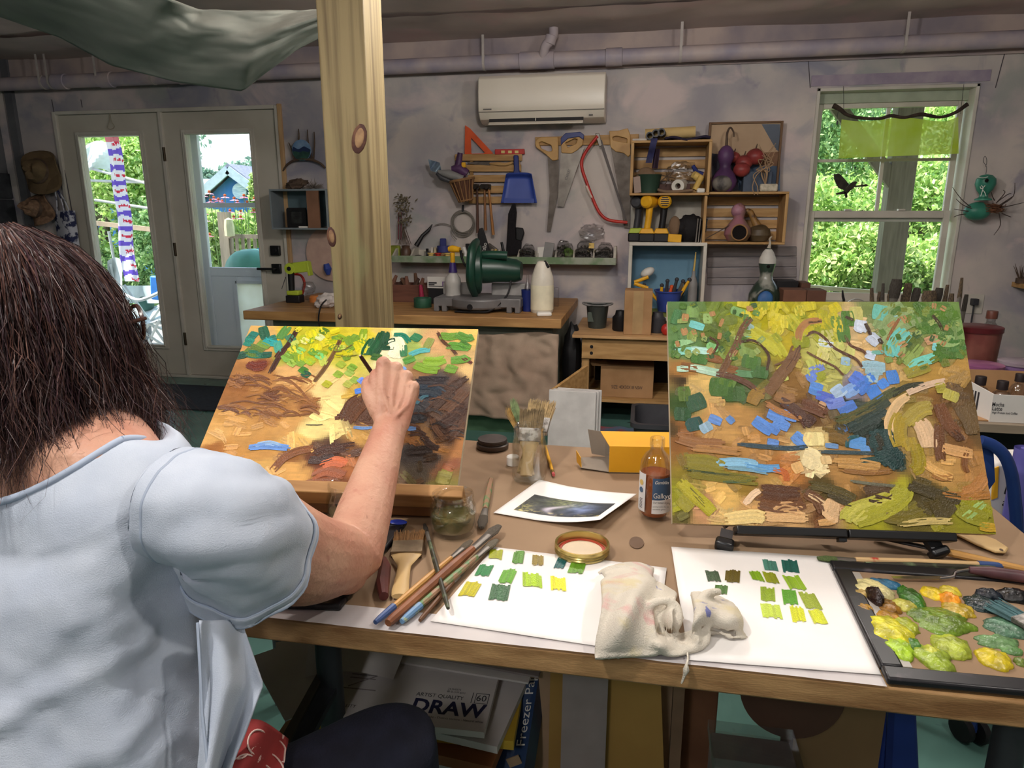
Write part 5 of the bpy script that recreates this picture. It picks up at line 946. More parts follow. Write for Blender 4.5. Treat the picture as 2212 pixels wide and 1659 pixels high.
# ---- shelf under the window and what stands there
wz=.70
ws=thing('window_ledge','plain wooden ledge table below the window behind the right painting','table',(1.1,D-.35,0));MB().bx(.38,1.55,D-.62,D-.06,wz-.03,wz).build('top',m_pine,ws)
for x in(.42,1.49):
 for y in(D-.58,D-.12):MB().bx(x,x+.04,y,y+.04,0,wz-.03).build('leg',m_pineV,ws)
q=V((aty(1653,620,D-.3).x,D-.3,wz));g=thing('green_gourd_birdhouse','dark green and white gourd birdhouse with a blue oval opening','birdhouse',q)
sc_=(aty(1653,536,D-.3).z-wz)/.40
m_gg=mat('green_gourd_skin',(46,62,52),.3,c2=(150,150,140),scale=7,lo=.34,hi=.44,spec=.6)
b=gourd('',q,[(r*sc_,z*sc_)for r,z in[(0,0),(.08,.005),(.105,.05),(.102,.10),(.075,.155),(.045,.195),(.038,.225),(.046,.26),(.054,.295),(.05,.335),(.034,.37),(.02,.392),(.012,.40),(0,.40)]],None);b.build('body',m_gg,g)
MB().lathe([(.03*sc_*1.7,.30*sc_),(.0545*sc_,.302*sc_),(.0535*sc_,.33*sc_),(.036*sc_,.373*sc_),(.02*sc_,.394*sc_)],q,n=24,cap=False).build('white_cap',mat('chalk_white',(206,202,194),.6),g)
MB().tube(smooth_path([q+V((0,0,.39*sc_)),q+V((.006,0,.43*sc_)),q+V((.002,0,.46*sc_)),q+V((.014,0,.475*sc_))],5),[.014,.007,.005,.004],8).build('stem',mat('pale_stem',(186,176,160),.7),g)
MB().ell(q+V((-.01,-.086*sc_,.075*sc_)),(.052*sc_,.03,.06*sc_),RM(y=.3),22,12).build('opening',mat('blue_opening',(70,120,176),.5,c2=(46,84,140),scale=7),g);MB().tube([q+V((-.01+.056*sc_*math.cos(a),-.103*sc_,.075*sc_+.064*sc_*math.sin(a)))for a in np.linspace(0,6.283,25)],.006,6).build('opening_rim',m_gg,g);MB().ell(q+V((0,-.047*sc_,.285*sc_)),(.012,.01,.012),None,12,8).build('peep_hole',mat('hole_dark',0),g)
def wbox(x0,x1,y0,off,m_,lb,nm='carton'):
 a,c=aty(x0,640,D-off),aty(x1,640,D-off);b=MB();b.bx(a.x,c.x,D-off,D-off+.16,wz,aty(x0,y0,D-off).z);return one(b,nm,m_,lb,'box',bevel=.003)
wbox(1676,1722,607,.28,m_black,'black box standing right of the green gourd','black_box');wbox(1692,1742,626,.46,mat('russet_carton',(122,84,66),.8),'russet carton before the black box');wbox(1743,1785,627,.46,mat('brown_carton',(104,72,58),.8),'brown carton at the left end of the window sill');wbox(1729,1749,611,.29,mat('brown_carton',0),'narrow brown carton behind the two window cartons')
b=MB();b.tube(smooth_path([aty(1823,648,D-.3),aty(1821,640,D-.3),aty(1820,627,D-.3)],4),[.008,.008,.004],8);b.tube([V((aty(1823,648,D-.3).x,D-.3,wz)),aty(1823,648,D-.3)],.008,8);one(b,'black_stick',m_black,'short black curved stick standing before the window','stick')
b=MB();b.tube([V((aty(1832,645,D-.28).x+.05+.07*math.cos(a),D-.28,wz+.001+.07*math.sin(a)))for a in np.linspace(0,3.14,17)],.004,6);one(b,'wire_hoop',mat('pale_wire',(180,184,186),.4,metal=.6),'thin pale wire hoop standing on the ledge before the window','hoop')
# ---- window ornaments
bn=thing('branch_valance','knotty branch with a green cloth strip hanging across the window','hanging',aty(1940,340,D-.06));yv=.06
MB().tube(smooth_path([W(1800,228,yv),W(1815,236,yv),W(1830,248,yv),W(1860,255,yv),W(1900,256,yv),W(1925,250,yv),W(1955,254,yv),W(1990,247,yv),W(2030,253,yv),W(2062,244,yv),W(2090,225,yv)],5),[.017,.013,.010,.010,.009,.011,.009,.012,.009,.010,.013],9).build('branch',mat('dark_branch',(74,60,50),.9,c2=(48,38,32),scale=20,bump=.6),bn)
def vcl(u,v):
 x=1818+u*(2070-1818)+(1-v)*0+(-7+8*u)*v;top=258+(4*math.sin(u*9));yb_=342-10*u;y=top+v*(yb_-top);return W(x,y-(8*(u-.9)/.1 if u>.9 and v<.3 else 0),yv-.004+.01*math.sin(u*13+v*2))
m_vc=mat('sheer_green_cloth',(176,190,40),.8,c2=(196,208,110),scale=4,lo=.35,hi=.62,translucent=.55,alpha=.86)
b=MB();b.grid(vcl,40,10);b.build('cloth',m_vc,bn)
for a,c in((1823,1822),(2075,2082)):MB().tube([W(c,186 if a<1900 else 182,.014),W(a,246,yv)],.0013,4).build('wire',m_dgrey,bn)
b=MB();b.tube([W(1811,238,yv+.01),W(1808,258,yv+.01)],.0015,4);b.lathe([(0,0),(.005,.003),(.005,.022),(0,.026)],W(1808,270,yv+.01),(0,0,1),8);one(b,'small_tassel',m_dgrey,'tiny dark tassel hanging from the left end of the branch','tassel')
bd=thing('bird_silhouette','dark cut-metal flying bird hanging before the window','ornament',W(1835,430,.03))
def bpt(pts):return[W(1700+x*.3135,160+y*.3135,.03)for x,y in pts]
m_bird=mat('dark_bird_metal',(62,56,44),.5,metal=.3,c2=(24,22,18),scale=30)
MB().slab(bpt([(392,800),(420,770),(440,750),(470,737),(486,745),(475,762),(470,775),(440,800),(415,825),(395,822)]),(0,.004,0)).build('body',m_bird,bd)
MB().slab(bpt([(428,760),(400,725),(372,695),(358,683),(322,690),(325,725),(340,760),(355,785),(392,800)]),(0,.004,0)).build('wing',m_bird,bd);MB().slab(bpt([(470,768),(510,764),(545,758),(566,766),(545,775),(510,776),(468,780)]),(0,.004,0)).build('wing',m_bird,bd);MB().slab(bpt([(395,805),(335,822),(342,832),(395,826),(405,858),(418,846),(415,825)]),(0,.004,0)).build('tail',m_bird,bd)
MB().tube([W(1842,387,.03),W(1842,345,.03)],.0008,4).build('thread',m_dgrey,bd)
gb_=thing('teal_gourd_birdhouse','teal painted gourd birdhouse hanging over a twig nest right of the window','birdhouse',W(2120,430,.08))
def gq(x,y,off=.08):return W(1700+x*.3135,160+y*.3135,off)
m_teal=mat('teal_paint',(66,142,118),.4,c2=(48,116,98),scale=8)
p0=gq(1350,870);H_=gq(1350,690).z-p0 .z;b=MB();b.lathe([(0,0),(.3*H_,0),(.3*H_,.05*H_),(.16*H_,.12*H_),(.15*H_,.22*H_),(.28*H_,.4*H_),(.365*H_,.62*H_),(.34*H_,.82*H_),(.2*H_,.96*H_),(0,1.0*H_)],p0,n=28);b.build('body',m_teal,gb_)
MB().ell(gq(1376,733,.15),(.011,.008,.011),None,12,8).build('entrance',mat('hole_dark',0),gb_)
for a in(((1340,765),(1352,780),(1365,768)),((1352,780),(1348,800),(1335,842)),((1352,800),(1365,820),(1372,842)),((1330,775),(1338,790),(1348,785)),((1315,710),(1350,715),(1385,708))):MB().tube(smooth_path([gq(x,y,.152)for x,y in a],4),.0022,5).build('white_figure',m_wht,gb_)
MB().tube(smooth_path([gq(1370,690),gq(1375,640),gq(1352,600),gq(1365,565),gq(1378,600),gq(1368,640)],4),.0014,4).build('wire',m_dgrey,gb_)
ns=thing('twig_nest','twig nest with a teal bowl under the teal gourd birdhouse','nest',gq(1370,1000));b=MB();b.ell(gq(1310,945),(.075,.06,.055),None,20,12);b.build('bowl',m_teal,ns)
b=MB();c0=gq(1395,925)
for k in range(130):a=random.uniform(0,6.28);r=random.uniform(.04,.085);p=c0+V((math.cos(a)*r,math.sin(a)*r*.6-.01,random.uniform(-.025,.022)));t=V((-math.sin(a),math.cos(a)*.6,random.uniform(-.3,.3)));b.tube([p-t*.03,p+t*.03],.002,4)
b.build('woven_straw',mat('rust_straw',(130,88,62),.9,c2=(96,62,44),scale=30),ns,0)
for a in(((1270,920),(1200,860),(1140,780)),((1280,930),(1210,900),(1165,860)),((1290,950),(1210,940),(1150,930)),((1480,900),(1560,840),(1570,750)),((1480,920),(1570,900),(1632,885)),((1460,960),(1470,1040),(1425,1110)),((1480,960),(1530,980),(1545,985)),((1450,880),(1520,830),(1545,825)),((1440,890),(1500,820),(1490,800)),((1470,900),(1530,860),(1560,840)),((1280,960),(1190,970),(1150,985)),((1430,870),(1415,840),(1410,815))):MB().tube(smooth_path([gq(x,y,.1+random.uniform(-.02,.04))for x,y in a],4),[.0035,.0025,.0015],5).build('twig',mat('dark_twig',(74,62,58),.9),ns)
# outlet with plug
ou=thing('wall_outlet','white wall outlet with a grey plug right of the window','outlet',W(2106,678));a,c=W(2085,635),W(2120,678);MB().bx(a.x,c.x,D-.007,D,c.z,a.z).build('plate',m_white,ou,bevel=.003)
p=W(2105,652,.03);b=MB();b.box(p,(.035,.045,.04));b.tube([p+V((0,0,-.015)),p+V((0,0,-.10)),p+V((0,0,-.2))],.006,6);b.build('plug',m_dgrey,ou,bevel=.004)
b=MB();b.bx(W(2186,610).x,W(2260,610).x,D-.14,D,W(2200,622,.1).z,W(2200,612,.1).z);one(b,'corner_bracket_shelf',m_pine,'small wooden wall shelf at the right edge of the photo','shelf')
b=MB();q=V((W(2206,605,.08).x,D-.08,W(2200,612,.1).z))
for k in range(16):b.tube([q,q+V((random.uniform(-.05,.05),random.uniform(-.04,.04),random.uniform(.04,.12)))],[.004,.001],4)
b.lathe([(0,0),(.03,0),(.03,.03),(0,.03)],q,n=10);one(b,'dark_sprig',m_twig,'dark twiggy sprig on the small shelf at the right edge','plant')
# ================================================================= MIDDLE GROUND: post, drape, low table, storage
m_post=mat('treated_pine',(138,122,86),.65,c2=(100,84,56),scale=5.0,stretch=(9,9,.30),lo=.36,hi=.56,bump=.25,bscale=60)
mural(m_post,[(3.0,(2,2,.5),(1,4,2),.56,.70,(132,140,96),.55)])
yp0=1.93;a,b_=aty(723,700,yp0),aty(816,700,yp0)
# post axis from the two visible edges
pt_=thing('wooden_post','square treated pine post with dark knots standing in mid room','post',((a.x+b_.x)/2,yp0+.07,0))
wpost=b_.x-a.x;MB().bx(a.x,a.x+wpost,yp0,yp0+wpost*1.05,0,CZ).build('shaft',m_post,pt_,bevel=.006)
m_knot=mat('dark_knot',(70,42,36),.7,c2=(104,70,52),scale=22,lo=.4,hi=.55);m_knot2=mat('knot_heart',(160,128,92),.7,c2=(110,76,58),scale=30)
for(x,y,rx,rz,rot)in((776,300,17,31,.25),(716,512,11,22,-.1),(734,684,5,7,.3)):
 c=aty(x,y,yp0);k=1.93/1500;b=MB();b.ell(c,(rx*k,.004,rz*k),RM(y=rot),24,10,fn=lambda p:1+.08*fbm(p*4));o=b.build('knot',m_knot,pt_)
 b=MB();b.ell(c+V((.002,-.003,.002)),(rx*k*.6,.003,rz*k*.68),RM(y=rot),20,8);b.build('knot_heart',m_knot2,pt_)
 # grey-green fabric slung under the ceiling
def lerp_edges(u,v,top,bot):
 def ev(E_,t):
  xs=[e[0]for e in E_];return[float(np.interp(t,np.linspace(0,1,len(E_)),[e[i]for e in E_]))for i in range(3)]
 A_,B_=ev(top,u),ev(bot,u);return[A_[i]+(B_[i]-A_[i])*v for i in range(3)]
tp_=[(-260,-120,2.3),(0,-110,2.3),(200,-60,2.3),(360,-6,2.35),(430,20,2.5),(560,24,2.55),(690,22,2.6),(790,18,2.6)]
bt_=[(-260,-20,3.1),(0,35,3.1),(130,80,3.1),(240,140,3.05),(380,176,2.9),(524,196,2.75),(640,106,2.65),(790,30,2.6)]
def drape(u,v):
 x,y,d=lerp_edges(u,v,tp_,bt_);s=math.sin(math.pi*v)
 y+=10*s*math.sin(u*5.0)-4*s;d+=-.10*s+.03*fbm((u*6,v*4,2))+.012*math.sin(26*u+9*v)*v
 return aty(x,y,d)
b=MB();b.grid(drape,90,40);dr=one(b,'ceiling_drape',mat('grey_green_fabric',(150,152,142),.85,c2=(134,136,128),scale=3,bump=.15,bscale=40),'grey-green fabric slung loosely below the ceiling at upper left','fabric',smooth=1.5);s=dr.modifiers.new('s','SOLIDIFY');s.thickness=.004
# low table right of the bench
lz=.577;lt=thing('low_table','low pine side table between the workbench and the right painting','table',(.05,4.5,0))
x0=aty(1236,722,4.13).x;x1=.52
MB().bx(x0,x1,4.13,D-.03,lz-.018,lz).build('top',mat('ply_top',(200,160,112),.55,c2=(178,138,92),scale=3,stretch=(1,5,5)),lt,bevel=.002);xa=aty(1257,740,4.17).x
MB().bx(xa,x1-.04,4.17,4.19,lz-.15,lz-.018).build('apron',m_pine,lt,bevel=.002)
for x in(xa,x1-.10):
 for y in(4.19,D-.12):MB().bx(x,x+.045,y,y+.045,0,lz-.018).build('leg',m_pineV,lt)
MB().bx(xa,x1-.06,4.195,D-.06,.15,.168).build('lower_shelf',m_pine,lt)
for z in(lz-.075,lz-.115):q=aty(1278,745,4.168);MB().cyl((q.x,4.1705,z),(q.x,4.166,z),.010,n=12).build('bolt',m_black,lt)
q=V((aty(1290,690,4.45).x,4.45,lz));wb_=thing('waste_bin','small grey and dark green plastic bin on the low table','bin',q)
b=MB();b.lathe([(0,0),(.068,0),(.072,.01),(.088,.14),(.093,.145),(.088,.15),(.083,.146),(.066,.008),(0,.008)],q,n=28,sq=.8);b.build('tub',mat('dark_green_bin',(58,64,60),.5,c2=(48,52,50),scale=5),wb_)
b=MB();b.tube([q+V((.095*math.cos(a),.076*math.sin(a),.150+.004*math.cos(2*a)))for a in np.linspace(0,6.283,33)],.006,6);b.build('rim',m_grey,wb_);MB().box(q+V((-.03,-.068,.075)),(.05,.01,.06)).build('label_patch',mat('bin_label',(82,92,84),.4),wb_)
q=V((aty(1377,700,4.2).x,4.27,lz));h_=aty(1377,628,4.2).z-lz;cbx2=thing('tall_carton','tall taped cardboard carton standing on the low table','carton',q);MB().bx(q.x-.082,q.x+.082,4.2,4.36,lz,lz+h_).build('carton',m_brown,cbx2,bevel=.003);MB().bx(q.x-.03,q.x+.03,4.1985,4.2,lz+.005,lz+h_-.003).build('tape',mat('clear_tape',(176,146,104),.25),cbx2)
for k,(x,yy,c,lb)in enumerate(((1340,4.35,m_black,'dark rounded can left of the tall carton'),(1420,4.32,m_dgrey,'dark rounded can right of the tall carton'))):q=V((aty(x,700,yy).x,yy,lz));b=MB();b.lathe([(0,0),(.045,0),(.05,.01),(.05,.085),(.035,.10),(.03,.125),(0,.13)],q,n=20);one(b,'dark_can',c,lb,'can','cans on the low table')
q=V((aty(1440,690,4.22).x,4.22,lz));b=MB();b.ell(q+V((0,0,.035)),(.03,.03,.035),None,14,10);one(b,'red_ball',m_red,'red ball on the low table beside the right painting','ball')
# things under the low table
q0=aty(1296,855,4.26);q1=aty(1410,855,4.26);sbx=thing('shipping_box','cardboard shipping box with printed code on the low table shelf','box',((q0 .x+q1 .x)/2,4.35,.168));MB().bx(q0 .x,q1 .x,4.26,4.5,.168,aty(1350,792,4.26).z).build('carton',m_brown,sbx,bevel=.003)
MB().bar(V((q0 .x,4.26,aty(1350,792,4.26).z)),V((q0 .x-.03,4.33,aty(1350,780,4.33).z)),.12,.004,(0,1,.2)).build('flap',m_brown,sbx);text('SIZE: 40X30X18 NSW',V((q0 .x+.07,4.259,.225)),(1,0,0),(0,0,1),.022,m_ink,sbx,width=.19)
dkb=MB();dkb.bx(xa+.05,x1-.11,D-.2,D-.07,.168,.50);one(dkb,'dark_crate_stack',mat('very_dark_wood',(44,32,28),.9),'dark wooden stack at the back under the low table','stack')
rgm=MB();P0=atz(1300,880,.01);rgm.grid(lambda u,v:V((-.30+u*.52,3.62+v*.52,.008+.012*abs(fbm((u*4,v*3,5))))),20,16);one(rgm,'printed_cloth',mat('blue_red_print',(86,104,128),.85,c2=(150,70,70),scale=6,lo=.38,hi=.5),'blue and red printed cloth lying under the low table','cloth')
# grey storage tub
tq=V((aty(1470,900,3.5).x,3.5,.012));tb2=thing('storage_tub','dark grey plastic storage tub on the floor behind the right painting','tub',tq)
b=MB()
def rr(w_,d_,z,n=10,r=.05):
 P_=[]
 for cx,cy,a0 in((w_/2-r,d_/2-r,0),(-w_/2+r,d_/2-r,90),(-w_/2+r,-d_/2+r,180),(w_/2-r,-d_/2+r,270)):
  for k in range(n):a=math.radians(a0+90*k/(n-1));P_.append(tq+V((cx+r*math.cos(a),cy+r*math.sin(a),z)))
 return P_
rings=[rr(.40,.30,0),rr(.47,.37,.25),rr(.50,.40,.252),rr(.50,.40,.275),rr(.46,.36,.275),rr(.39,.29,.01)];n=len(rings[0])
b.add([p for r in rings for p in r],[(i*n+k,i*n+(k+1)%n,(i+1)*n+(k+1)%n,(i+1)*n+k)for i in range(len(rings)-1)for k in range(n)]+[tuple(range(n-1,-1,-1)),tuple((len(rings)-1)*n+k for k in range(n))]);b.build('tub',m_dgrey,tb2)
b=MB();b.ring([(-.06,-.025),(.06,-.025),(.06,.025),(-.06,.025)],[(-.05,-.016),(.05,-.016),(.05,.016),(-.05,.016)],tq+V((-.08,-.182,.16)),(1,0,0),(0,.25,1),.004);b.build('label_holder',m_grey,tb2,0)
# white panels leaning by the bench
for k in range(3):
 a,c=aty(1186+k*9,842-2*k,3.32+.03*k),aty(1288+k*6,848-2*k,3.32+.03*k);b=MB();b.slab([a,c,V((c.x,c.y-.06,.002)),V((a.x,a.y-.06,.002))],(0,.018,0));one(b,'primed_canvas',mat('primed_panel',(196,192,188),.6),('white primed panel, frontmost of the stack beside the workbench','white primed panel, middle of the stack beside the workbench','white primed panel, rearmost of the stack beside the workbench')[k],'panel','primed panels on the floor',bevel=.003)
b=MB();b.slab([aty(1188,842,3.6),aty(1262,790,3.9),V((aty(1262,790,3.9).x,3.9,.002)),V((aty(1188,842,3.6).x,3.6,.002))],(.02,.01,0));one(b,'plywood_offcut',m_pine,'plywood offcut leaning behind the white panels','plywood')
b=MB();b.ell(V((aty(1225,770,4.3).x+.03,4.3,.40)),(.06,.07,.22),None,18,14,fn=lambda p:1+.15*fbm(p*2));b.ell(V((aty(1225,770,4.3).x+.03,4.3,.1)),(.05,.06,.1),None,12,8);one(b,'black_jacket',m_black,'black jacket hanging at the right end of the workbench','jacket')
# ---- storage table at the right with jars, tubs, tray
szz=.56;sx0,sy0=1.02,2.62
stt=thing('storage_table','low storage table with jars and paint tubs behind the right painting','table',(1.8,3.0,0))
MB().bx(sx0,2.75,sy0,3.75,szz-.03,szz).build('top',mat('grey_wood_top',(150,136,116),.7,c2=(120,106,90),scale=3,stretch=(1,6,6)),stt)
for x in(sx0+.03,2.67):
 for y in(sy0+.05,3.66):MB().bx(x,x+.05,y,y+.05,0,szz-.03).build('leg',m_black,stt)
MB().bx(sx0+.08,2.67,sy0+.3,sy0+.32,.02,szz-.03).build('back_panel',m_black,stt)
ty=sy0+.03;cA,cB=aty(2137,908,ty),aty(2330,925,ty);cA=V((cA.x,ty,szz+.001));cB=V((cB.x,ty,szz+.001));hT=aty(2137,852,ty).z-szz
tr_=thing('coffee_tray','white cardboard tray with bold black lettering on the storage table','tray',(cA+cB)/2)
m_tray=mat('white_card',(214,210,204),.6,c2=(204,200,194),scale=4)
MB().bx(cA.x,cB.x,ty,ty+.004,szz+.001,szz+hT).build('front',m_tray,tr_);sL=V((cA.x-.06,ty+.26,szz+.001))
MB().slab([cA,sL,sL+V((0,0,hT*1.35)),cA+V((0,0,hT))],(.004,0,0)).build('side',m_tray,tr_);MB().slab([sL,V((cB.x,sL.y,sL.z)),V((cB.x,sL.y,sL.z+hT*1.35)),sL+V((0,0,hT*1.35))],(0,-.004,0)).build('back',m_brown,tr_);MB().bx(cA.x-.05,cB.x,ty+.004,sL.y,szz+.001,szz+.006).build('base',m_brown,tr_)
fx=aty(2140,875,ty).x;kx=(aty(2212,880,ty).x-fx)
for s,yy,h,wd in(('Mocha',877,.024,.36),('Latte',886,.024,.30),('High Protein Iced Coffee',893,.013,.76)):text(s,V((aty(2140,yy,ty).x+.004,ty-.0005,aty(2140,yy,ty).z)),(1,0,0),(0,0,1),h*.62,m_ink,tr_,width=kx*wd,bold=.012)
for k in range(9):p=cA+(sL-cA)*(.25+.06*k);MB().slab([p+V((-.001,0,hT*.25)),p+(sL-cA)*.03+V((-.001,0,hT*.25)),p+(sL-cA)*.03+V((-.001,0,hT*.9)),p+V((-.001,0,hT*.9))],(-.0006,0,0)).build('barcode_bar',m_ink,tr_)
def jar(px,py,yy,r,h,m_,capm,lb,base=None,name='bottle',cap=.3,cat='bottle',shoulder=True):
 q=V((aty(px,py,yy).x,yy,szz+(base or .0065)));e=thing(name,lb,cat,q,'bottles and tubs on the storage table');b=MB()
 pr=[(0,0),(r*.95,0),(r,.008),(r,h*.72),(r*.75,h*.86),(r*.42,h*.93),(r*.42,h),(0,h)]if shoulder else[(0,0),(r*.88,0),(r*.9,.006),(r,h),(0,h)]
 b.lathe(pr,q,n=24);b.build('body',m_,e)
 c=MB();rc=r*.55 if shoulder else r*1.05;c.lathe([(rc,h-.002),(rc,h+cap*r),(rc*.94,h+cap*r+.003),(0,h+cap*r+.003)],q,n=24);c.build('lid',capm,e);return e
m_rc=mat('dark_cap',(40,30,30),.5);m_bot=glass('clear_bottle_glass',(.80,.80,.82),.22,.05)
jar(2122,800,sy0+.17,.034,.10,m_bot,m_rc,'clear bottle with dark cap at the left in the coffee tray',cap=.8);jar(2170,808,sy0+.15,.034,.09,m_bot,m_rc,'clear bottle with dark cap in the middle of the coffee tray',cap=.8);jar(2207,800,sy0+.16,.03,.12,m_bot,m_rc,'tall clear bottle at the right of the coffee tray',cap=.8)
m_tubw=mat('cloudy_tub',(150,140,146),.3,c2=(126,112,122),scale=6);m_pinkl=mat('magenta_smeared_lid',(166,110,136),.4,c2=(120,70,104),scale=9,lo=.4,hi=.6);m_pt=mat('purple_tub',(140,116,150),.3,c2=(100,72,116),scale=8)
yk=sy0+.42
jar(2120,790,yk,.076,.115,m_tubw,m_pinkl,'pink-lidded round paint tub behind the coffee tray',name='paint_tub',cat='tub',shoulder=False,cap=.18)
jar(2202,790,yk+.05,.074,.125,m_pt,m_tubw,'purple-stained round paint tub at the right edge',name='paint_tub',cat='tub',shoulder=False,cap=.15)
jar(2106,760,yk+.30,.09,.22,mat('dark_red_tub',(92,34,36),.35,c2=(130,80,70),scale=9),mat('maroon_lid',(104,34,38),.3,c2=(80,26,30),scale=5),'maroon-lidded bucket behind the pink-lidded tub',name='paint_bucket',cat='bucket',shoulder=False,cap=.2)
jar(2133,740,yk+.42,.042,.26,m_bot,mat('brown_cap',(96,56,44),.4),'clear bottle with brown cap behind the maroon bucket',cap=.7)
# brush jars before the window
def brushjar(px,yy,r,h,lb,specs,bm=m_bot):
 q=V((aty(px,700,yy).x,yy,szz));e=thing('brush_jar',lb,'jar',q,'brush jars before the window');b=MB();b.lathe([(0,0),(r,0),(r,h),(r*.93,h),(r*.93,.01),(0,.01)],q,n=20);b.build('jar',bm,e)
 for k,(x,y,wd,c,lb2)in enumerate(specs):
  tp=aty(x,y,yy-.02+.02*(k%3));bs=q+V((random.uniform(-.5,.5)*r,random.uniform(-.4,.4)*r,.012));d=(tp-bs);be=thing('paint_brush',lb2,'brush',bs,'brushes standing before the window')
  MB().tube([bs,bs+d*.72],[.0035,.006],7).build('handle',mat('brush_handle_%d'%(k%3),[(92,66,46),(58,50,44),(120,88,50)][k%3],.5),be);MB().tube([bs+d*.70,bs+d*.83],[.004,max(.004,wd*.2)],10,sq=2.3).build('ferrule',m_steel,be);MB().tube([bs+d*.82,bs+d*.93,tp],[max(.004,wd*.2),wd*.25,wd*.2],10,sq=2.4).build('bristles',mat('brush_hair_%d'%(k%2),[(96,80,60),(62,58,52)][k%2],.9,c2=(40,34,28),scale=90,stretch=(6,6,1)),be)
yj=3.2
brushjar(1915,yj,.055,.14,'brush jar before the window, left one',[(1883,622,.014,0,'short dark brush, leftmost before the window'),(1908,612,.012,0,'slim brush left of the broad upright one'),(1902,630,.022,0,'stubby round brush low in the left jar'),(1938,603,.042,0,'broad upright flat brush before the porch post'),(1927,627,.03,0,'wide short brush just left of the broad one')])
brushjar(1962,yj+.03,.055,.14,'brush jar before the window, middle one',[(1963,612,.03,0,'flat brush right of the broad upright one'),(1982,622,.03,0,'angled flat brush leaning right before the window'),(1955,636,.03,0,'short flat brush in the middle jar')])
brushjar(2016,yj,.05,.14,'brush jar right of the window view, with dark clump',[(2008,628,.05,0,'dark thick brush clump at the right of the sill'),(2030,622,.03,0,'dark flat brush next to the thick clump'),(2047,615,.014,0,'pale spoon-ended brush right of the dark clump')],m_dgrey)
brushjar(2062,yj-.04,.05,.14,'brush jar before the wall outlet',[(2078,600,.012,0,'long dark brush leaning right toward the outlet'),(2088,636,.016,0,'short dark brush pointing right below the outlet'),(2056,634,.02,0,'small dark brush beside the outlet jar')],m_dgrey)
# blue metal chair and tote bag right of the work table
bc=thing('blue_chair','blue metal chair back with curved tube beside the work table','chair',V((1.05,1.9,0)))
m_bch=mat('blue_enamel',(40,66,128),.35,c2=(32,54,108),scale=8);yb_=1.75
MB().tube(smooth_path([aty(2118,952,yb_),aty(2145,962,yb_),aty(2170,985,yb_),aty(2185,1025,yb_),aty(2192,1080,yb_),aty(2196,1135,yb_),aty(2197,1250,yb_)],6),.014,12).build('back_tube',m_bch,bc)
MB().slab([aty(2120,960,yb_+.02),aty(2146,972,yb_+.02),aty(2150,1040,yb_+.02),aty(2135,1060,yb_+.02)],(0,.006,0)).build('back_panel',m_bch,bc)
q=aty(2197,1250,yb_);MB().bx(q.x-.30,q.x+.05,yb_-.02,yb_+.36,.43,.45).build('seat',m_bch,bc,bevel=.005)
for x,y in((-.28,0),(.02,0),(-.28,.32),(.02,.32)):MB().cyl((q.x+x,yb_+y,0),(q.x+x,yb_+y,.43),.012,n=10).build('leg',m_bch,bc)
MB().tube([(q.x+.0,yb_,.44),q],.013,10).build('back_tube',m_bch,bc)
yt=1.95;tt=thing('art_tote','white shopping tote with bold black lettering behind the blue chair','bag',V((aty(2190,1100,yt).x,yt,.46)))
qa,qb=aty(2152,1000,yt),aty(2300,1000,yt);MB().slab([qa,qb,V((qb.x,yt,.455)),V((qa.x-.02,yt,.455))],(0,.12,0)).build('bag',m_tray,tt,bevel=.01)
text('BLICK',V((aty(2168,1065,yt).x,yt-.001,aty(2168,1065,yt).z)),(1,0,-.12),(.12,0,1),.04,m_ink,tt,width=.17,bold=.03);text('art materials',V((aty(2163,1092,yt).x,yt-.001,aty(2163,1092,yt).z)),(1,0,-.12),(.12,0,1),.024,m_ink,tt,width=.19)
MB().slab([aty(2147,1012,yt-.005),aty(2158,1008,yt-.005),aty(2155,1075,yt-.005),aty(2142,1080,yt-.005)],(0,.004,0)).build('yellow_strip',m_yel,tt)
q=V((aty(2216,1000,yt-.07).x,yt-.07,.455));b=MB();b.lathe([(0,0),(.026,0),(.03,.02),(.03,.25),(.028,aty(2200,1010,yt-.07).z-.455),(.016,aty(2200,985,yt-.07).z-.455),(.016,aty(2200,968,yt-.07).z-.455),(0,aty(2200,968,yt-.07).z-.455)],q,n=20);one(b,'lavender_bottle',mat('lavender_plastic',(120,116,186),.35,c2=(96,92,160),scale=6),'lavender plastic bottle beside the art tote','bottle')
# chair wheel at lower right
cw=thing('office_caster','black twin-wheel caster on a blue stem under the work table','caster',atz(2090,1600,0));q=V(cw.location)
for s in(-.018,.018):MB().lathe([(0,-.009),(.03,-.009),(.034,-.005),(.034,.005),(.03,.009),(0,.009)],q+V((s,0,.034)),(1,.5,0),22).build('wheel',m_black,cw)
MB().tube([q+V((0,0,.034)),q+V((.012,.01,.075)),q+V((.012,.01,.16))],[.016,.012,.011],10).build('stem',m_bch,cw)
b=MB();b.tube([q+V((.012,.01,.16)),q+V((.07,.06,.17))],[.018,.02],10);b.build('leg_spoke',m_bch,cw)
# pet bowls near the doors
pbq=atz(318,850,0.03);pb=thing('steel_bowl','shiny steel pet bowl on a dark tray near the glass doors','bowl',pbq)
m_chrome=mat('bright_steel',(206,206,204),.14,metal=1.0,c2=(190,190,188));k=pbq.length/1500*1.0
b=MB();b.lathe([(0,.004),(.085,.004),(.10,.0),(.115,.06),(.125,.068),(.128,.066),(.118,.055),(.10,.008),(0,.008)],pbq+V((-.12,0,-.01)),n=36);b.build('bowl',m_chrome,pb)
b=MB();b.lathe([(0,0),(.20,0),(.22,.014),(.215,.016),(.195,.004),(0,.004)],V((pbq.x-.08,pbq.y+.01,.0125)),n=36,sq=.7);one(b,'feeding_tray',m_black,'dark oval tray under the steel pet bowl','tray')
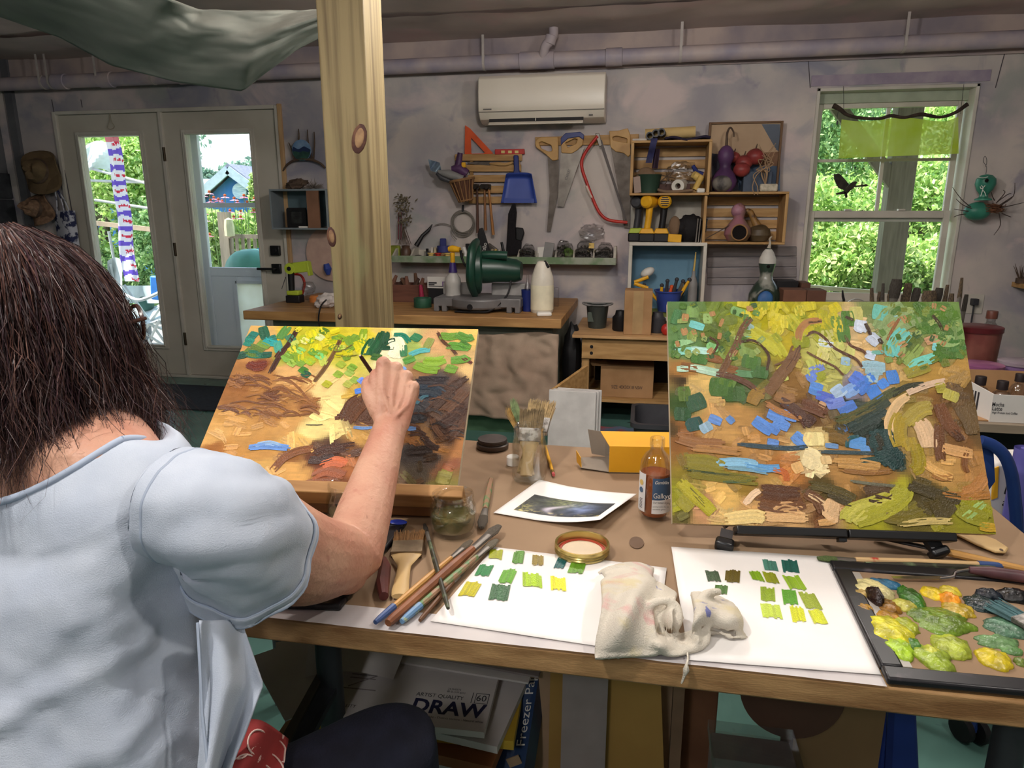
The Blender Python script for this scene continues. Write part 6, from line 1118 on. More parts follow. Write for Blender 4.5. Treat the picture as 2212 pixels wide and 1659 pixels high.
# ================================================================= THE WORK TABLE
TX0,TX1,TY0,TY1=-.95,.672,.772,1.575
wt=thing('work_table','large work table with plywood edge covered in brown kraft paper','table',((TX0+TX1)/2,1.17,0))
m_ply=mat('ply_edge',(176,138,92),.6,c2=(128,92,56),scale=4,stretch=(2.5,1,12),bump=.2,bscale=40)
MB().bx(TX0,TX1,TY0,TY1,TZ-.036,TZ-.0015).build('top',m_ply,wt,bevel=.003)
for x in(TX0+.06,-.50,TX1-.12):
 for y in(TY0+.20,TY1-.1):MB().cyl((x,y,.02),(x,y,TZ-.036),.022,n=14).build('leg',m_dgrey,wt)
MB().cyl((TX0+.06,TY0+.2,.18),(TX1-.12,TY0+.2,.18),.014,n=12).build('stretcher',mat('satin_tube',(120,132,130),.3,metal=.6),wt)
m_kraft=mat('kraft_paper',(150,124,97),.8,c2=(139,113,87),scale=4,bump=.06,bscale=60)
mural(m_kraft,[(5,(1,1,1),(3,1,0),.66,.74,(140,108,78),.7)])
def kp(u,v):x=TX0+.004+u*(TX1-TX0-.008);y=TY0+.035+v*(TY1-TY0-.04);return V((x,y,TZ-.0008+.0006*fbm((x*5,y*5,1))))
b=MB();b.grid(kp,60,30);one(b,'kraft_cover',m_kraft,'brown kraft paper sheet covering the work table','paper')
def wp(u,v):x=TX0+.002+u*(.30-TX0);y=TY0-.001+v*.05;return V((x,y,TZ+.0004+.0010*abs(fbm((x*9,y*14,2)))))
b=MB();b.grid(wp,110,6);one(b,'glassine_strip',mat('glassine',(212,206,204),.5,c2=(198,192,192),scale=12,translucent=.15),'white glassine paper strip along the front table edge','paper')
st=MB();st.lathe([(0,0),(.022,0),(.022,.0004),(0,.0004)],T(1375,1172,.0002),(0,0,1),20,sq=.55);st.build('stain',mat('oil_stain',(104,78,56),.6),wt)
# ----------------------------------------------------------------- canvases
PAINT=vmat('oil_paint',.32,.45,bump=.5,bscale=420,jitter=.10,jscale=240,sat=1.04,val=1.0)
CANV=vmat('primed_canvas_wash',.5,.35,bump=.7,bscale=900,jitter=.14,jscale=45,sat=1.04,val=1.0)
class Canvas:
 def __init__(s,name,label,pos,yaw,tilt,roll,w,h,thick,orig,scale):
  s.w,s.h=w,h;ux=V((math.cos(yaw),math.sin(yaw),0));n=V((-math.sin(yaw),math.cos(yaw),0));uy=n*math.sin(tilt)+V((0,0,math.cos(tilt)))
  s.ux=ux*math.cos(roll)+uy*math.sin(roll);s.uy=-ux*math.sin(roll)+uy*math.cos(roll);s.n=s.ux.cross(s.uy)
  s.o=V(pos)-s.ux*(w/2);s.orig,s.sc=orig,scale;s.k=0
  s.e=thing(name,label,'painting',V(pos));s.mb=MB();s.thick=thick
 def uv(s,x,y):
  p=atp(s.orig[0]+x*s.sc,s.orig[1]+y*s.sc,s.o,s.n)-s.o;return p.dot(s.ux)/s.w,p.dot(s.uy)/s.h
 def P(s,u,v,hgt=0.0):return s.o+s.ux*(u*s.w)+s.uy*(v*s.h)+s.n*hgt
 def base(s,ctrl,nx=120,ny=96,edge=(214,190,120),streak=.05):
  pts=[(*s.uv(x,y),*[c for c in lin(col)[:3]],r)for x,y,r,col in ctrl];A=np.array(pts);s.A=A
  mb=MB();mb.v=[tuple(s.P(i/nx,j/ny))for j in range(ny+1)for i in range(nx+1)]
  for j in range(ny):
   for i in range(nx):
    u,v=(i+.5)/nx,(j+.5)/ny;u2=u+.035*fbm((u*6,v*6,1))+.012*fbm((u*22,v*22,4));v2=v+.035*fbm((u*6,v*6,9))+.012*fbm((u*22,v*22,7))
    d2=((A[:,0]-u2)*s.w)**2+((A[:,1]-v2)*s.h)**2;wts=(A[:,5]**2/(d2+1e-5))**3.0;c=(wts[:,None]*A[:,2:5]).sum(0)/wts.sum()
    k=1+streak*4*fbm((u*18,v*70,3));mb.f.append((j*(nx+1)+i,j*(nx+1)+i+1,(j+1)*(nx+1)+i+1,(j+1)*(nx+1)+i));mb.c.append((*np.clip(c*k,0,1),1))
  mb.build('ground_wash',CANV,s.e,0)
  b=MB();b.slab([s.P(0,0,-.0004),s.P(1,0,-.0004),s.P(1,1,-.0004),s.P(0,1,-.0004)],s.n*-s.thick);b.build('stretcher',mat('canvas_edge',edge,.8,c2=tuple(int(v*.85)for v in edge),scale=14,bump=.3,bscale=300),s.e)
 def stroke(s,pts,wd,col,ragged=.5,n=5,var=.13,hgt=.0006,raw=None):
 # a brush stroke: n bristle lanes along the path, each with its own tone and ragged ends
  uv=[s.uv(x,y)for x,y in pts];P_=[np.array((u*s.w,v*s.h))for u,v in uv];L=sum(np.linalg.norm(P_[i+1]-P_[i])for i in range(len(P_)-1));s.k+=1
  wm=wd*s.sc/1500*(s.o-CAMP).length*1.22;m=max(4,int(L/.006)+2);c0=np.array(lin(col)[:3])if raw is None else raw
  path=[V((*p,0))for p in P_];path=smooth_path(path,max(3,m//max(1,len(path)-1)))if len(path)>2 else[path[0].lerp(path[1],t/m)for t in range(m+1)]
  m=len(path)-1;nrm=[]
  for i in range(m+1):d=path[min(i+1,m)]-path[max(i-1,0)];d.normalize();nrm.append(V((-d.y,d.x,0)))
  for q in range(n):
   t0,t1=random.uniform(0,ragged*.28),1-random.uniform(0,ragged*.28);a,c=(q/n-.5)*wm*1.05,((q+1)/n-.5)*wm*1.05
   k=1+random.uniform(-var,var);s.mb.col=(*np.clip(c0*k+random.uniform(-.012,.012),0,1),1)
   i0,i1=int(t0*m),max(int(t0*m)+1,int(math.ceil(t1*m)));vs=[]
   for i in range(i0,i1+1):
    e_=math.sin(math.pi*min(1,max(0,(i/m)*.86+.07)))**.14;z=hgt+s.k*2.2e-6+.00022*math.sin(q*2.1+i*.3)
    for off in(a,c):
     p=path[i]+nrm[i]*(off*e_*(1+.10*fbm((i*.7,q,s.k))));u_,v_=min(max(p.x/s.w,.001),.999),min(max(p.y/s.h,.001),.999);vs.append(s.P(u_,v_,z))
   s.mb.add(vs,[(2*i,2*i+1,2*i+3,2*i+2)for i in range(i1-i0)])
 def dabs(s,n,x0,x1,y0,y1,lmin,lmax,wmin,wmax,var=.35):
 # short strokes that pick up the wash below them, so the ground reads as worked paint
  for _ in range(n):
   x,y=random.uniform(x0,x1),random.uniform(y0,y1);u,v=s.uv(x,y)
   if not(.02<u<.98 and .02<v<.98):continue
   d2=((s.A[:,0]-u)*s.w)**2+((s.A[:,1]-v)*s.h)**2;wts=(s.A[:,5]**2/(d2+1e-5))**3.0;c=(wts[:,None]*s.A[:,2:5]).sum(0)/wts.sum()*random.uniform(1-var,1+var)
   a=random.gauss(0,.5)+(1.2 if random.random()<.3 else 0);l_=random.uniform(lmin,lmax)/2;s.stroke([(x-l_*math.cos(a),y-l_*math.sin(a)),(x+l_*math.cos(a),y+l_*math.sin(a))],random.uniform(wmin,wmax),None,.8,4,.18,.0003,np.clip(c,0,1))
 def done(s):o=s.mb.build('brush_strokes',PAINT,s.e,0);o['kind']='stuff'
 # ---- right canvas: woodland stream, near finished
R=Canvas('stream_painting','oil painting of a woodland stream on the black table easel',(.3219,1.1277,.7799),.066,.5471,.0146,.508,.406,.018,(1420,620),.3616)
TN,OC,BR,DB,OL,DG=(222,184,122),(198,150,84),(134,88,46),(64,40,24),(150,144,50),(26,56,48)
R.base([(150,120,90,(96,130,76)),(150,330,90,(104,140,84)),(330,130,80,(112,132,48)),(300,280,60,(96,116,50)),(520,140,90,(150,160,40)),(620,160,90,(186,176,36)),(760,150,90,(176,166,40)),(900,140,90,(170,160,50)),(560,300,70,(146,150,70)),(760,260,80,(196,176,60)),(1000,320,80,(198,196,110)),(1150,250,80,(220,190,140)),(1250,330,60,(222,186,130)),(1350,150,90,(134,150,90)),(1550,150,90,(112,136,62)),(1700,180,90,(116,146,80)),(1760,350,80,(110,140,70)),(1550,380,70,(170,150,90)),(1400,400,60,(190,156,96)),(1650,480,80,(190,150,80)),(1800,470,60,(190,150,84)),(140,480,60,(176,126,72)),(230,590,80,(226,190,120)),(140,560,50,(70,54,30)),(150,680,60,(60,86,40)),(330,800,80,(206,160,100)),(470,800,60,(196,150,92)),(180,900,70,(150,100,56)),(110,860,40,(90,70,40)),(600,560,50,(84,96,48)),(480,620,70,(70,92,44)),(800,600,70,(150,112,64)),(900,740,70,(110,76,44)),(750,720,50,(120,90,56)),(1040,560,70,(190,186,100)),(1150,600,60,(140,130,150)),(1300,560,60,(196,160,110)),(1180,740,60,(60,70,60)),(1250,850,70,(40,56,44)),(1100,880,60,(110,84,30)),(1400,700,50,(200,166,116)),(1350,900,70,(34,52,44)),(1400,1030,60,(22,56,52)),(1500,720,80,(150,128,60)),(1550,850,80,(180,150,90)),(1550,980,70,(160,130,70)),(1700,720,80,(140,100,56)),(1850,700,100,(104,78,44)),(1900,850,80,(112,86,52)),(1780,900,70,(130,92,54)),(1700,1050,90,(206,160,96)),(1880,1080,90,(190,140,84)),(1950,1200,60,(196,144,84)),(930,900,60,(236,206,140)),(920,1040,60,(244,222,170)),(300,1000,80,(170,126,70)),(600,980,80,(186,138,82)),(250,1080,70,(140,124,44)),(500,1160,70,(150,120,50)),(800,1100,70,(190,126,70)),(1150,1040,90,(188,142,86)),(1300,1120,90,(170,126,70)),(700,1190,70,(196,156,90)),(400,1230,80,(230,186,110)),(130,1280,70,(150,148,44)),(250,1330,60,(200,150,110)),(550,1330,70,(220,172,112)),(700,1260,80,(110,72,40)),(850,1270,60,(120,82,44)),(960,1330,60,(110,70,40)),(800,1350,70,(214,170,116)),(1000,1220,60,(90,74,34)),(1060,1310,50,(220,180,136)),(1180,1300,60,(190,140,84)),(1300,1220,60,(90,70,40)),(1260,1370,70,(170,166,50)),(1450,1250,70,(180,174,60)),(1600,1260,80,(84,72,34)),(1550,1380,70,(112,100,40)),(1850,1330,90,(150,146,46)),(1720,1410,70,(150,142,50)),(480,1400,80,(240,206,134)),(120,1400,50,(100,90,44))],edge=(206,190,160))
S=R.stroke;R.dabs(420,90,2000,100,1430,50,120,24,50,.22)
for x,y,c in((330,420,BR),(180,470,BR),(420,480,BR)):S([(x-40,y),(x+60,y+20)],40,c)
greens=[(210,150,60,70,(126,160,90)),(300,190,45,60,(150,180,110)),(160,280,60,70,(90,130,70)),(260,120,50,60,(96,126,60)),(110,180,40,90,(70,120,70)),(420,200,90,60,(110,124,44)),(380,280,60,60,(90,110,40)),(480,150,70,50,(126,170,100)),(450,330,60,60,(112,128,48)),(110,350,40,60,(60,110,40)),(250,430,80,60,(70,116,48)),(330,360,60,44,(130,190,120)),(160,330,100,40,(150,196,140)),(540,380,80,80,(130,156,80)),(560,450,90,80,(76,116,50)),(610,510,80,70,(60,100,44)),(520,520,90,40,(96,140,96)),(380,600,110,110,(72,110,44)),(460,640,100,90,(60,96,40)),(420,560,80,70,(90,124,48)),(230,690,90,100,(44,84,52)),(160,640,60,90,(86,112,44)),(150,760,80,80,(40,80,40)),(220,820,80,80,(30,74,66))]
for x,y,w_,l_,c in greens:
 a=random.uniform(-.5,.5);S([(x-l_/2*math.sin(a),y-l_/2*math.cos(a)),(x+l_/2*math.sin(a),y+l_/2*math.cos(a))],w_,c)
for x,y,l_,w_,a,c in((235,232,90,40,.3,(120,196,190)),(150,385,110,36,-.15,(140,206,190)),(255,380,110,36,.1,(180,224,210)),(150,490,70,32,0,(190,226,200)),(315,505,240,40,.22,(176,212,184)),(250,490,110,34,.15,(200,226,206)),(545,280,50,40,0,(130,186,150)),(545,240,60,40,.6,(150,180,170))):S([(x-l_/2*math.cos(a),y-l_/2*math.sin(a)),(x+l_/2*math.cos(a),y+l_/2*math.sin(a))],w_,c)
for k in range(46):
 x,y=random.uniform(500,1090),random.uniform(95,260);
 if y>190 and x<640:continue
 a=random.uniform(.9,2.3);l_=random.uniform(45,80);S([(x-l_/2*math.cos(a),y-l_/2*math.sin(a)),(x+l_/2*math.cos(a),y+l_/2*math.sin(a))],random.uniform(34,60),random.choice([(206,190,30),(190,178,26),(172,168,30),(214,200,70),(150,156,30),(196,184,40)]))
for k in range(30):
 x,y=random.uniform(700,1180),random.uniform(250,560);a=random.uniform(.2,2.6);l_=random.uniform(45,85)
 if abs(x-830)<70 and y>330:continue
 S([(x-l_/2*math.cos(a),y-l_/2*math.sin(a)),(x+l_/2*math.cos(a),y+l_/2*math.sin(a))],random.uniform(30,54),random.choice([(190,186,70),(206,204,120),(170,172,50),(214,206,130),(186,190,100),(150,156,44)]))
for pts in([(560,250),(620,290),(700,330),(760,420)],[(540,300),(640,330),(720,400)],[(780,170),(840,250),(850,330)]):S(pts,50,(186,182,56))
for x,y,w_,l_,c in((1130,190,60,90,(74,116,40)),(1105,280,60,100,(80,126,46)),(1060,210,50,70,(110,140,50)),(1180,160,60,80,(196,190,110)),(1000,290,70,60,(200,196,120)),(850,330,80,70,(140,148,30))):S([(x,y-l_/2),(x+12,y+l_/2)],w_,c)
for pts,w_,c in(([(1480,110),(1380,170),(1310,260)],70,(132,156,100)),([(1560,170),(1440,230),(1330,330)],80,(140,162,104)),([(1500,260),(1420,330),(1370,400)],60,(156,172,108)),([(1640,130),(1720,160),(1790,150)],80,(84,124,40)),([(1640,220),(1730,250),(1800,230)],90,(70,112,36)),([(1540,110),(1600,150),(1590,200)],60,(80,120,40)),([(1470,200),(1520,190),(1540,230)],60,(92,130,50)),([(1560,260),(1620,240),(1640,280)],60,(74,116,40)),([(1660,300),(1730,320),(1790,300)],70,(146,176,112)),([(1700,330),(1770,350),(1830,330)],70,(64,112,44)),([(1560,290),(1500,360),(1430,440)],70,(92,112,36)),([(1570,350),(1520,410),(1470,460)],50,(140,164,80)),([(1650,380),(1720,410),(1730,430)],90,(70,110,36)),([(1690,460),(1740,450)],40,(110,120,40)),([(1560,480),(1600,460)],40,(90,110,40)),([(1760,200),(1810,260),(1820,330)],70,(120,150,84)),([(1600,330),(1680,300)],40,(196,150,110)),([(1620,120),(1740,110)],50,(96,130,60)),([(1780,390),(1830,400)],60,(90,130,60)),([(1480,520),(1560,490),(1620,470)],60,(150,140,50))):S(pts,w_,c)
for pts,w_,c in(([(1335,110),(1320,200)],70,(110,186,170)),([(1490,260),(1430,330),(1400,420)],76,(112,196,186)),([(1380,350),(1400,410)],60,(110,190,180)),([(1660,420),(1570,450),(1500,480)],50,(120,206,190)),([(1310,380),(1315,405)],56,(112,176,160)),([(1640,355),(1665,362)],40,(130,206,206)),([(1420,190),(1440,180)],40,(150,196,190)),([(1215,200),(1210,270)],60,(206,216,232)),([(1180,230),(1230,260)],50,(214,222,238)),([(1260,290),(1320,340)],60,(204,214,232)),([(960,330),(1050,345)],40,(206,220,230)),([(1240,400),(1300,420)],44,(206,220,240)),([(1095,440),(1150,450)],44,(156,190,210)),([(1220,480),(1360,490)],70,(150,186,200)),([(1250,520),(1320,540)],70,(160,190,204))):S(pts,w_,c)
for x,y,l_,w_,a,c in((950,490,90,36,-.3,(120,140,210)),(920,540,60,50,.9,(110,140,220)),(945,610,80,66,.3,(96,146,220)),(1190,550,80,70,.6,(96,130,220)),(1265,550,60,50,.9,(76,132,220)),(1220,600,80,60,-.8,(84,130,214)),(1290,630,80,70,-.4,(80,136,220)),(1345,580,60,50,.9,(82,140,224)),(1403,540,84,54,1.3,(76,134,214)),(1080,625,80,60,-.6,(176,200,226)),(1150,620,90,60,-.5,(140,176,230)),(1060,690,110,60,-.3,(120,140,214)),(1000,660,110,50,.3,(90,110,200)),(1130,720,110,50,-.4,(90,130,210)),(790,770,90,50,.3,(110,150,220)),(710,770,110,60,.35,(106,150,222)),(630,830,130,60,.6,(100,146,220)),(740,820,100,50,.5,(104,150,224)),(690,850,80,40,.6,(96,140,214)),(345,795,80,44,.4,(110,150,216)),(435,795,50,34,.8,(100,140,200)),(850,915,100,60,.7,(110,156,226)),(690,930,70,34,.2,(110,150,216)),(1190,930,110,60,.1,(96,150,210)),(1240,968,60,30,0,(116,164,224)),(1040,950,80,24,.1,(120,160,210)),(290,840,60,60,1,(150,180,200)),(760,690,50,40,.2,(60,90,130)),(1100,850,50,50,1,(70,100,150))):S([(x-l_/2*math.cos(a),y-l_/2*math.sin(a)),(x+l_/2*math.cos(a),y+l_/2*math.sin(a))],w_,c,.4)
for k in range(110):
 x,y=(random.uniform(95,620),random.uniform(100,430))if k%2 else(random.uniform(1330,1850),random.uniform(100,450));a=random.uniform(0,3.1);l_=random.uniform(24,52);S([(x-l_/2*math.cos(a),y-l_/2*math.sin(a)),(x+l_/2*math.cos(a),y+l_/2*math.sin(a))],random.uniform(16,34),random.choice([(74,112,42),(96,132,58),(128,150,70),(60,92,44),(150,168,96),(176,132,84),(110,124,40)]))
 # trunks and branches
for pts,w_,c in(([(560,180),(510,250),(470,350),(410,460),(370,540)],34,(110,76,46)),([(500,330),(560,320),(620,350),(665,420),(650,500)],14,(74,48,30)),([(830,360),(800,440),(740,520),(680,600),(640,650)],56,(120,84,50)),([(850,350),(820,430),(770,500)],18,(84,52,34)),([(840,320),(850,260),(900,210),(980,202)],34,(170,120,70)),([(900,215),(980,204)],12,(70,46,24)),([(880,300),(930,270),(990,300),(1060,370),(1180,430),(1220,480)],14,(90,56,34)),([(1120,290),(1150,350),(1220,380),(1245,405)],14,(96,60,40)),([(890,390),(980,440),(1060,480),(1110,530)],11,(100,64,40)),([(700,470),(800,430),(860,420)],10,(110,76,48)),([(1240,220),(1260,260),(1270,290)],18,(64,44,30)),([(1120,180),(1170,200)],16,(70,50,28)),([(1320,310),(1340,340)],20,(60,44,30)),([(1640,170),(1680,220),(1700,265)],16,(64,46,26)),([(1450,180),(1400,260),(1370,320)],14,(150,100,60)),([(310,300),(360,340),(330,400)],12,(84,54,34)),([(350,520),(450,540),(540,580),(590,620)],30,(96,62,40)),([(560,700),(590,640),(640,640)],60,(150,116,50)),([(600,610),(660,560)],26,(110,104,36)),([(640,690),(720,740),(800,770),(860,790)],30,(170,120,76)),([(700,650),(760,670),(820,660)],50,(150,110,70)),([(730,680),(800,720),(870,780),(900,840)],50,(84,52,36)),([(860,700),(930,720),(1010,760)],60,(104,66,44)),([(880,780),(930,820)],60,(70,42,30)),([(960,700),(1000,720)],40,(196,156,120)),([(1450,610),(1380,640),(1290,700),(1180,760),(1060,790)],40,(70,76,34)),([(1590,580),(1480,600),(1400,650)],26,(46,48,26)),([(1480,640),(1600,590),(1720,560)],30,(222,190,160)),([(1300,720),(1200,760),(1080,820)],40,(96,88,40)),([(1380,680),(1280,740),(1180,800)],46,(44,56,36)),([(1360,730),(1250,800),(1130,850)],50,(34,54,48)),([(1330,790),(1230,850),(1170,880)],50,(32,48,40)),([(1020,890),(1090,900),(1130,930)],60,(120,90,30)),([(1060,840),(1120,860)],50,(70,60,30)),([(1330,850),(1350,960),(1420,1050)],110,(22,56,54)),([(1280,880),(1320,980)],70,(44,44,28)),([(1370,990),(1440,1080)],70,(20,54,52)),([(1210,1040),(1300,1030),(1360,1020)],24,(30,66,62)),([(1130,960),(1140,910),(1200,890)],18,(30,84,90))):S(pts,w_,c)
# water and reflections
for pts,w_,c in(([(460,940),(640,955),(800,965),(920,950)],22,(52,74,84)),([(960,985),(1150,990),(1290,995)],18,(60,80,86)),([(930,870),(940,950)],90,(246,226,160)),([(900,880),(890,930)],40,(240,214,150)),([(870,1000),(930,1030),(910,1090)],90,(248,228,176)),([(820,1050),(850,1110)],50,(226,180,120)),([(1000,1010),(1010,1060)],50,(230,196,140)),([(350,1050),(480,1045),(600,1060)],40,(140,190,220)),([(520,1060),(640,1085),(740,1080)],36,(104,160,210)),([(400,1075),(560,1090),(660,1110)],24,(126,170,190)),([(160,1040),(300,1050),(400,1090)],70,(140,130,44)),([(180,1110),(350,1130),(600,1160)],50,(130,120,40)),([(160,1090),(400,1120),(560,1130)],12,(60,74,40)),([(390,1165),(560,1160)],14,(60,90,60)),([(690,1090),(760,1110),(770,1160)],30,(200,110,60)),([(1080,1090),(1250,1110),(1400,1100)],24,(150,106,60)),([(1150,1160),(1300,1180),(1420,1190)],14,(110,110,90)),([(200,960),(350,970),(500,990)],40,(176,128,76)),([(1040,1050),(1200,1060),(1330,1080)],50,(196,150,90)),([(110,900),(230,930),(420,940)],50,(150,104,64))):S(pts,w_,c,.6,6)
# boulder on the right, rocks in front
for pts,w_,c in(([(1500,650),(1430,700),(1380,800),(1390,900)],40,(226,190,140)),([(1640,720),(1560,740),(1480,820)],70,(176,156,70)),([(1460,760),(1430,860),(1460,960)],80,(170,146,50)),([(1560,800),(1600,870),(1620,960)],80,(226,190,150)),([(1540,940),(1560,1060),(1520,1100)],60,(160,140,40)),([(1500,900),(1520,980)],60,(176,150,60)),([(1680,700),(1720,800),(1790,880)],60,(112,70,40)),([(1680,820),(1680,940),(1690,1040)],46,(110,70,40)),([(1760,860),(1800,900),(1810,920)],40,(84,52,30)),([(1820,700),(1880,780),(1910,880)],110,(104,80,44)),([(1760,620),(1740,680)],70,(180,170,80)),([(1660,610),(1720,600)],50,(170,160,60)),([(1850,980),(1830,1060),(1850,1110)],26,(130,84,46)),([(1600,1060),(1680,1110),(1760,1140)],40,(230,180,110)),([(1700,960),(1780,980),(1880,1000)],50,(216,166,110)),([(1640,1120),(1700,1140),(1760,1130)],30,(176,124,70)),([(1960,1120),(1900,1200),(1820,1230)],50,(186,130,76)),([(1500,1180),(1600,1220),(1740,1260),(1820,1270)],50,(70,60,30)),([(1650,1270),(1720,1310),(1640,1340)],90,(82,70,34)),([(1700,1240),(1850,1250),(2000,1240)],36,(176,122,66)),([(1480,1200),(1440,1260),(1330,1330),(1180,1390)],90,(176,172,54)),([(1400,1250),(1290,1290),(1150,1340),(1120,1400)],60,(196,190,84)),([(1240,1320),(1160,1400)],60,(206,198,96)),([(1350,1370),(1480,1380),(1600,1350)],60,(118,106,40)),([(1800,1300),(1880,1340),(1990,1380)],110,(150,148,44)),([(1950,1290),(1870,1360),(1830,1390)],40,(170,200,120)),([(1430,1420),(1600,1400),(1760,1400)],30,(214,190,120)),([(1920,1430),(2020,1440)],40,(196,160,60)),([(620,1220),(720,1230),(850,1240)],70,(90,56,34)),([(600,1290),(740,1310),(880,1290)],60,(112,72,42)),([(880,1230),(960,1280),(990,1350)],50,(110,72,44)),([(520,1300),(570,1240),(610,1215)],30,(240,206,170)),([(900,1240),(960,1270),(1000,1300)],24,(230,196,150)),([(700,1340),(760,1310),(860,1340)],50,(206,160,110)),([(640,1370),(740,1370),(900,1380)],50,(224,180,126)),([(900,1180),(1000,1200),(1100,1230),(1180,1270)],44,(90,78,36)),([(1020,1230),(1100,1270),(1160,1290)],40,(70,60,30)),([(1050,1280),(1030,1350),(1080,1370)],70,(226,186,140)),([(1240,1230),(1310,1215),(1400,1240)],60,(84,62,36)),([(1260,1260),(1340,1270)],40,(70,50,30)),([(130,1160),(200,1230),(270,1290),(330,1350)],60,(176,166,50)),([(130,1260),(200,1330)],60,(150,142,50)),([(190,1200),(290,1310)],20,(110,104,40)),([(120,1380),(180,1350)],40,(110,104,44)),([(400,1390),(560,1370),(640,1380)],60,(244,214,144)),([(960,1410),(1060,1400)],30,(220,170,110))):S(pts,w_,c,.5,6)
R.done()
# ---- left canvas in progress
Lc=Canvas('canvas_in_progress','half-finished stream painting on the wooden easel before the painter',(-.5629,1.1013,.7945),.1092,.9209,-.0061,.508,.406,.018,(420,680),.3013)
Lc.base([(480,150,60,(206,166,100)),(450,250,60,(200,150,92)),(620,150,60,(206,176,60)),(700,250,60,(160,170,60)),(850,180,90,(180,176,40)),(1000,150,80,(200,186,40)),(1150,170,90,(206,190,50)),(1120,300,80,(196,190,70)),(1300,140,60,(214,186,90)),(1440,260,70,(240,232,190)),(1450,160,50,(236,220,160)),(1600,250,80,(150,170,80)),(1750,200,80,(206,160,110)),(1850,300,80,(190,156,100)),(1930,160,60,(230,190,100)),(1960,380,60,(216,180,120)),(1600,420,60,(150,110,70)),(700,420,70,(216,170,110)),(450,360,60,(112,44,26)),(350,420,60,(170,120,70)),(330,500,80,(150,98,54)),(450,480,90,(176,124,70)),(560,590,50,(104,62,36)),(300,600,90,(160,108,62)),(700,560,90,(196,146,88)),(800,650,80,(150,100,56)),(550,700,90,(176,124,70)),(250,720,90,(206,156,90)),(950,520,80,(236,206,140)),(980,640,80,(246,222,150)),(1000,760,70,(246,226,150)),(850,830,90,(248,226,150)),(650,800,90,(210,160,96)),(400,850,100,(206,156,92)),(150,850,90,(220,172,106)),(120,990,80,(170,112,60)),(300,1010,80,(206,152,86)),(500,950,80,(206,154,90)),(420,1130,90,(220,176,104)),(650,1150,90,(222,172,104)),(780,900,80,(230,186,108)),(700,1000,50,(150,98,54)),(850,980,60,(84,48,32)),(800,1060,60,(104,60,38)),(1000,1000,70,(80,50,36)),(1010,1080,60,(200,110,70)),(900,1100,60,(110,62,42)),(1000,1170,70,(130,72,42)),(1150,1080,60,(176,110,66)),(1150,950,60,(120,80,46)),(1200,860,60,(206,160,90)),(1100,720,60,(90,52,32)),(1180,650,70,(84,50,32)),(1250,760,60,(96,60,40)),(1150,560,60,(196,160,70)),(1600,560,80,(36,46,58)),(1750,530,80,(40,40,44)),(1850,500,60,(84,56,40)),(1600,680,70,(46,46,50)),(1750,680,80,(84,60,44)),(1850,720,80,(72,48,36)),(1780,830,70,(76,52,38)),(1650,850,50,(150,110,60)),(1550,900,50,(150,100,54)),(1560,990,70,(44,32,24)),(1750,950,60,(170,120,70)),(1860,960,60,(176,120,70)),(1700,1000,50,(60,44,30)),(1600,1150,70,(70,56,34)),(1800,1100,70,(130,84,50)),(1800,1200,70,(120,112,50)),(1520,1210,60,(90,66,40)),(1850,1080,50,(140,84,56))],edge=(226,196,116),streak=.03)
S=Lc.stroke;Lc.dabs(150,150,1950,430,1220,60,160,20,44,.16)
for x,y,w_,l_,a,c in((410,160,90,60,.3,(20,110,96)),(500,130,60,90,1.3,(26,84,60)),(390,200,60,60,.2,(30,130,110)),(540,195,60,90,.3,(44,150,150)),(560,170,50,60,-.4,(34,110,96)),(640,130,60,110,2.2,(80,130,60)),(600,230,50,80,1.4,(70,150,130)),(430,260,90,110,.4,(90,116,50)),(340,290,60,90,-.2,(20,74,56)),(430,285,60,110,.1,(36,104,80)),(510,290,50,90,-.1,(24,84,66)),(500,215,50,90,.4,(110,140,60)),(690,170,50,60,.8,(60,120,90)),(660,310,50,60,.9,(130,180,80))):S([(x-l_/2*math.cos(a),y-l_/2*math.sin(a)),(x+l_/2*math.cos(a),y+l_/2*math.sin(a))],w_,c)
S([(740,100),(690,190),(630,270),(580,350),(540,430)],34,(58,30,22));S([(640,250),(590,310)],44,(70,36,26))
for k in range(58):
 x,y=random.uniform(700,1230),random.uniform(105,330)
 if x>1000 and y>250 and random.random()<.4:continue
 a=random.uniform(0,3.1);l_=random.uniform(40,80);S([(x-l_/2*math.cos(a),y-l_/2*math.sin(a)),(x+l_/2*math.cos(a),y+l_/2*math.sin(a))],random.uniform(32,56),random.choice([(196,190,40),(166,180,44),(130,160,44),(206,196,60),(110,146,50),(184,196,90),(214,204,50)]))
for x,y,c in((790,190,(206,206,130)),(900,165,(206,214,150)),(760,260,(140,200,110)),(900,300,(120,200,120)),(850,270,(96,150,56)),(780,400,(60,120,40)),(800,430,(26,84,60)),(680,290,(110,150,50)),(760,350,(120,160,60)),(930,120,(84,120,40)),(830,340,(150,180,60)),(700,350,(150,180,80)),(950,500,(170,170,50)),(1030,430,(140,170,60)),(1110,420,(150,176,80)),(1050,360,(150,170,60)),(1150,470,(140,166,70)),(1100,500,(170,176,80)),(1130,380,(120,160,60))):S([(x-24,y-14),(x+26,y+12)],46,c)
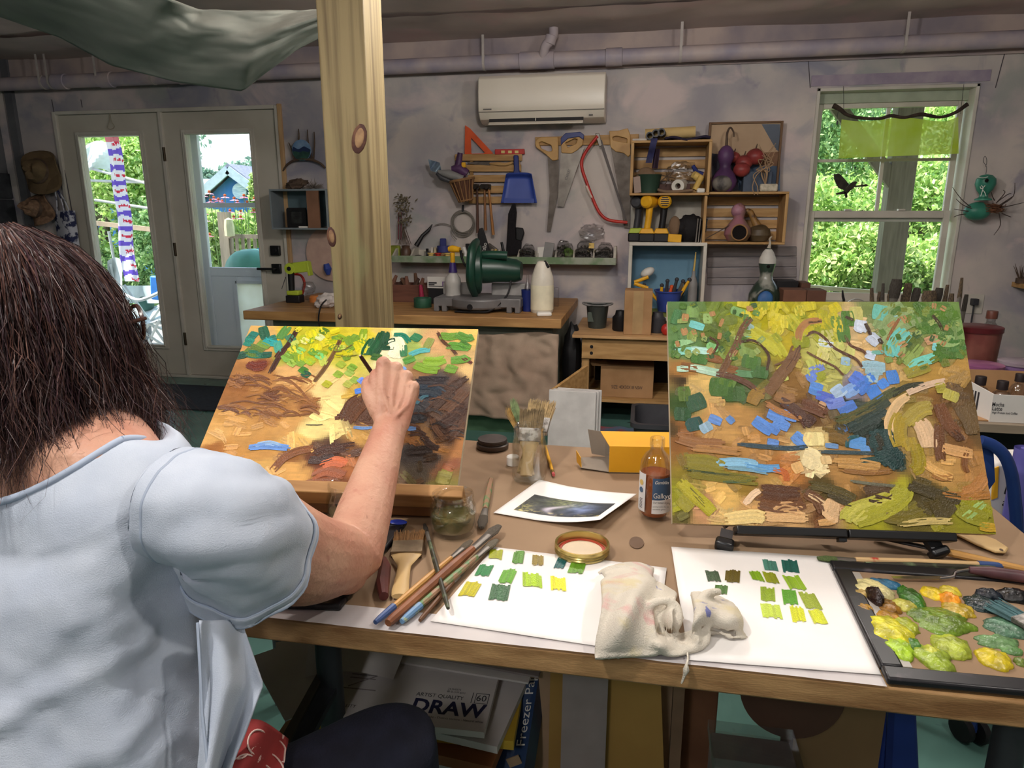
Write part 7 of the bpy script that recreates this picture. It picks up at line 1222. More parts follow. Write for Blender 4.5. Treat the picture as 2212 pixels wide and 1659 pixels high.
for pts,w_,c in(([(1050,170),(1010,260),(950,360),(900,430),(850,490)],28,(104,76,46)),([(1040,180),(1000,270)],12,(70,46,30)),([(1010,270),(1080,250),(1140,210)],12,(96,84,40)),([(1000,290),(1090,300),(1170,290)],10,(110,110,40)),([(1360,120),(1330,190),(1290,270),(1260,290)],70,(24,74,44)),([(1300,170),(1250,250),(1240,290)],80,(30,84,50)),([(1380,130),(1370,210)],40,(26,76,50)),([(1330,230),(1400,190),(1440,180)],34,(20,66,44)),([(1340,240),(1430,240)],34,(24,70,46)),([(1270,300),(1340,310)],50,(60,100,44)),([(1430,160),(1460,240),(1420,310)],90,(240,234,200)),([(1430,145),(1500,150),(1540,200)],34,(30,120,96)),([(1560,150),(1620,180)],60,(50,120,80)),([(1500,220),(1500,300)],44,(60,120,80)),([(1540,290),(1620,260),(1690,255)],40,(90,176,176)),([(1580,310),(1500,340)],50,(90,150,70)),([(1640,330),(1720,340),(1800,320)],70,(130,166,60)),([(1580,360),(1660,390),(1760,400)],60,(120,156,56)),([(1700,170),(1660,240)],50,(140,150,80)),([(1760,150),(1830,160),(1890,150)],60,(96,140,50)),([(1880,140),(1950,170),(2000,160)],60,(74,130,40)),([(1810,220),(1900,230),(1980,240)],60,(84,140,50)),([(1900,200),(1960,230)],50,(60,116,36)),([(1840,330),(1930,320),(1960,300)],60,(100,150,60)),([(1800,380),(1880,400)],60,(110,150,60)),([(1740,120),(1780,190),(1840,240),(1880,290)],22,(80,48,30)),([(1920,310),(1990,350)],24,(90,40,30)),([(1180,490),(1220,460)],50,(110,140,226)),([(1150,555),(1210,540)],40,(84,130,214)),([(1490,380),(1510,400)],30,(120,160,220)),([(390,955),(480,945),(560,945),(690,958)],42,(104,150,220)),([(440,935),(540,920),(620,945)],30,(150,186,226)),([(1140,808),(1210,815),(1280,810)],20,(110,150,206)),([(1530,820),(1590,815)],30,(104,140,190)),([(800,790),(880,792),(920,788)],8,(84,84,60))):S(pts,w_,c)
for pts,w_,c in(([(380,350),(440,370),(520,350)],60,(104,40,26)),([(420,390),(500,380)],40,(120,54,34)),([(490,570),(560,590),(620,600)],50,(100,58,34)),([(300,480),(360,500)],40,(116,72,42)),([(240,640),(360,620),(480,640),(620,650)],12,(120,76,44)),([(380,700),(560,720),(750,720),(860,700)],14,(130,84,48)),([(560,430),(660,460),(740,520),(800,590),(850,660)],14,(130,84,48)),([(620,500),(700,560),(790,600)],10,(120,78,44)),([(1190,590),(1120,640),(1060,760)],60,(88,54,34)),([(1230,620),(1150,700),(1100,780)],70,(96,60,38)),([(1260,700),(1200,770)],60,(84,52,34)),([(1570,470),(1700,470),(1800,470)],60,(40,36,40)),([(1600,540),(1700,540),(1780,580)],80,(32,46,58)),([(1590,640),(1640,590),(1680,580)],24,(56,96,110)),([(1580,700),(1620,760)],60,(40,44,50)),([(1960,450),(1850,520),(1760,620),(1680,700)],60,(66,46,36)),([(1960,530),(1880,620),(1780,700)],60,(90,62,44)),([(1940,640),(1860,740),(1760,800)],70,(60,40,32)),([(1920,760),(1860,840),(1800,900)],60,(78,52,38)),([(1700,720),(1730,820),(1800,900)],30,(104,72,50)),([(1620,860),(1700,940),(1760,960)],36,(56,36,26)),([(860,1010),(930,970),(1030,960),(1150,940)],60,(74,44,32)),([(820,1040),(900,1040),(1000,1010)],50,(60,38,32)),([(560,1120),(640,1030),(740,980),(850,960)],50,(134,82,46)),([(900,1080),(1000,1050),(1090,1070)],60,(206,112,74)),([(840,1160),(950,1120),(1080,1150)],60,(150,84,52)),([(790,1210),(900,1200),(1080,1210)],40,(130,74,44)),([(1120,1000),(1200,980)],50,(90,60,44)),([(1520,980),(1620,970),(1720,960)],50,(40,28,22)),([(1490,1130),(1540,1180),(1580,1230)],40,(90,80,40)),([(30,990),(110,1000),(200,1060)],20,(130,80,46)),([(1740,1150),(1840,1170)],90,(132,124,56)),([(1780,1080),(1860,1110)],40,(150,92,62))):S(pts,w_,c,.8,6,.2,.0003)
for k in range(70):
 x,y=(random.uniform(230,840),random.uniform(430,730))if k<50 else(random.uniform(1560,1930),random.uniform(480,900));d=random.uniform(40,110);c_=random.uniform(-.5,.5);S([(x-d,y+d*.25*c_),(x,y-12),(x+d,y+d*.3+18*c_)],random.uniform(8,20),random.choice([(128,82,46),(146,98,56),(110,66,38)])if k<50 else random.choice([(70,46,34),(96,64,44),(50,42,40)]),1.0,3,.2,.0003)
Lc.done()
# ---- wooden table easel under the left canvas
ez=thing('wooden_easel','low wooden table easel holding the half-finished canvas','easel',(-.5629,1.13,TZ));m_ez=mat('easel_pine',(188,144,92),.6,c2=(150,106,62),scale=4,stretch=(1,8,8));m_ezd=mat('easel_dark_pine',(140,98,60),.6,c2=(112,74,44),scale=4,stretch=(1,8,8))
ux,n_,uy=Lc.ux,Lc.n,Lc.uy;c0=V((-.5629,1.1013,.7945));Rm=Matrix((ux,uy,n_)).transposed()
yaxis=V((-ux.y,ux.x,0));Rb=Matrix((ux,yaxis,V((0,0,1)))).transposed()
MB().box(c0-uy*.012+n_*.008,(.54,.024,.042),Rm).build('ledge',m_ez,ez,bevel=.002)
MB().box(V((c0 .x,c0 .y,TZ+.020))+yaxis*.012,(.53,.02,.038),Rb).build('front_rail',m_ezd,ez,bevel=.002)
for s in(-.19,.19):MB().box(V((c0 .x,c0 .y,TZ+.018))+ux*s+yaxis*.2,(.02,.30,.034),Rb).build('side_rail',m_ezd,ez)
for s in(-.17,.17):MB().bar(c0+ux*s-n_*.030,c0+ux*s-n_*.030+uy*.36,.03,.018,n_).build('support_bar',m_ez,ez)
for s in(-.17,.17):MB().bar(c0+ux*s-n_*.046+uy*.34,V((c0 .x,c0 .y,TZ+.036))+ux*s+yaxis*.34,.03,.016,ux).build('prop_leg',m_ezd,ez)
# ---- black table easel under the right canvas
ke=thing('black_easel','black folding metal table easel under the stream painting','easel',(.3219,1.13,TZ));ux,uy,n_=R.ux,R.uy,R.n;c0=V((.3219,1.1277,.7799));Rm=Matrix((ux,uy,n_)).transposed()
for a,c in((-.155,.02),(.02,.185)):MB().box(c0-uy*.009+ux*((a+c)/2)+n_*.006,(c-a-.002,.014,.034),Rm).build('ledge',m_blk,ke,bevel=.002)
MB().box(c0-uy*.016+ux*.012+n_*.012,(.012,.012,.014),Rm).build('hinge_block',m_blk,ke)
m_sat=mat('grey_satin_metal',(92,92,94),.3,metal=.7)
for px,py,sx in((1563,1186,-.165),(2034,1203,.155)):
 f=T(px,py,.006);tp=c0+ux*sx-uy*.012-n_*.004;d=(tp-f);MB().bar(f+d*.25,tp+d*.05,.020,.012,ux).build('leg',m_sat,ke);MB().bar(f,f+d*.5,.030,.022,ux).build('foot',m_blk,ke,bevel=.005)
rf=V((c0 .x,1.40,TZ+.006));tp=c0+uy*.30-n_*.026;MB().bar(rf,tp,.018,.012,(1,0,0)).build('rear_leg',m_blk,ke);MB().bar(c0-n_*.026-uy*.012,tp,.022,.010,(1,0,0)).build('mast',m_blk,ke)
for px,py,sx in((1563,1186,-.165),(2034,1203,.155)):MB().bar(c0+ux*sx-n_*.026,c0+uy*.12-n_*.028,.014,.008,n_).build('brace',m_blk,ke)
# ----------------------------------------------------------------- papers with colour swatches
def sheet(name,label,corners,lift=.0022,th=.0006,cat='paper'):
 cs=[T(x,y)for x,y in corners]
 def f(u,v):
  a=cs[0].lerp(cs[1],u);c=cs[3].lerp(cs[2],u);p=a.lerp(c,v);return V((p.x,p.y,TZ+lift+.0006*abs(fbm((p.x*6,p.y*6,3)))+.0015*(1-abs(2*u-1))*v*0))
 b=MB();b.grid(f,20,16);e=thing(name,label,cat,cs[3]);o=b.build('sheet',mat('drawing_paper',(240,236,232),.7,c2=(234,230,226),scale=8),e);s=o.modifiers.new('s','SOLIDIFY');s.thickness=th;s.offset=-1;return e
def swatch(e,px,py,w_,h_,col,lift=.0044):
 c=T(px,py);k=T(px+w_/2,py).x-T(px-w_/2,py).x;ky=T(px,py-h_/2).y-T(px,py+h_/2).y;mb=MB();n=7;c0=np.array(lin(col)[:3]);sk=random.uniform(-.25,.25)
 for q in range(n):
  mb.col=(*np.clip(c0*(1+random.uniform(-.18,.18)),0,1),1);y0,y1=-.5+random.uniform(-.09,.07),.5+random.uniform(-.08,.10);xa_,xb_=(q/n-.5)*k,((q+1)/n-.5)*k;z=TZ+lift+.0003*(q%2)
  mb.add([V((c.x+xa_+sk*y0*k,c.y+y0*ky,z)),V((c.x+xb_+sk*y0*k,c.y+(y0+random.uniform(-.04,.04))*ky,z)),V((c.x+xb_+sk*y1*k,c.y+(y1+random.uniform(-.04,.04))*ky,z)),V((c.x+xa_+sk*y1*k,c.y+y1*ky,z))],[(0,1,2,3)])
 mb.build('swatch',PAINT,e,0)
e=sheet('swatch_sheet','white sheet with eleven green and yellow swatches left of the rag',[(1068,1185),(1440,1230),(1415,1418),(930,1345)])
for x,y,w_,h_,c in((1138,530,84,56,(150,156,36)),(1280,550,70,76,(84,134,44)),(1402,568,72,60,(136,118,44)),(1545,588,62,62,(18,88,88)),(1648,615,96,68,(98,146,48)),(1065,633,90,64,(44,126,66)),(1212,668,88,84,(98,158,46)),(1367,695,124,80,(156,190,26)),(1530,715,96,76,(222,214,26)),(978,750,104,88,(180,172,36)),(1162,772,122,92,(54,96,60))):swatch(e,680+x*.3436,1020+y*.3436,w_*.3436,h_*.3436,c)
e=sheet('swatch_sheet','white sheet with fourteen green swatches right of the rag',[(1450,1185),(1795,1207),(1903,1462),(1488,1430)],lift=.0026)
for x,y,w_,h_,c in((937,200,66,48,(76,128,112)),(1037,205,78,58,(34,92,82)),(650,255,66,50,(52,78,54)),(748,255,72,56,(88,76,18)),(868,255,56,44,(126,168,18)),(940,263,62,50,(138,146,26)),(1058,287,84,62,(138,174,44)),(690,322,62,40,(64,106,46)),(925,348,70,66,(136,162,36)),(1035,362,70,68,(84,148,36)),(1138,380,80,70,(146,162,44)),(942,432,96,64,(184,204,76)),(1075,447,66,72,(206,210,34)),(1175,460,70,64,(200,206,46))):swatch(e,1260+x*.4304,1140+y*.4304,w_*.4304,h_*.4304,c)
# curled photo print
cs=[T(1165,1042),T(1375,1078),T(1296,1150),T(1066,1110)]
def ph(u,v,dz=0.0):
 p=cs[0].lerp(cs[1],u).lerp(cs[3].lerp(cs[2],u),v);return V((p.x,p.y,TZ+.002+.018*max(0,u-.35)**2*2.2*(.5+v*.8)+.012*(1-v)*max(0,.3-u)+dz))
e=thing('photo_print','curled white print of a dark woodland stream photo on the table','print',cs[3]);b=MB();b.grid(ph,24,18);o=b.build('sheet',mat('drawing_paper',0),e);s=o.modifiers.new('s','SOLIDIFY');s.thickness=.0005;s.offset=-1
mb=MB();NU,NV=60,40
mb.v=[tuple(ph(.13+.80*i/NU,.40+.46*j/NV,.0008))for j in range(NV+1)for i in range(NU+1)]
for j in range(NV):
 for i in range(NU):
  u,v=i/NU,j/NV;d=fbm((u*9,v*7,1));c=np.array((.03,.035,.04))+.03*d
  g=math.exp(-((u-.45)/.22)**2-((v-.2)/.28)**2);c=c+g*np.array((.22,.25,.08))*(.6+.8*fbm((u*20,v*20,2)))
  g=math.exp(-((u-.68)/.16)**2-((v-.45)/.3)**2);c=c+g*np.array((.16,.22,.42))*(.8+.5*d)
  g=math.exp(-((u-.42-.1*math.sin(v*7))/.05)**2-((v-.6)/.25)**2);c=c+g*np.array((.55,.5,.58))
  g=math.exp(-((v-.9)/.08)**2)*max(0,fbm((u*16,v*9,4)));c=c+g*np.array((.7,.6,.2))
  g=math.exp(-((u-.05)/.1)**2-((v-.8)/.3)**2)*max(0,fbm((u*24,v*12,6))+.3);c=c+g*np.array((.4,.36,.08))
  mb.f.append((j*(NU+1)+i,j*(NU+1)+i+1,(j+1)*(NU+1)+i+1,(j+1)*(NU+1)+i));mb.c.append((*np.clip(c,0,1),1))
mb.build('printed_photo',vmat('photo_ink',.4,.4,jitter=.05),e,1.0)
# ----------------------------------------------------------------- jars, lids, bottle
gl=glass('jar_glass',(.985,.99,.98),.10,.02);m_dirty=mat('olive_turps',(112,108,62),.15,c2=(88,84,46),scale=8,alpha=.55,spec=.5)
def mason(q,r,h,lb,name='glass_jar',liquid=None,lm=None):
 e=thing(name,lb,'jar',q);b=MB();rn=r*.88
 b.lathe([(r*.86,.002),(r*.97,.008),(r,.02),(r,h*.60),(r*.985,h*.68),(rn,h*.76),(rn*1.03,h*.80),(rn,h*.82),(rn,h*.9),(rn*1.03,h*.92),(rn,h*.94),(rn,h*.99),(rn*.97,h),(rn*.93,h*.99),(rn*.93,h*.78),(r*.93,h*.66),(r*.94,.022),(r*.85,.010),(0,.010)],q,n=40,cap=False);b.add([q+V((r*.86*math.cos(2*math.pi*k/40),r*.86*math.sin(2*math.pi*k/40),.002))for k in range(40)],[tuple(range(39,-1,-1))]);b.build('glass',gl,e)
 if liquid:b=MB();b.lathe([(0,.0105),(r*.84,.0105),(r*.93,.022),(r*.93,liquid),(0,liquid)],q,n=40);b.build('liquid',lm,e)
 return e
mason(T(980,1150,.0008),.040,.074,'squat glass jar of murky olive turpentine beside the brushes',liquid=.034,lm=m_dirty);mason(T(752,1122,.0008),.036,.07,'squat glass jar half hidden behind the forearm',liquid=.02,lm=m_dirty)
pj=T(1143,1037,.0008);mason(pj,.036,.118,'tall glass pint jar of brushes at the back of the table')
def brush(a,c,lb,hc,r=.004,fer=.13,bri=.12,bw=1.6,bc=(110,92,70),flat=.5,endc=None,name='paint_brush',grp='brushes on the table',sq=1.0,fm=None):
# a = handle end, c = bristle tip
 a,c=V(a),V(c);d=c-a;f0=1-fer-bri;f1=1-bri;e=thing(name,lb,'brush',a,grp)
 MB().tube([a,a+d*.04,a+d*.5,a+d*f0],[r*.7,r*.9,r*1.15,r*.85],9).build('handle',hc,e)
 if endc:MB().tube([a-d*.002,a+d*.04,a+d*.16],[r*.75,r*1.0,r*1.2],9).build('painted_end',endc,e)
 MB().tube([a+d*f0,a+d*f1],[r*.95,r*bw*.8],10,sq=flat).build('ferrule',fm or m_steel,e);b=MB();b.tube([a+d*f1,a+d*(f1+bri*.5),c],[r*bw*.8,r*bw,r*bw*.55],10,sq=flat);o=b.build('bristles',mat('bristle_%d_%d_%d'%bc,bc,.9,c2=tuple(int(v*.6)for v in bc),scale=300,stretch=(4,4,.6),bump=.6,bscale=500),e)
 for k in range(10):t=V((random.uniform(-1,1),random.uniform(-1,1),random.uniform(-.5,1)))*r*bw*.5;MB
 return e
 # brushes standing in the pint jar
m_bam=mat('bamboo',(186,158,112),.6)
for(x,y,w_,c,fc,lb)in((1100,875,.010,(186,148,84),m_steel,'round tan-haired brush leaning left in the pint jar'),(1108,860,.007,(140,160,110),m_steel,'green-tinted brush behind the tan one in the pint jar')):
 tp=atd(x,y,1.55);bs=pj+V((.01,-.006,.014));d=tp-bs;e=thing('jar_brush',lb,'brush',bs,'brushes in the pint jar');MB().tube([bs,bs+d*.52],[.003,.0045],8).build('handle',m_bam,e);MB().tube([bs+d*.5,bs+d*.66],[.005,.007],10).build('ferrule',fc,e);b=MB()
 for k in range(60):o_=V((random.gauss(0,1),random.gauss(0,1),0))*w_*.5;b.tube([bs+d*.65+o_*.5,bs+d*.85+o_*1.1,tp+o_*.9-d*random.uniform(0,.08)],[.0009,.0008,.0003],4)
 b.build('bristles',mat('hair_%d'%x,c,.8,c2=tuple(int(v*.7)for v in c),scale=60),e,0)
def flatbrush(bs,tp,wdir,wd,th,lb,fer,hcol,bcol,name='flat_brush',hand=None,hl=.5,n=240,grp='wide flat brushes'):
 e=thing(name,lb,'brush',bs,grp);d=tp-bs;u=V(wdir);u=(u-d*(u.dot(d)/d.length_squared)).normalized();nn=d.normalized().cross(u);Rf=Matrix((u,nn,d.normalized())).transposed();L=d.length
 b=MB();m=14
 for i in range(m+1):
  t=i/m;ww=np.interp(t,[0,.12,.35,.7,1],hand or[.3,.42,.30,.38,.95])*wd/2;tt=th*.35*(1 if t<.8 else .9)
  b.v+=[tuple(bs+d*(t*hl)+u*(ww*math.cos(a))+nn*(tt*math.sin(a)))for a in np.linspace(0,2*math.pi,12,endpoint=False)]
 b.f=[(i*12+k,i*12+(k+1)%12,(i+1)*12+(k+1)%12,(i+1)*12+k)for i in range(m)for k in range(12)]+[tuple(range(11,-1,-1)),tuple(m*12+k for k in range(12))];b.c=[None]*len(b.f);b.build('handle',hcol,e,1.0)
 MB().box(bs+d*(hl+.1),(wd,th,L*.2),Rf).build('ferrule',fer,e,bevel=.001)
 b=MB();s0=bs+d*(hl+.19)
 for k in range(n):x=random.uniform(-.5,.5);z=random.uniform(-.5,.5);o0=u*(x*wd*.97)+nn*(z*th*.9);o1=u*(x*wd*1.12)+nn*(z*th*1.3);l_=random.uniform(.88,1.03);b.tube([s0+o0,s0+(tp-s0)*.6*l_+(o0+o1)/2,s0+(tp-s0)*l_+o1],[.0010,.0009,.0004],4)
 b.build('bristles',mat('fl_%d_%d_%d'%bcol,bcol,.85,c2=tuple(int(v*.72)for v in bcol),scale=50),e,0)
 b=MB();b.box(s0+(tp-s0)*.4,(wd*.9,th*.6,(tp-s0).length*.8),Rf);b.build('bristle_core',mat('fl_%d_%d_%d'%bcol,0),e);return e
m_messy=mat('paint_crusted_metal',(176,172,166),.5,c2=(90,86,80),scale=60,lo=.4,hi=.55,metal=.2)
bs=pj+V((-.012,.0,.014));tp=atd(1172,868,1.58);flatbrush(bs,tp,ux,.056,.014,'wide pale-bristled flat brush standing in the pint jar',m_messy,m_bam,(190,164,118),hand=[.5,.55,.5,.5,.9],hl=.55)
bs=pj+V((-.004,-.014,.014));tp=atd(1150,885,1.50);flatbrush(bs,tp,ux,.048,.012,'second flat brush with crusted ferrule in front in the pint jar',m_messy,m_bam,(150,130,96),hand=[.5,.55,.5,.5,.9],hl=.5)
# lids, cap, pencil
q=T(1064,966,.0008);b=MB();b.lathe([(0,0),(.037,0),(.038,.003),(.038,.010),(.036,.012),(.033,.012),(.033,.016),(.035,.018),(.034,.022),(.0,.022)],q,n=36);one(b,'lid_stack',mat('grey_tin',(96,88,84),.4,metal=.5,c2=(76,70,66),scale=20),'grey metal jar lids stacked beside the pint jar','lid')
q=T(1108,1003,.0008);b=MB();b.lathe([(0,0),(.014,0),(.014,.018),(.012,.02),(0,.02)],q,n=24);one(b,'bottlecap',m_wht,'small white bottle cap left of the pint jar','cap')
pn=thing('yellow_pencil','yellow pencil with pink eraser lying right of the pint jar','pencil',T(1197,1027));a,c=T(1196,1026,.005),T(1178,965,.006);d=c-a
MB().tube([a+d*.12,c],.0036,6).build('shaft',m_yel,pn,0);MB().tube([a+d*.05,a+d*.13],.0038,10).build('ferrule',mat('brass',(176,140,70),.3,metal=.8),pn);MB().tube([a,a+d*.06],.0035,10).build('eraser',mat('eraser_pink',(206,100,100),.8),pn)
q=T(1257,1192,.0035);ld=thing('ring_lid','gold canning ring lid with red seal lying upturned on the swatch sheet','lid',q);m_goldm=mat('gold_tin',(196,176,112),.25,metal=.85,c2=(176,154,92),scale=8)
b=MB();b.lathe([(.040,0),(.0435,.001),(.0445,.004),(.0432,.006),(.0445,.008),(.0432,.010),(.0445,.012),(.044,.0165),(.042,.0172),(.0405,.016),(.0405,.003),(.040,0)],q,n=48,cap=False);b.build('ring',m_goldm,ld);b=MB();b.lathe([(0,.002),(.0405,.002),(.0405,.0035),(0,.0035)],q,n=40);b.build('disc',mat('cream_enamel',(220,200,170),.4),ld);b=MB();b.lathe([(.033,.0036),(.039,.0036),(.039,.0046),(.033,.0046),(.033,.0036)],q,n=40,cap=False);b.build('seal',mat('red_rubber',(176,64,46),.5),ld)
# amber medium bottle
q=T(1412,1114,.0008);gb2=thing('amber_bottle','open glass bottle of amber painting medium beside the right canvas','bottle',q);r=.0285
b=MB();b.lathe([(r*.8,.001),(r*.97,.006),(r,.014),(r,.095),(r*.95,.106),(r*.75,.118),(r*.46,.126),(r*.43,.132),(r*.47,.134),(r*.47,.148),(r*.43,.15),(r*.36,.149),(r*.36,.13),(r*.66,.116),(r*.9,.095),(r*.92,.012),(0,.006)],q,n=36,cap=False);b.build('glass',gl,gb2)
b=MB();b.lathe([(0,.0065),(r*.8,.0065),(r*.91,.013),(r*.91,.086),(0,.086)],q,n=36);b.build('medium',mat('amber_liquid',(168,84,30),.1,c2=(140,62,20),scale=5,alpha=.80,spec=.5),gb2)
vd=(CAMP-q);a0=math.atan2(vd.y,vd.x)
def lab(a1,a2,z0,z1,m_,nm,rr_=1.012):
 b=MB();b.grid(lambda u,v:q+V((r*rr_*math.cos(a1+(a2-a1)*u),r*rr_*math.sin(a1+(a2-a1)*u),z0+(z1-z0)*v)),12,1);return b.build(nm,m_,gb2)
lab(a0-.15,a0+1.6,.042,.083,mat('blue_label',(62,88,118),.5),'label');lab(a0-.15,a0+1.6,.016,.042,mat('white_label',(222,220,218),.5),'label');lab(a0-1.45,a0-.62,.016,.088,mat('white_label',0),'side_label')
def ltext(s,ang,z,h,m_,wd,sh=0):
 p=q+V((r*1.02*math.cos(ang),r*1.02*math.sin(ang),z));text(s,p,V((-math.sin(ang+.25),math.cos(ang+.25),0)),(0,0,1),h,m_,gb2,width=wd,shear=sh,thick=.0008)
ltext('Gamblin',a0-.02,.073,.006,m_wht,.024,.3);ltext('Galkyd',a0-.08,.046,.010,m_wht,.030);ltext('Our fastest drying',a0-.08,.036,.004,m_ink,.030);ltext('painting medium for oils',a0-.08,.029,.0026,m_ink,.028);ltext('increases gloss',a0-.08,.024,.0026,m_ink,.022)
for k in range(7):lab(a0-1.12+.0*k,a0-.82,.022+.0028*k,.0232+.0028*k,m_ink,'barcode_bar',1.02)
for z,c in((.070,(206,176,96)),(.056,(60,90,120))):p=q+V((r*1.02*math.cos(a0-.97),r*1.02*math.sin(a0-.97),z));MB().lathe([(0,0),(.0052,0),(.0052,.0005),(0,.0005)],p,(math.cos(a0-.97),math.sin(a0-.97),0),16).build('emblem',mat('emblem_%d'%c[0],c,.5),gb2)
# yellow glove box
B0=T(1315,1021,.0008);yb=thing('yellow_box','open yellow cardboard box of white cotton on the table','box',B0);L_,H_,Dp=.30,aty(1315,966,B0 .y).z-TZ,.105;dx=V((.985,.13,0)).normalized();dy=V((-dx.y,dx.x,0));m_yb=mat('golden_card',(228,168,36),.55,c2=(216,156,30),scale=6);m_ybi=mat('grey_card',(150,138,124),.8)
z_=V((0,0,H_));th=.0015
MB().slab([B0,B0+dx*L_,B0+dx*L_+z_,B0+z_],dy*th).build('front',m_yb,yb);MB().slab([B0+dy*Dp,B0+dx*L_+dy*Dp,B0+dx*L_+dy*Dp+z_,B0+dy*Dp+z_],-dy*th).build('back',m_ybi,yb);MB().slab([B0+z_,B0+dx*L_+z_,B0+dx*L_+dy*Dp+z_,B0+dy*Dp+z_-dx*.012],V((0,0,th))).build('top',m_yb,yb);MB().slab([B0+V((0,0,th)),B0+dx*L_+V((0,0,th)),B0+dx*L_+dy*Dp+V((0,0,th)),B0+dy*Dp+V((0,0,th))],V((0,0,-th))).build('bottom',m_ybi,yb);MB().slab([B0+dx*L_,B0+dx*L_+dy*Dp,B0+dx*L_+dy*Dp+z_,B0+dx*L_+z_],-dx*th).build('end',m_yb,yb)
MB().slab([B0+V((0,0,.001)),B0+dy*Dp*.9+V((0,0,.001)),B0-dx*.055+dy*Dp*.75+V((0,0,.004)),B0-dx*.06+dy*.02+V((0,0,.002))],V((0,0,.0012))).build('bottom_flap',m_ybi,yb);MB().slab([B0-dx*.058+dy*.02+V((0,0,.003)),B0-dx*.066+dy*.055+V((0,0,.003)),B0-dx*.068+dy*.055+V((0,0,.030)),B0-dx*.060+dy*.02+V((0,0,.026))],dx*.0012).build('tuck_flap',m_yb,yb);MB().slab([B0+dy*Dp,B0+dy*Dp+z_*.98,B0+dy*(Dp+.008)-dx*.04+z_*1.05,B0+dy*(Dp+.004)-dx*.03+V((0,0,.004))],dy*.0012).build('side_flap',m_ybi,yb)
b=MB();c=B0+dy*Dp*.45+dx*.012+V((0,0,H_*.42));
for k in range(5):b.ell(c+dx*random.uniform(-.006,.03)+dy*random.uniform(-.025,.02)+V((0,0,random.uniform(-.012,.014))),(.018,.022,.013),RM(random.uniform(-1,1),random.uniform(-1,1),0),14,9,fn=lambda p:1+.25*fbm(p*2.5))
one(b,'cotton_gloves',mat('white_cotton',(226,224,222),.95),'crumpled white cotton spilling from the yellow box','cotton')
# ----------------------------------------------------------------- brushes lying on the table
m_blueend=mat('blue_lacquer',(70,92,140),.35);m_tanh=mat('tan_handle',(198,150,84),.45,c2=(180,130,68),scale=14);m_brnh=mat('brown_cane',(140,88,56),.5,c2=(112,66,42),scale=20,lo=.4,hi=.6);m_spl=mat('paint_splashed',(150,116,90),.5,c2=(96,130,84),scale=45,lo=.44,hi=.54);m_dkh=mat('dark_splashed',(52,50,40),.45,c2=(96,110,80),scale=60,lo=.34,hi=.5);m_ltb=mat('light_blue_lacquer',(104,140,176),.4,c2=(170,176,110),scale=60,lo=.36,hi=.46)
brush(T(811,1344,.009),T(1018,1168,.010),'tan brush with blue handle end lying left of the cane one',m_tanh,.0045,endc=m_blueend,bc=(130,118,100))
brush(T(838,1346,.012),T(1078,1136,.016),'thick brown cane brush pointing at the turpentine jar',m_brnh,.0075,bw=1.4,bc=(120,110,98),fer=.16,bri=.13);brush(T(868,1342,.008),T(1073,1166,.011),'light blue ended paint-splashed brush right of the cane one',m_spl,.005,endc=m_ltb,bc=(140,130,112))
brush(T(907,1340,.005),T(1000,1234,.006),'thin dark brown brush nearest the swatch sheet',mat('dark_cane',(104,70,46),.5),.0035,bc=(90,80,66));brush(T(968,1314,.016),T(917,1132,.014),'slim dark brush crossing over the other brushes',m_dkh,.0035,bc=(60,52,40),bw=1.2)
brush(T(1061,1034,.006),T(1040,1140,.008),'brown brush lying behind the turpentine jar',m_spl,.006,bc=(110,100,88),fer=.14,bri=.2)
hb,ht=T(862,1288,.006),T(886,1152,.008);e=flatbrush(hb,ht,(1,0,0),.050,.012,'wide flat brush with pale wooden handle lying beside the forearm',mat('tarnished_tin',(140,122,98),.4,metal=.5,c2=(100,84,64),scale=30),mat('pale_beech',(206,176,126),.5,c2=(188,156,104),scale=6),(150,108,62),hand=[.42,.50,.44,.40,.98],hl=.62)
MB().lathe([(0,0),(.0035,0),(.0035,.0012),(0,.0012)],T(860,1272,.0085),(0,0,1),12).build('hang_hole',m_twig,e)
b=MB();b.tube([T(829,1288,.009),T(826,1262,.010),T(832,1225,.009),T(829,1208,.007)],[.007,.0105,.009,.005],10);one(b,'paint_scraper',mat('maroon_wood',(92,44,40),.45,c2=(70,32,32),scale=30),'maroon wooden scraper handle left of the wide flat brush','handle')
def tray(name,lb,P_,fw,mfr,z=.001,hh=.010):
# rectangular palette from three corner points: p0, p0+x side, p0+y side
 o,a,c=[V(p)for p in P_];X=(a-o);Y=(c-o);lx,ly=X.length,Y.length;X.normalize();Y.normalize();e=thing(name,lb,'palette',o+V((0,0,z)));o=V((o.x,o.y,TZ+z));Z=V((0,0,1));Rp=Matrix((X,Y,Z)).transposed()
 for cx,cy,w_,d_ in((lx/2,fw/2,lx,fw),(lx/2,ly-fw/2,lx,fw),(fw/2,ly/2,fw,ly-2*fw),(lx-fw/2,ly/2,fw,ly-2*fw)):MB().box(o+X*cx+Y*cy+Z*hh/2,(w_,d_,hh),Rp).build('frame',mfr,e,bevel=.003)
 return e,o,X,Y,lx,ly,Rp
m_pf=mat('smeared_black_frame',(26,26,30),.3,c2=(60,56,66),scale=26,lo=.40,hi=.30,spec=.5);m_pf=mat('smeared_black',(30,29,32),.35,c2=(70,62,66),scale=24,lo=.30,hi=.42)
e,o,X,Y,lx,ly,Rp=tray('black_palette','black-framed palette half hidden under the painter\'s forearm',(T(736,1322),T(590,1318),T(880,1136)),.022,m_pf)
MB().box(o+X*lx/2+Y*ly/2+V((0,0,.003)),(lx-.04,ly-.04,.003),Rp).build('surface',mat('pale_palette',(196,196,196),.4,c2=(150,150,156),scale=10),e);MB().ell(o+Y*ly*.96+X*.012+V((0,0,.011)),(.016,.010,.003),None,14,8).build('blue_paint',mat('ultramarine',(40,60,160),.3),e)
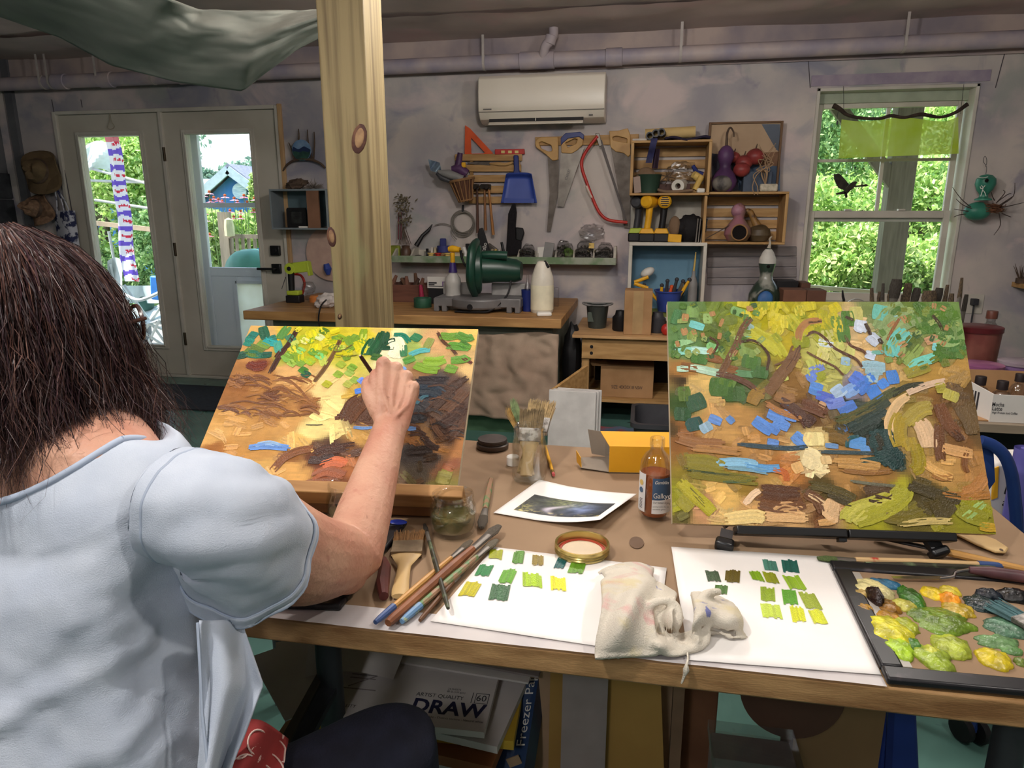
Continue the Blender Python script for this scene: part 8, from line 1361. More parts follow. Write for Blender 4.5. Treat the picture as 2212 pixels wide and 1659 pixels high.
# mixing palette at the right with its paint
p0,p1=T(1915,1482),T(1790,1222);e,o,X,Y,lx,ly,Rp=tray('mixing_palette','black-framed palette loaded with mixed greens and yellows',(p0,p0+V((.42,.012,0)),p1),.026,m_pf)
MB().box(o+X*lx/2+Y*ly/2+V((0,0,.004)),(lx-.05,ly-.05,.003),Rp).build('surface',m_kraft,e);ptop=TZ+.001+.0057
MB().box(o+X*.031+Y*ly/2+V((0,0,.0062)),(.012,ly-.06,.0012),Rp).build('masking_strip',mat('frosted_strip',(170,164,156),.4),e)
def blob(x,y,w_,h_,c,thick=.006):
 px,py=1260+x*.4304,1140+y*.4304;cc=atz(px,py,ptop);rx=(atz(px+w_*.2152,py,ptop).x-atz(px-w_*.2152,py,ptop).x)/2;ry=(atz(px,py-h_*.2152,ptop).y-atz(px,py+h_*.2152,ptop).y)/2;b=MB();s=random.random()*50;a=random.uniform(-.5,.5)
 b.ell(cc,(rx,ry,thick),RM(z=a*.4),30,14,fn=lambda p:1+.22*fbm((p.x*2+s,p.y*2,s))+.10*math.sin(p.x*9+p.y*7+s)*abs(p.z)+.08*fbm((p.x*6,p.y*6+s,2)))
 b.build('paint',mat('pile_%d_%d_%d'%c,c,.22,c2=tuple(int(v*.78)for v in c),scale=60,lo=.4,hi=.6,spec=.55,bump=.5,bscale=200),e,1.2)
for a in((1455,310,190,90,(224,212,150)),(1510,285,170,44,(40,104,140)),(1400,335,90,36,(190,160,90)),(1462,365,62,76,(44,24,18),.018),(1645,355,110,110,(56,112,32),.008),(1610,392,110,60,(186,180,76)),(1750,330,110,66,(232,202,40)),(1840,322,100,50,(222,200,60)),(1838,368,110,54,(250,162,44),.010),(1885,415,150,80,(196,166,48)),(1535,400,110,70,(150,104,34)),(1530,452,110,60,(196,140,40)),(1415,410,80,40,(176,132,50)),(1545,530,200,150,(220,212,48),.010),(1615,495,120,90,(166,176,46)),(1800,470,300,130,(108,138,40)),(1720,450,120,90,(96,128,36)),(1590,615,130,110,(170,206,50),.009),(1655,590,80,80,(70,128,40)),(1755,660,160,130,(158,180,60),.009),(1850,605,200,120,(176,190,64),.009),(1745,640,90,60,(210,214,80),.011),(2060,665,160,100,(212,190,40),.009),(2010,385,190,80,(24,46,48)),(2035,345,130,46,(16,28,40),.010),(2160,350,150,60,(14,18,20),.011),(2130,505,230,100,(88,128,100)),(2080,575,210,60,(110,150,96)),(2150,620,100,40,(96,140,80)),(2195,680,60,40,(120,140,60))):blob(*a)
bb,bt=atz(2230,1350,ptop+.012),atz(2140,1302,ptop+.010);flatbrush(bb+(bb-bt)*1.2,bt,(0,1,0),.024,.008,'flat brush with blue-grey paint resting in the mixing palette',m_messy,m_tanh,(84,120,124),name='palette_brush',n=70,grp='palette brush')
kn=thing('palette_knife','palette knife with a maroon handle lying across the palette rim','knife',T(2212,1243,.02));MB().tube([T(2225,1248,.019),T(2140,1236,.019),T(2094,1231,.019)],[.009,.0085,.005],12).build('handle',mat('plum_wood',(104,70,74),.45,c2=(76,50,54),scale=30),kn);MB().tube(smooth_path([T(2094,1231,.019),T(2065,1236,.016),T(2058,1246,.013),T(2030,1250,.012)],4),.0025,8).build('shank',m_chrome,kn);MB().slab([T(2034,1245,.0125),T(2034,1252,.0125),T(1930,1250,.0125),T(1925,1245,.0125)],(0,0,.0006)).build('blade',m_chrome,kn)
m_lth=mat('pale_splashed_handle',(206,172,124),.5,c2=(180,60,46),scale=38,lo=.30,hi=.38)
brush(T(2180,1222,.008),T(1766,1206,.008),'pale red-splashed brush with blue end lying behind the palette',m_lth,.005,endc=m_blueend,bc=(110,130,76),fer=.10,bri=.10);brush(T(2150,1228,.008),T(1800,1217,.007),'dark paint-crusted brush alongside the red-splashed one',m_dkh,.005,bc=(70,84,50),fer=.1,bri=.1)
brush(T(2250,1238,.010),T(1890,1158,.008),'long brush with pale handle lying behind the right easel foot',m_tanh,.0055,bc=(70,56,48),fer=.30,bri=.08,fm=mat('dark_ferrule',(56,50,46),.4,metal=.5))
sp=thing('flat_spatula','pale wooden spatula handle behind the right easel foot','spatula',T(2170,1190));P_=[T(x,y,.004)for x,y in((2060,1138),(2095,1150),(2150,1170),(2178,1188),(2172,1197),(2150,1196),(2110,1180),(2050,1150))];MB().slab(P_,(0,0,.005)).build('handle',mat('pale_beech',0),sp,bevel=.002);MB().lathe([(0,0),(.004,0),(.004,.0008),(0,.0008)],T(2163,1188,.0092),(0,0,1),12,sq=.6).build('hang_hole',m_twig,sp)
# ----------------------------------------------------------------- rag
rg=thing('paint_rag','crumpled white cotton rag with pink and blue stains between the swatch sheets','rag',T(1400,1400));m_ragc=mat('stained_cotton',(216,208,192),.95,c2=(198,190,176),scale=14,bump=.5,bscale=500)
mural(m_ragc,[(16,(1,1,1),(1,2,0),.56,.66,(206,140,140),.7),(20,(1,1,1),(5,1,3),.64,.67,(60,80,170),.75),(15,(1,1,1),(2,7,1),.56,.66,(206,190,130),.5)])
def sheetA(u,v):
 x=1292+u*(132-12*v)+8*math.sin(v*5+u*3)+(22 if v<.12 else 0)*(.5-u);y=1226+v*(196-8*u)-14*math.sin(math.pi*u)*(1-v);h=.004+.050*math.sin(math.pi*min(1,.12+.88*v))**.8*(.55+.45*math.sin(math.pi*(.15+.75*u)))+.006*math.sin(9*u+5*v)*math.sin(math.pi*v)
 return T(x,y,max(h,.0100))
def sheetB(u,v):
 x=1372+u*88-10*math.sin(v*3)+6*math.sin(u*7);y=1262+v*98+18*u-22*math.sin(math.pi*u)*(1-v);h=.006+.040*math.sin(math.pi*(.1+.85*v))*(.7+.3*math.cos(u*6))+.008*math.sin(u*11+v*3);return T(x,y,max(h,.0100))
def sheetC(u,v):
 x=1492+u*120-26*(1-v)*u+8*math.sin(v*4);y=1276+v*(104-8*u)+26*u*(1-v)-8*math.sin(math.pi*u);h=.004+.046*math.sin(math.pi*min(1,.10+.9*v))**.8*(.4+.6*math.sin(math.pi*min(1,.25+.6*u)))*(1-.35*u)+.005*math.sin(8*u+2*v);return T(x,y,max(h,.0100))
def sheetD(u,v):
 x=1392+u*120;y=1352+v*48+16*math.sin(math.pi*u);h=.004+.022*math.sin(math.pi*(.08+.84*v))*(.6+.4*math.sin(u*7));return T(x,y,max(h,.0100))
rb=MB()
for f in(sheetA,sheetB,sheetC,sheetD):
 n=30;top=[f(i/n,j/n)for j in range(n+1)for i in range(n+1)];dn=[p-V((0,-.006,.0075+.3*max(0,p.z-TZ-.012)))for p in top];m=(n+1)**2;F=[]
 for j in range(n):
  for i in range(n):a=j*(n+1)+i;F+=[(a,a+1,a+n+2,a+n+1),(m+a,m+a+n+1,m+a+n+2,m+a+1)]
 ed=[i for i in range(n)]+[n+j*(n+1)for j in range(n)]+[n*(n+1)+i for i in range(n,0,-1)]+[j*(n+1)for j in range(n,0,-1)];F+=[(ed[(k+1)%len(ed)],ed[k],m+ed[k],m+ed[(k+1)%len(ed)])for k in range(len(ed))];rb.add(top+dn,F)
for pts,rr_ in(([(1292,1240,.02),(1312,1228,.03),(1355,1224,.034),(1398,1240,.03)],.005),([(1388,1335,.028),(1402,1310,.038),(1430,1298,.042),(1458,1306,.036),(1468,1334,.026),(1456,1360,.018)],.009),([(1440,1392,.010),(1490,1402,.009),(1524,1384,.012),(1522,1340,.026),(1512,1304,.036),(1526,1282,.040),(1556,1278,.038)],.009),([(1556,1372,.01),(1590,1378,.008),(1616,1376,.005)],.003)):rb.tube(smooth_path([T(*p)for p in pts],6),rr_*.72,9,sq=.8)
ro=rb.build('cloth',m_ragc,rg,0);rm=ro.modifiers.new('fuse','REMESH');rm.mode='VOXEL';rm.voxel_size=.0028;rm.use_smooth_shade=True;sm=ro.modifiers.new('smooth','SMOOTH');sm.iterations=3
MB().tube(smooth_path([T(1484,1400,.010),T(1486,1424,.006),V((*T(1483,1440)[:2],TZ+.003)),aty(1482,1447,TY0-.006),aty(1478,1460,TY0-.006),aty(1472,1476,TY0-.006)],5),[.0012,.0012,.0018,.004,.0018,.001],6).build('loose_thread',m_ragc,rg)
# ----------------------------------------------------------------- under the table
m_sheetw=mat('dim_white_paper',(206,198,192),.75,c2=(192,184,180),scale=6);m_grybd=mat('grey_chipboard',(150,138,134),.8)
def pad(lb,cx,cy,w_,d_,z,h_,rot,m_,name='paper_pad',cat='pad',grp='pads under the table'):b=MB();b.box((cx,cy,z+h_/2),(w_,d_,h_),RM(z=rot));return one(b,name,m_,lb,cat,grp)
zz=.0
specs=[(.30,'brown lidded carton at the bottom of the pad pile',m_brown,-.46,1.16,.40,.32,.02),(.05,'white pad with black musical scribbles low in the pile',m_sheetw,-.44,1.13,.36,.30,.12),(.02,'orange-brown folder in the pad pile',mat('rust_folder',(150,92,54),.7),-.35,1.11,.30,.26,-.1),(.018,'yellow folder sticking out of the pad pile',mat('mustard_folder',(190,156,50),.6),-.38,1.12,.38,.24,.05),(.014,'loose white sheets under the drawing pad',m_sheetw,-.36,1.12,.34,.25,-.12),(.012,'grey board under the drawing pad',m_grybd,-.45,1.14,.36,.26,.22)]
for h_,lb,m_,cx,cy,w_,d_,rt in specs:pad(lb,cx,cy,w_,d_,zz,h_,rt,m_);zz+=h_+.0006
DP=thing('drawing_pad','white drawing pad with large navy lettering on the pile under the table','pad',(-.385,1.09,zz));c0=V((-.385,1.085,zz));rt=.035;Rz=RM(z=rt);MB().box(c0+V((0,0,.006)),(.305,.229,.012),Rz).build('pages',m_sheetw,DP);ux_,uy_=Rz@V((1,0,0)),Rz@V((0,1,0));m_navy=mat('navy_ink',(24,26,62),.6)
o_=c0+V((0,0,.0123));text('DRAW',o_+ux_*.146-uy_*.082,ux_,uy_,.034,m_navy,DP,width=.132,align='RIGHT',bold=.03);text('ARTIST QUALITY',o_+ux_*.100-uy_*.042,ux_,uy_,.010,m_ink,DP,width=.088,align='RIGHT');text('60',o_+ux_*.141-uy_*.040,ux_,uy_,.016,m_ink,DP,width=.018,align='RIGHT');text('Ideal for dry media - Distinct texture - Natural white',o_+ux_*.146-uy_*.094,ux_,uy_,.005,m_ink,DP,width=.135,align='RIGHT');text('24 SHEETS\n80 lb (130 gsm)',o_+ux_*.100-uy_*.018,ux_,uy_,.005,m_ink,DP,width=.034,align='RIGHT')
for a in((.115,-.046,.0012,.028),(.1445,-.046,.001,.026),(.121,-.046,.001,.026)):MB().box(o_+ux_*a[0]+uy_*(a[1]+.013),(a[2],a[3],.0003),Rz).build('rule',m_ink,DP)
for yy in(-.046+.026,-.046):MB().box(o_+ux_*.133+uy_*yy,(.024,.001,.0003),Rz).build('rule',m_ink,DP)
for y0,wd in((.05,.05),(.06,.05),(.02,.07)):MB().box(o_-ux_*.10+uy_*(y0-.06),(wd,.0025,.0003),Rz).build('rule',m_grybd,DP)
MB().bar(o_-ux_*.12-uy_*.035,o_-ux_*.075+uy_*.0,.002,.0004,ux_).build('rule',m_grybd,DP);text('QUALITY',o_-ux_*.125-uy_*.09,ux_,uy_,.008,m_ink,DP,width=.04)
zz+=.0126
pad('loose white sheet draped on top of the drawing pad',-.33,1.20,.32,.16,zz,.004,-.06,m_sheetw,'loose_paper');pad('second loose sheet slightly right on top of the drawing pad',-.30,1.215,.30,.15,zz+.0046,.004,-.10,m_grybd,'loose_paper')
for k,(cx,cy,w_,d_,rt,lb)in enumerate(((-.56,1.13,.24,.20,.5,'white loose sheet turned askew at the left of the pile'),(-.50,1.16,.26,.20,.2,'cream loose sheet under the askew one'),(-.60,1.08,.16,.22,.8,'narrow white sheet hanging off the left of the pile'),(-.265,1.17,.16,.2,-.3,'white sheet sticking out right of the drawing pad'))):pad(lb,cx,cy,w_,d_,zz-.013+.0025*k if k!=3 else zz-.03,.002,rt,m_sheetw if k!=1 else m_gold,'loose_paper','paper','loose sheets under the table')
b=MB();b.grid(lambda u,v:V((-.66+u*.24,1.06+v*.22,.44+.03*math.sin(u*3)+.05*v-.05*(1-u))),10,8);one(b,'curled_paper',m_sheetw,'curled white paper at the left of the pad pile','paper')
b=MB();b.slab([atd(545,1705,1.02),atd(565,1715,1.02),atd(705,1450,1.2),atd(690,1445,1.2)],(0,0,-.01));one(b,'steel_ruler',m_steel,'long steel ruler leaning by the pad pile','ruler');b=MB();b.slab([atd(570,1712,1.03),atd(610,1712,1.03),atd(735,1470,1.2),atd(708,1452,1.2)],(0,0,-.012));one(b,'dark_portfolio',mat('dark_slate',(58,60,66),.7),'dark portfolio edge leaning beside the ruler','portfolio')
yb0=1.02;fb=thing('freezer_paper_box','long blue printed box standing beside the pad pile','box',(aty(1100,1659,yb0).x,yb0,0));Q=[aty(1060,1690,yb0),aty(1128,1690,yb0),aty(1168,1436,yb0+.16),aty(1118,1432,yb0+.16)];m_frz=mat('blue_box_print',(40,72,112),.45,c2=(30,54,90),scale=5)
ext=lambda p,q:p+(p-q)*1.3;MB().slab([ext(Q[0],Q[3]),ext(Q[1],Q[2]),Q[2],Q[3]],(.012,.06,-.03)).build('carton',m_frz,fb);d1=(Q[2]-Q[1]).normalized();w1=(Q[1]-Q[0]).normalized();nn=d1 .cross(w1);nn=nn if nn.y<0 else-nn
text('Freezer Paper',Q[1]+d1*.06-w1*.006+nn*.001,d1,-w1,.017,m_wht,fb,width=.15)
for k in range(3):MB().box(Q[1]+d1*(.03-.055*k)-w1*.018+nn*.001,(.024,.002,.03),RM(y=-.4,z=.2)).build('picture',mat('tan_print',(170,140,110),.6),fb)
for k in range(6):MB().bar(Q[1]+d1*(.10)-w1*(.034+.003*k)+nn*.001,Q[1]+d1*(.17+.006*(k%3))-w1*(.034+.003*k)+nn*.001,.0012,.001,w1).build('small_print',m_ink,fb)
def standing(x0,x1,yt,yy,m_,lb,name='board',skew=0,cat='board',th=.006,ztop=None):A,B_=aty(x0,yt,yy),aty(x1,yt,yy);zt=ztop or .62;b=MB();b.slab([V((A.x,yy,.0)),V((B_.x+skew,yy,.0)),V((B_.x,yy+.03,zt)),V((A.x,yy+.03,zt))],(0,th,0));return one(b,name,m_,lb,cat,'boards under the table')
m_och=mat('ochre_board',(172,136,72),.8,c2=(158,122,62),scale=5);m_tanb=mat('tan_board',(176,146,116),.8)
standing(1185,1330,1500,1.10,m_och,'ochre board standing behind the grey rounded board');standing(1212,1312,1500,1.06,m_grybd,'grey rounded board standing frontmost under the table',th=.008);standing(1312,1412,1500,1.09,m_och,'ochre board with slanting edge right of the grey board',skew=.05);standing(1130,1188,1500,1.14,m_tanb,'tan board between the blue box and ochre board');standing(1380,1462,1500,1.18,m_tanb,'light tan board behind the slanting ochre one');standing(1455,1480,1520,1.12,m_tan,'rolled brown leather strip beside the rust carton','leather_roll',th=.02)
b=MB();A,B_=aty(1470,1560,1.25),aty(1548,1560,1.25);b.bx(A.x,B_.x,1.25,1.45,0,.46);one(b,'rust_carton',mat('rust_carton',(150,104,74),.8,c2=(120,80,56),scale=6),'rust-brown worn carton under the middle of the table','carton',bevel=.004)
A,B_=aty(1545,1600,1.12),aty(1905,1600,1.12);b=MB();b.bx(aty(1700,1600,1.12).x,B_.x,1.12,1.14,0,.66);one(b,'big_cardboard',mat('olive_cardboard',(138,110,74),.85,c2=(124,98,66),scale=4),'large olive-brown cardboard sheet under the right of the table','cardboard')
b=MB();cR=aty(1640,1540,1.08);b.lathe([(0,0),(.085,0),(.085,.004),(0,.004)],V((cR.x+.05,1.085,.50)),(0,-1,.1),40);b.bx(cR.x+.04,cR.x+.06,1.083,1.087,0,.43);one(b,'round_disc',mat('round_shadow_brown',(84,60,46),.85),'round shadow behind the clear-lidded box, modelled as a dark brown disc','board')  # dark disc stands in for a round shadow cast on the cardboard
bx2=thing('clear_lid_box','grey storage box with a clear lid before the dark round shadow disc','box',(aty(1620,1640,1.0).x,1.02,0));A=aty(1548,1600,.98);MB().bx(A.x,A.x+.13,.98,1.06,0,.42).build('box',m_grybd,bx2,bevel=.003);MB().bx(A.x-.004,A.x+.134,.976,1.064,.42,.44).build('lid',m_clear,bx2)
A,B_=aty(1908,1580,1.16),aty(1990,1580,1.16);bb_=thing('blue_tote','blue plastic tote standing under the right end of the table','tote',(A.x+.05,1.2,0));MB().slab([V((A.x,1.16,0)),V((B_.x+.06,1.16,0)),V((aty(1965,1515,1.16).x,1.16,.52)),V((A.x,1.16,.52))],(0,.2,0)).build('body',mat('royal_blue_plastic',(36,58,132),.45),bb_,bevel=.006);MB().slab([V((B_.x-.03,1.155,.02)),V((B_.x-.015,1.155,.02)),V((B_.x-.055,1.155,.5)),V((B_.x-.065,1.155,.5))],(0,.01,0)).build('rib',m_dblue,bb_)
# ================================================================= THE PAINTER
rD,fD,UP=V((.95,-.31,0)).normalized(),V((.31,.95,0)).normalized(),V((0,0,1))
NB=V((-.680,.680,1.035));HC=atd(45,735,.83);SH=V((-.470,.622,.985));hR,hF=V((.835,-.55,0)),V((.55,.835,0))
EL,WR=atd(757,1206,1.0),atd(845,915,1.19)
pr=thing('person','person with dark brown hair in a pale blue shirt painting at the left canvas','person',V((NB.x,NB.y-.05,0)))
def loft(mb,secs,n=20):
# closed loft through (centre, half-axis vector A, half-axis vector B)
 vs=[c+A*math.cos(t)+B*math.sin(t)for c,A,B in secs for t in np.linspace(0,2*math.pi,n,endpoint=False)];m=len(secs)
 return mb.add(vs,[(i*n+k,i*n+(k+1)%n,(i+1)*n+(k+1)%n,(i+1)*n+k)for i in range(m-1)for k in range(n)]+[tuple(range(n-1,-1,-1)),tuple((m-1)*n+k for k in range(n))])
def limb(mb,pts,n=18,sub=4):
# pts: (point, half width, half thickness, width direction)
 P_=smooth_path([p[0]for p in pts],sub);t=np.linspace(0,len(pts)-1,len(P_));rw=np.interp(t,range(len(pts)),[p[1]for p in pts]);rt=np.interp(t,range(len(pts)),[p[2]for p in pts]);secs=[]
 for i,p in enumerate(P_):
  d=(P_[min(i+1,len(P_)-1)]-P_[max(i-1,0)]).normalized();k=min(int(t[i]),len(pts)-1);u=V(pts[k][3]);u=(u-d*u.dot(d)).normalized();secs.append((p,u*rw[i],d.cross(u)*rt[i]))
 return loft(mb,secs,n)
bd=MB()
tor=[(.46,.14,.10,-.02,-.10),(.52,.18,.12,-.02,-.09),(.62,.175,.118,-.01,-.07),(.72,.165,.11,0,-.05),(.82,.158,.104,0,-.03),(.90,.166,.090,0,-.008),(.97,.174,.084,0,.004),(1.005,.168,.080,0,.004),(1.03,.14,.074,0,.004),(1.05,.095,.066,0,.008),(1.068,.068,.060,0,.014),(1.09,.056,.058,0,.02),(1.13,.052,.058,0,.03),(1.17,.05,.06,0,.036)]
TC=lambda z,ox,oy:V((NB.x,NB.y,z))+rD*ox+fD*oy
loft(bd,[(TC(z,ox,oy),rD*a,fD*b)for z,a,b,ox,oy in tor],28)
Rh=Matrix((hR,hF,UP)).transposed();rB,fB=rD,fD;rD,fD=hR,hF
bd.ell(HC,(.073,.092,.108),Rh,28,20);bd.ell(HC+fD*.045-UP*.052,(.052,.052,.058),Rh,18,12)
bd.tube([HC+fD*.090+UP*.02,HC+fD*.106-UP*.012,HC+fD*.114-UP*.026,HC+fD*.094-UP*.034],[.008,.010,.013,.007],10)
for s in(-1,1):bd.ell(HC+rD*s*.031+fD*.083+UP*.006,(.013,.010,.009),Rh,10,8);bd.ell(HC+rD*s*.076-fD*.008-UP*.01,(.009,.020,.031),Rh,12,8);bd.ell(HC+rD*s*.034+fD*.074-UP*.03,(.022,.018,.018),Rh,10,8)
bd.ell(HC+fD*.098-UP*.057,(.022,.009,.006),Rh,12,8);bd.ell(HC+fD*.096-UP*.067,(.019,.009,.006),Rh,12,8);bd.ell(HC+fD*.086-UP*.092,(.02,.016,.014),Rh,10,8)
# right arm
rD,fD=rB,fB
view=(EL-CAMP).normalized();sideU=(WR-EL).cross(view).normalized()
limb(bd,[(SH-rD*.05-UP*.01,.042,.042,UP),(SH+rD*.02+fD*.02-UP*.02,.050,.050,UP),(SH.lerp(EL,.35)-UP*.016,.064,.058,UP),(SH.lerp(EL,.62)-UP*.026,.063,.055,UP),(SH.lerp(EL,.85)-UP*.012,.054,.048,UP),(EL+UP*.002,.042,.042,UP)],20)
limb(bd,[(EL-(WR-EL)*.13,.022,.022,sideU),(EL,.045,.042,sideU),(EL.lerp(WR,.14),.044,.041,sideU),(EL.lerp(WR,.32),.0415,.038,sideU),(EL.lerp(WR,.55),.0365,.032,sideU),(EL.lerp(WR,.78),.031,.026,sideU),(EL.lerp(WR,.93),.0285,.022,sideU),(WR,.0295,.020,sideU),(WR+(WR-EL).normalized()*.02,.030,.018,sideU)],20)
bd.ell(EL-(WR-EL).normalized()*.022-UP*.004,(.030,.030,.028),None,14,10)
# hand: metacarpals to the knuckles, curled fingers, thumb against the brush
KN=[atd(828,786,1.225),atd(855,797,1.23),atd(878,814,1.225),atd(893,836,1.21)]
FG=[[atd(824,800,1.272),atd(822,838,1.292),atd(826,862,1.285)],[atd(853,812,1.285),atd(846,850,1.302),atd(842,872,1.285)],[atd(878,830,1.278),atd(868,864,1.29),atd(862,880,1.272)],[atd(894,850,1.255),atd(884,876,1.265),atd(877,888,1.25)]]
wrad=(WR-CAMP).normalized()
for k,(kn_,fg)in enumerate(zip(KN,FG)):
 w0=WR+sideU*((.018,.006,-.006,-.017)[k]if sideU.dot(KN[0]-KN[3])>0 else-(.018,.006,-.006,-.017)[k]);r0=(.0125,.0125,.0115,.0105)[k]
 bd.tube(smooth_path([w0,w0 .lerp(kn_,.5)-wrad*.004,kn_],5),[.0145,.0128,r0*.98],12);bd.ell(kn_-wrad*.002,r0*1.08,None,12,8)
 bd.tube(smooth_path([kn_,fg[0],fg[1],fg[2]],4),[r0*.96,r0*.92,r0*.80,r0*.66],12);bd.ell(fg[0],r0*.98,None,10,8);bd.ell(fg[2],r0*.66,None,10,8)
 bd.tube([WR.lerp(kn_,.12)-wrad*.0195,w0 .lerp(kn_,.55)-wrad*.0165,kn_-wrad*.0105],[.0025,.0036,.0034],8)
for a in range(3):bd.tube(smooth_path([WR+wrad*.004,WR.lerp(KN[a].lerp(KN[a+1],.5),.5)+wrad*.004,KN[a].lerp(KN[a+1],.5)+wrad*.008],3),[.013,.0125,.0085],10)
TH=[atd(820,893,1.195),atd(800,851,1.215),atd(797,826,1.245),atd(812,822,1.285)]
bd.tube(smooth_path(TH,5),[.0165,.0155,.0120,.0085],12);bd.ell(TH[1],(.0145,.0145,.0145),None,12,8);bd.ell(TH[3],.0085,None,10,8);bd.tube(smooth_path([TH[0],TH[1].lerp(KN[0],.45),KN[0].lerp(TH[2],.5)],4),[.014,.0135,.009],12)
# left arm resting in the lap side, partly out of view
SL=SH-rD*.36;bd2=[(SL+rD*.02,.056,.055,UP),(SL-rD*.03-UP*.02,.056,.054,UP),(SL-rD*.05+fD*.03-UP*.13,.05,.048,rD),(SL-rD*.04+fD*.06-UP*.25,.041,.041,rD)];limb(bd,bd2,18);limb(bd,[(SL-rD*.04+fD*.06-UP*.25,.041,.041,rD),(SL-rD*.0+fD*.16-UP*.265,.037,.036,rD),(SL+rD*.05+fD*.27-UP*.255,.028,.023,rD)],16)
lh=SL+rD*.05+fD*.27-UP*.255
limb(bd,[(lh,.027,.02,rD),(lh+fD*.05,.038,.014,rD),(lh+fD*.09,.040,.013,rD)],16)
for k in range(4):q=lh+fD*.085+rD*(-.030+.020*k);bd.tube(smooth_path([q,q+fD*.035+UP*.004,q+fD*.06-UP*.008,q+fD*(.072+.006*(k in(1,2)))-UP*.02],3),[.0095,.009,.0082,.0065],10)
bd.tube(smooth_path([lh+fD*.02+rD*.025,lh+fD*.05+rD*.052,lh+fD*.085+rD*.058],3),[.013,.0115,.008],10)
m_skin=mat('skin',(202,155,130),.5,c2=(188,132,110),scale=16,lo=.35,hi=.62,bump=.35,bscale=160,spec=.35)
mural(m_skin,[(40,(1,1,1),(2,1,5),.64,.70,(176,112,96),.5),(90,(1,1,1),(7,3,1),.68,.74,(150,104,84),.6)])
body=bd.build('body',m_skin,pr,0);rm=body.modifiers.new('fuse','REMESH');rm.mode='VOXEL';rm.voxel_size=.0026;rm.use_smooth_shade=True;sm=body.modifiers.new('smooth','SMOOTH');sm.factor=.5;sm.iterations=3
# ---- shirt
m_shirt=mat('pale_chambray',(192,200,213),.85,c2=(182,191,206),scale=20,bump=.25,bscale=700)
def wr_(p):return .0030*fbm((p.x*9,p.y*9,p.z*13))+.0022*fbm((p.x*26,p.y*26,p.z*18))
SHR=[(1.030,.172,.083,.004),(1.010,.196,.094,.002),(.985,.200,.104,0),(.93,.196,.114,-.012),(.87,.190,.122,-.022),(.80,.190,.128,-.035),(.72,.198,.134,-.05),(.64,.206,.140,-.068),(.56,.212,.146,-.085),(.50,.214,.148,-.095)]
def neck(t):
 s_=math.sin(t);return V((NB.x,NB.y,0))+rD*(.130*math.cos(t))+fD*((.09 if s_>0 else .102)*s_)+UP*(1.038-.062*max(0,-s_)**1.4-.05*max(0,s_)**1.5)
def shirt(u,v):
 t=2*math.pi*u;K=len(SHR);x=v*(K+.0);
 def ring_(i):
  if i<=0:return neck(t)
  z,a,b,oy=SHR[min(i,K)-1];c_,s_=math.cos(t),math.sin(t);e_=.82;p=V((NB.x,NB.y,z))+rD*(a*math.copysign(abs(c_)**e_,c_))+fD*(oy+b*math.copysign(abs(s_)**e_,s_))
  if i<=5:p.z-=(.07,.075,.065,.03,.01)[i-1]*max(0,-s_);p-=fD*((.022,.012,.004,0,0)[i-1]*max(0,-s_))
  return p
 i=min(int(x),K-1);f=x-i;p0,p1,p2,p3=ring_(i-1),ring_(i),ring_(i+1),ring_(min(i+2,K));p=.5*((2*p1)+(p2-p0)*f+(2*p0-5*p1+4*p2-p3)*f*f+(3*p1-p0-3*p2+p3)*f**3)if i>0 else p1 .lerp(p2,f)
 out=(p-V((NB.x,NB.y-.03,p.z))).normalized();low=min(1,max(0,(1.0-p.z)/.25))
 d1_=(p-V((-.57,.48,.83))).dot(V((-.40,0,.91)));lo_=p.x*.91+p.z*.40;crease=.010*math.exp(-((d1_+.02+.02*fbm((p.x*3,0,1)))/.012)**2)+.008*math.exp(-((d1_+.085+.03*fbm((p.x*4,0,7)))/.014)**2)
 flare=.05*max(0,(.90-p.z)/.4)*max(0,math.cos(t-.25))**5
 return p+out*(wr_(p)*(1+1.3*low)+.0050*low*fbm((lo_*5,d1_*26,5))+crease*low*(1 if math.sin(t)<0 else 0)+flare+.008*low*math.sin(t*9+p.z*14)*max(0,math.cos(t))**2)
sh_=MB();sh_.grid(shirt,150,90,closeu=True);sho=sh_.build('shirt',m_shirt,pr,2.5);s=sho.modifiers.new('s','SOLIDIFY');s.thickness=.0022;s.offset=1
b=MB();b.tube([neck(t)+UP*.001 for t in np.linspace(0,2*math.pi,60)],.0042,8);b.build('neck_binding',mat('binding_blue',(176,188,208),.8),sho,1.5)
# sleeve: from the shoulder seam to the turned cuff
ax0=SH-rD*.035-UP*.010;cuff=SH.lerp(EL,.31)-UP*.030;dS=(EL-SH).normalized()
def sleeve(u,v,grow=0.0):
 t=2*math.pi*u;c=smooth_path([ax0,SH+rD*.03+fD*.025-UP*.026,cuff],12);k=min(int(v*(len(c)-1)),len(c)-2);f=v*(len(c)-1)-k;p=c[k].lerp(c[k+1],f);d=(c[k+1]-c[k]).normalized();up=(UP-d*UP.dot(d)).normalized();sd=d.cross(up)
 ru,rs=np.interp(v,[0,.25,.6,1],[.054,.060,.070,.084]),np.interp(v,[0,.25,.6,1],[.062,.065,.070,.074]);q=p+up*(ru*math.cos(t)-.010*v)+sd*(rs*math.sin(t));o_=(q-p).normalized();return q+o_*(wr_(q)*1.4+.003*math.sin(t*7+v*5)*v+grow)
b=MB();b.grid(sleeve,70,44,closeu=True);so=b.build('sleeve',m_shirt,sho,2.5);s=so.modifiers.new('s','SOLIDIFY');s.thickness=.0022;s.offset=1
b=MB();b.grid(lambda u,v:sleeve(u,.86+.145*v,.0028),70,6,closeu=True);o_=b.build('cuff',m_shirt,sho,2.5);s=o_.modifiers.new('s','SOLIDIFY');s.thickness=.0025;s.offset=1
for v,r_,g in((1.0,.0028,.003),(.86,.0013,.0038),(.16,.0022,.001)):b=MB();b.tube([sleeve(u,v,g)for u in np.linspace(0,1,70)],r_,6);b.build('seam',mat('binding_blue',0),sho,1.5)
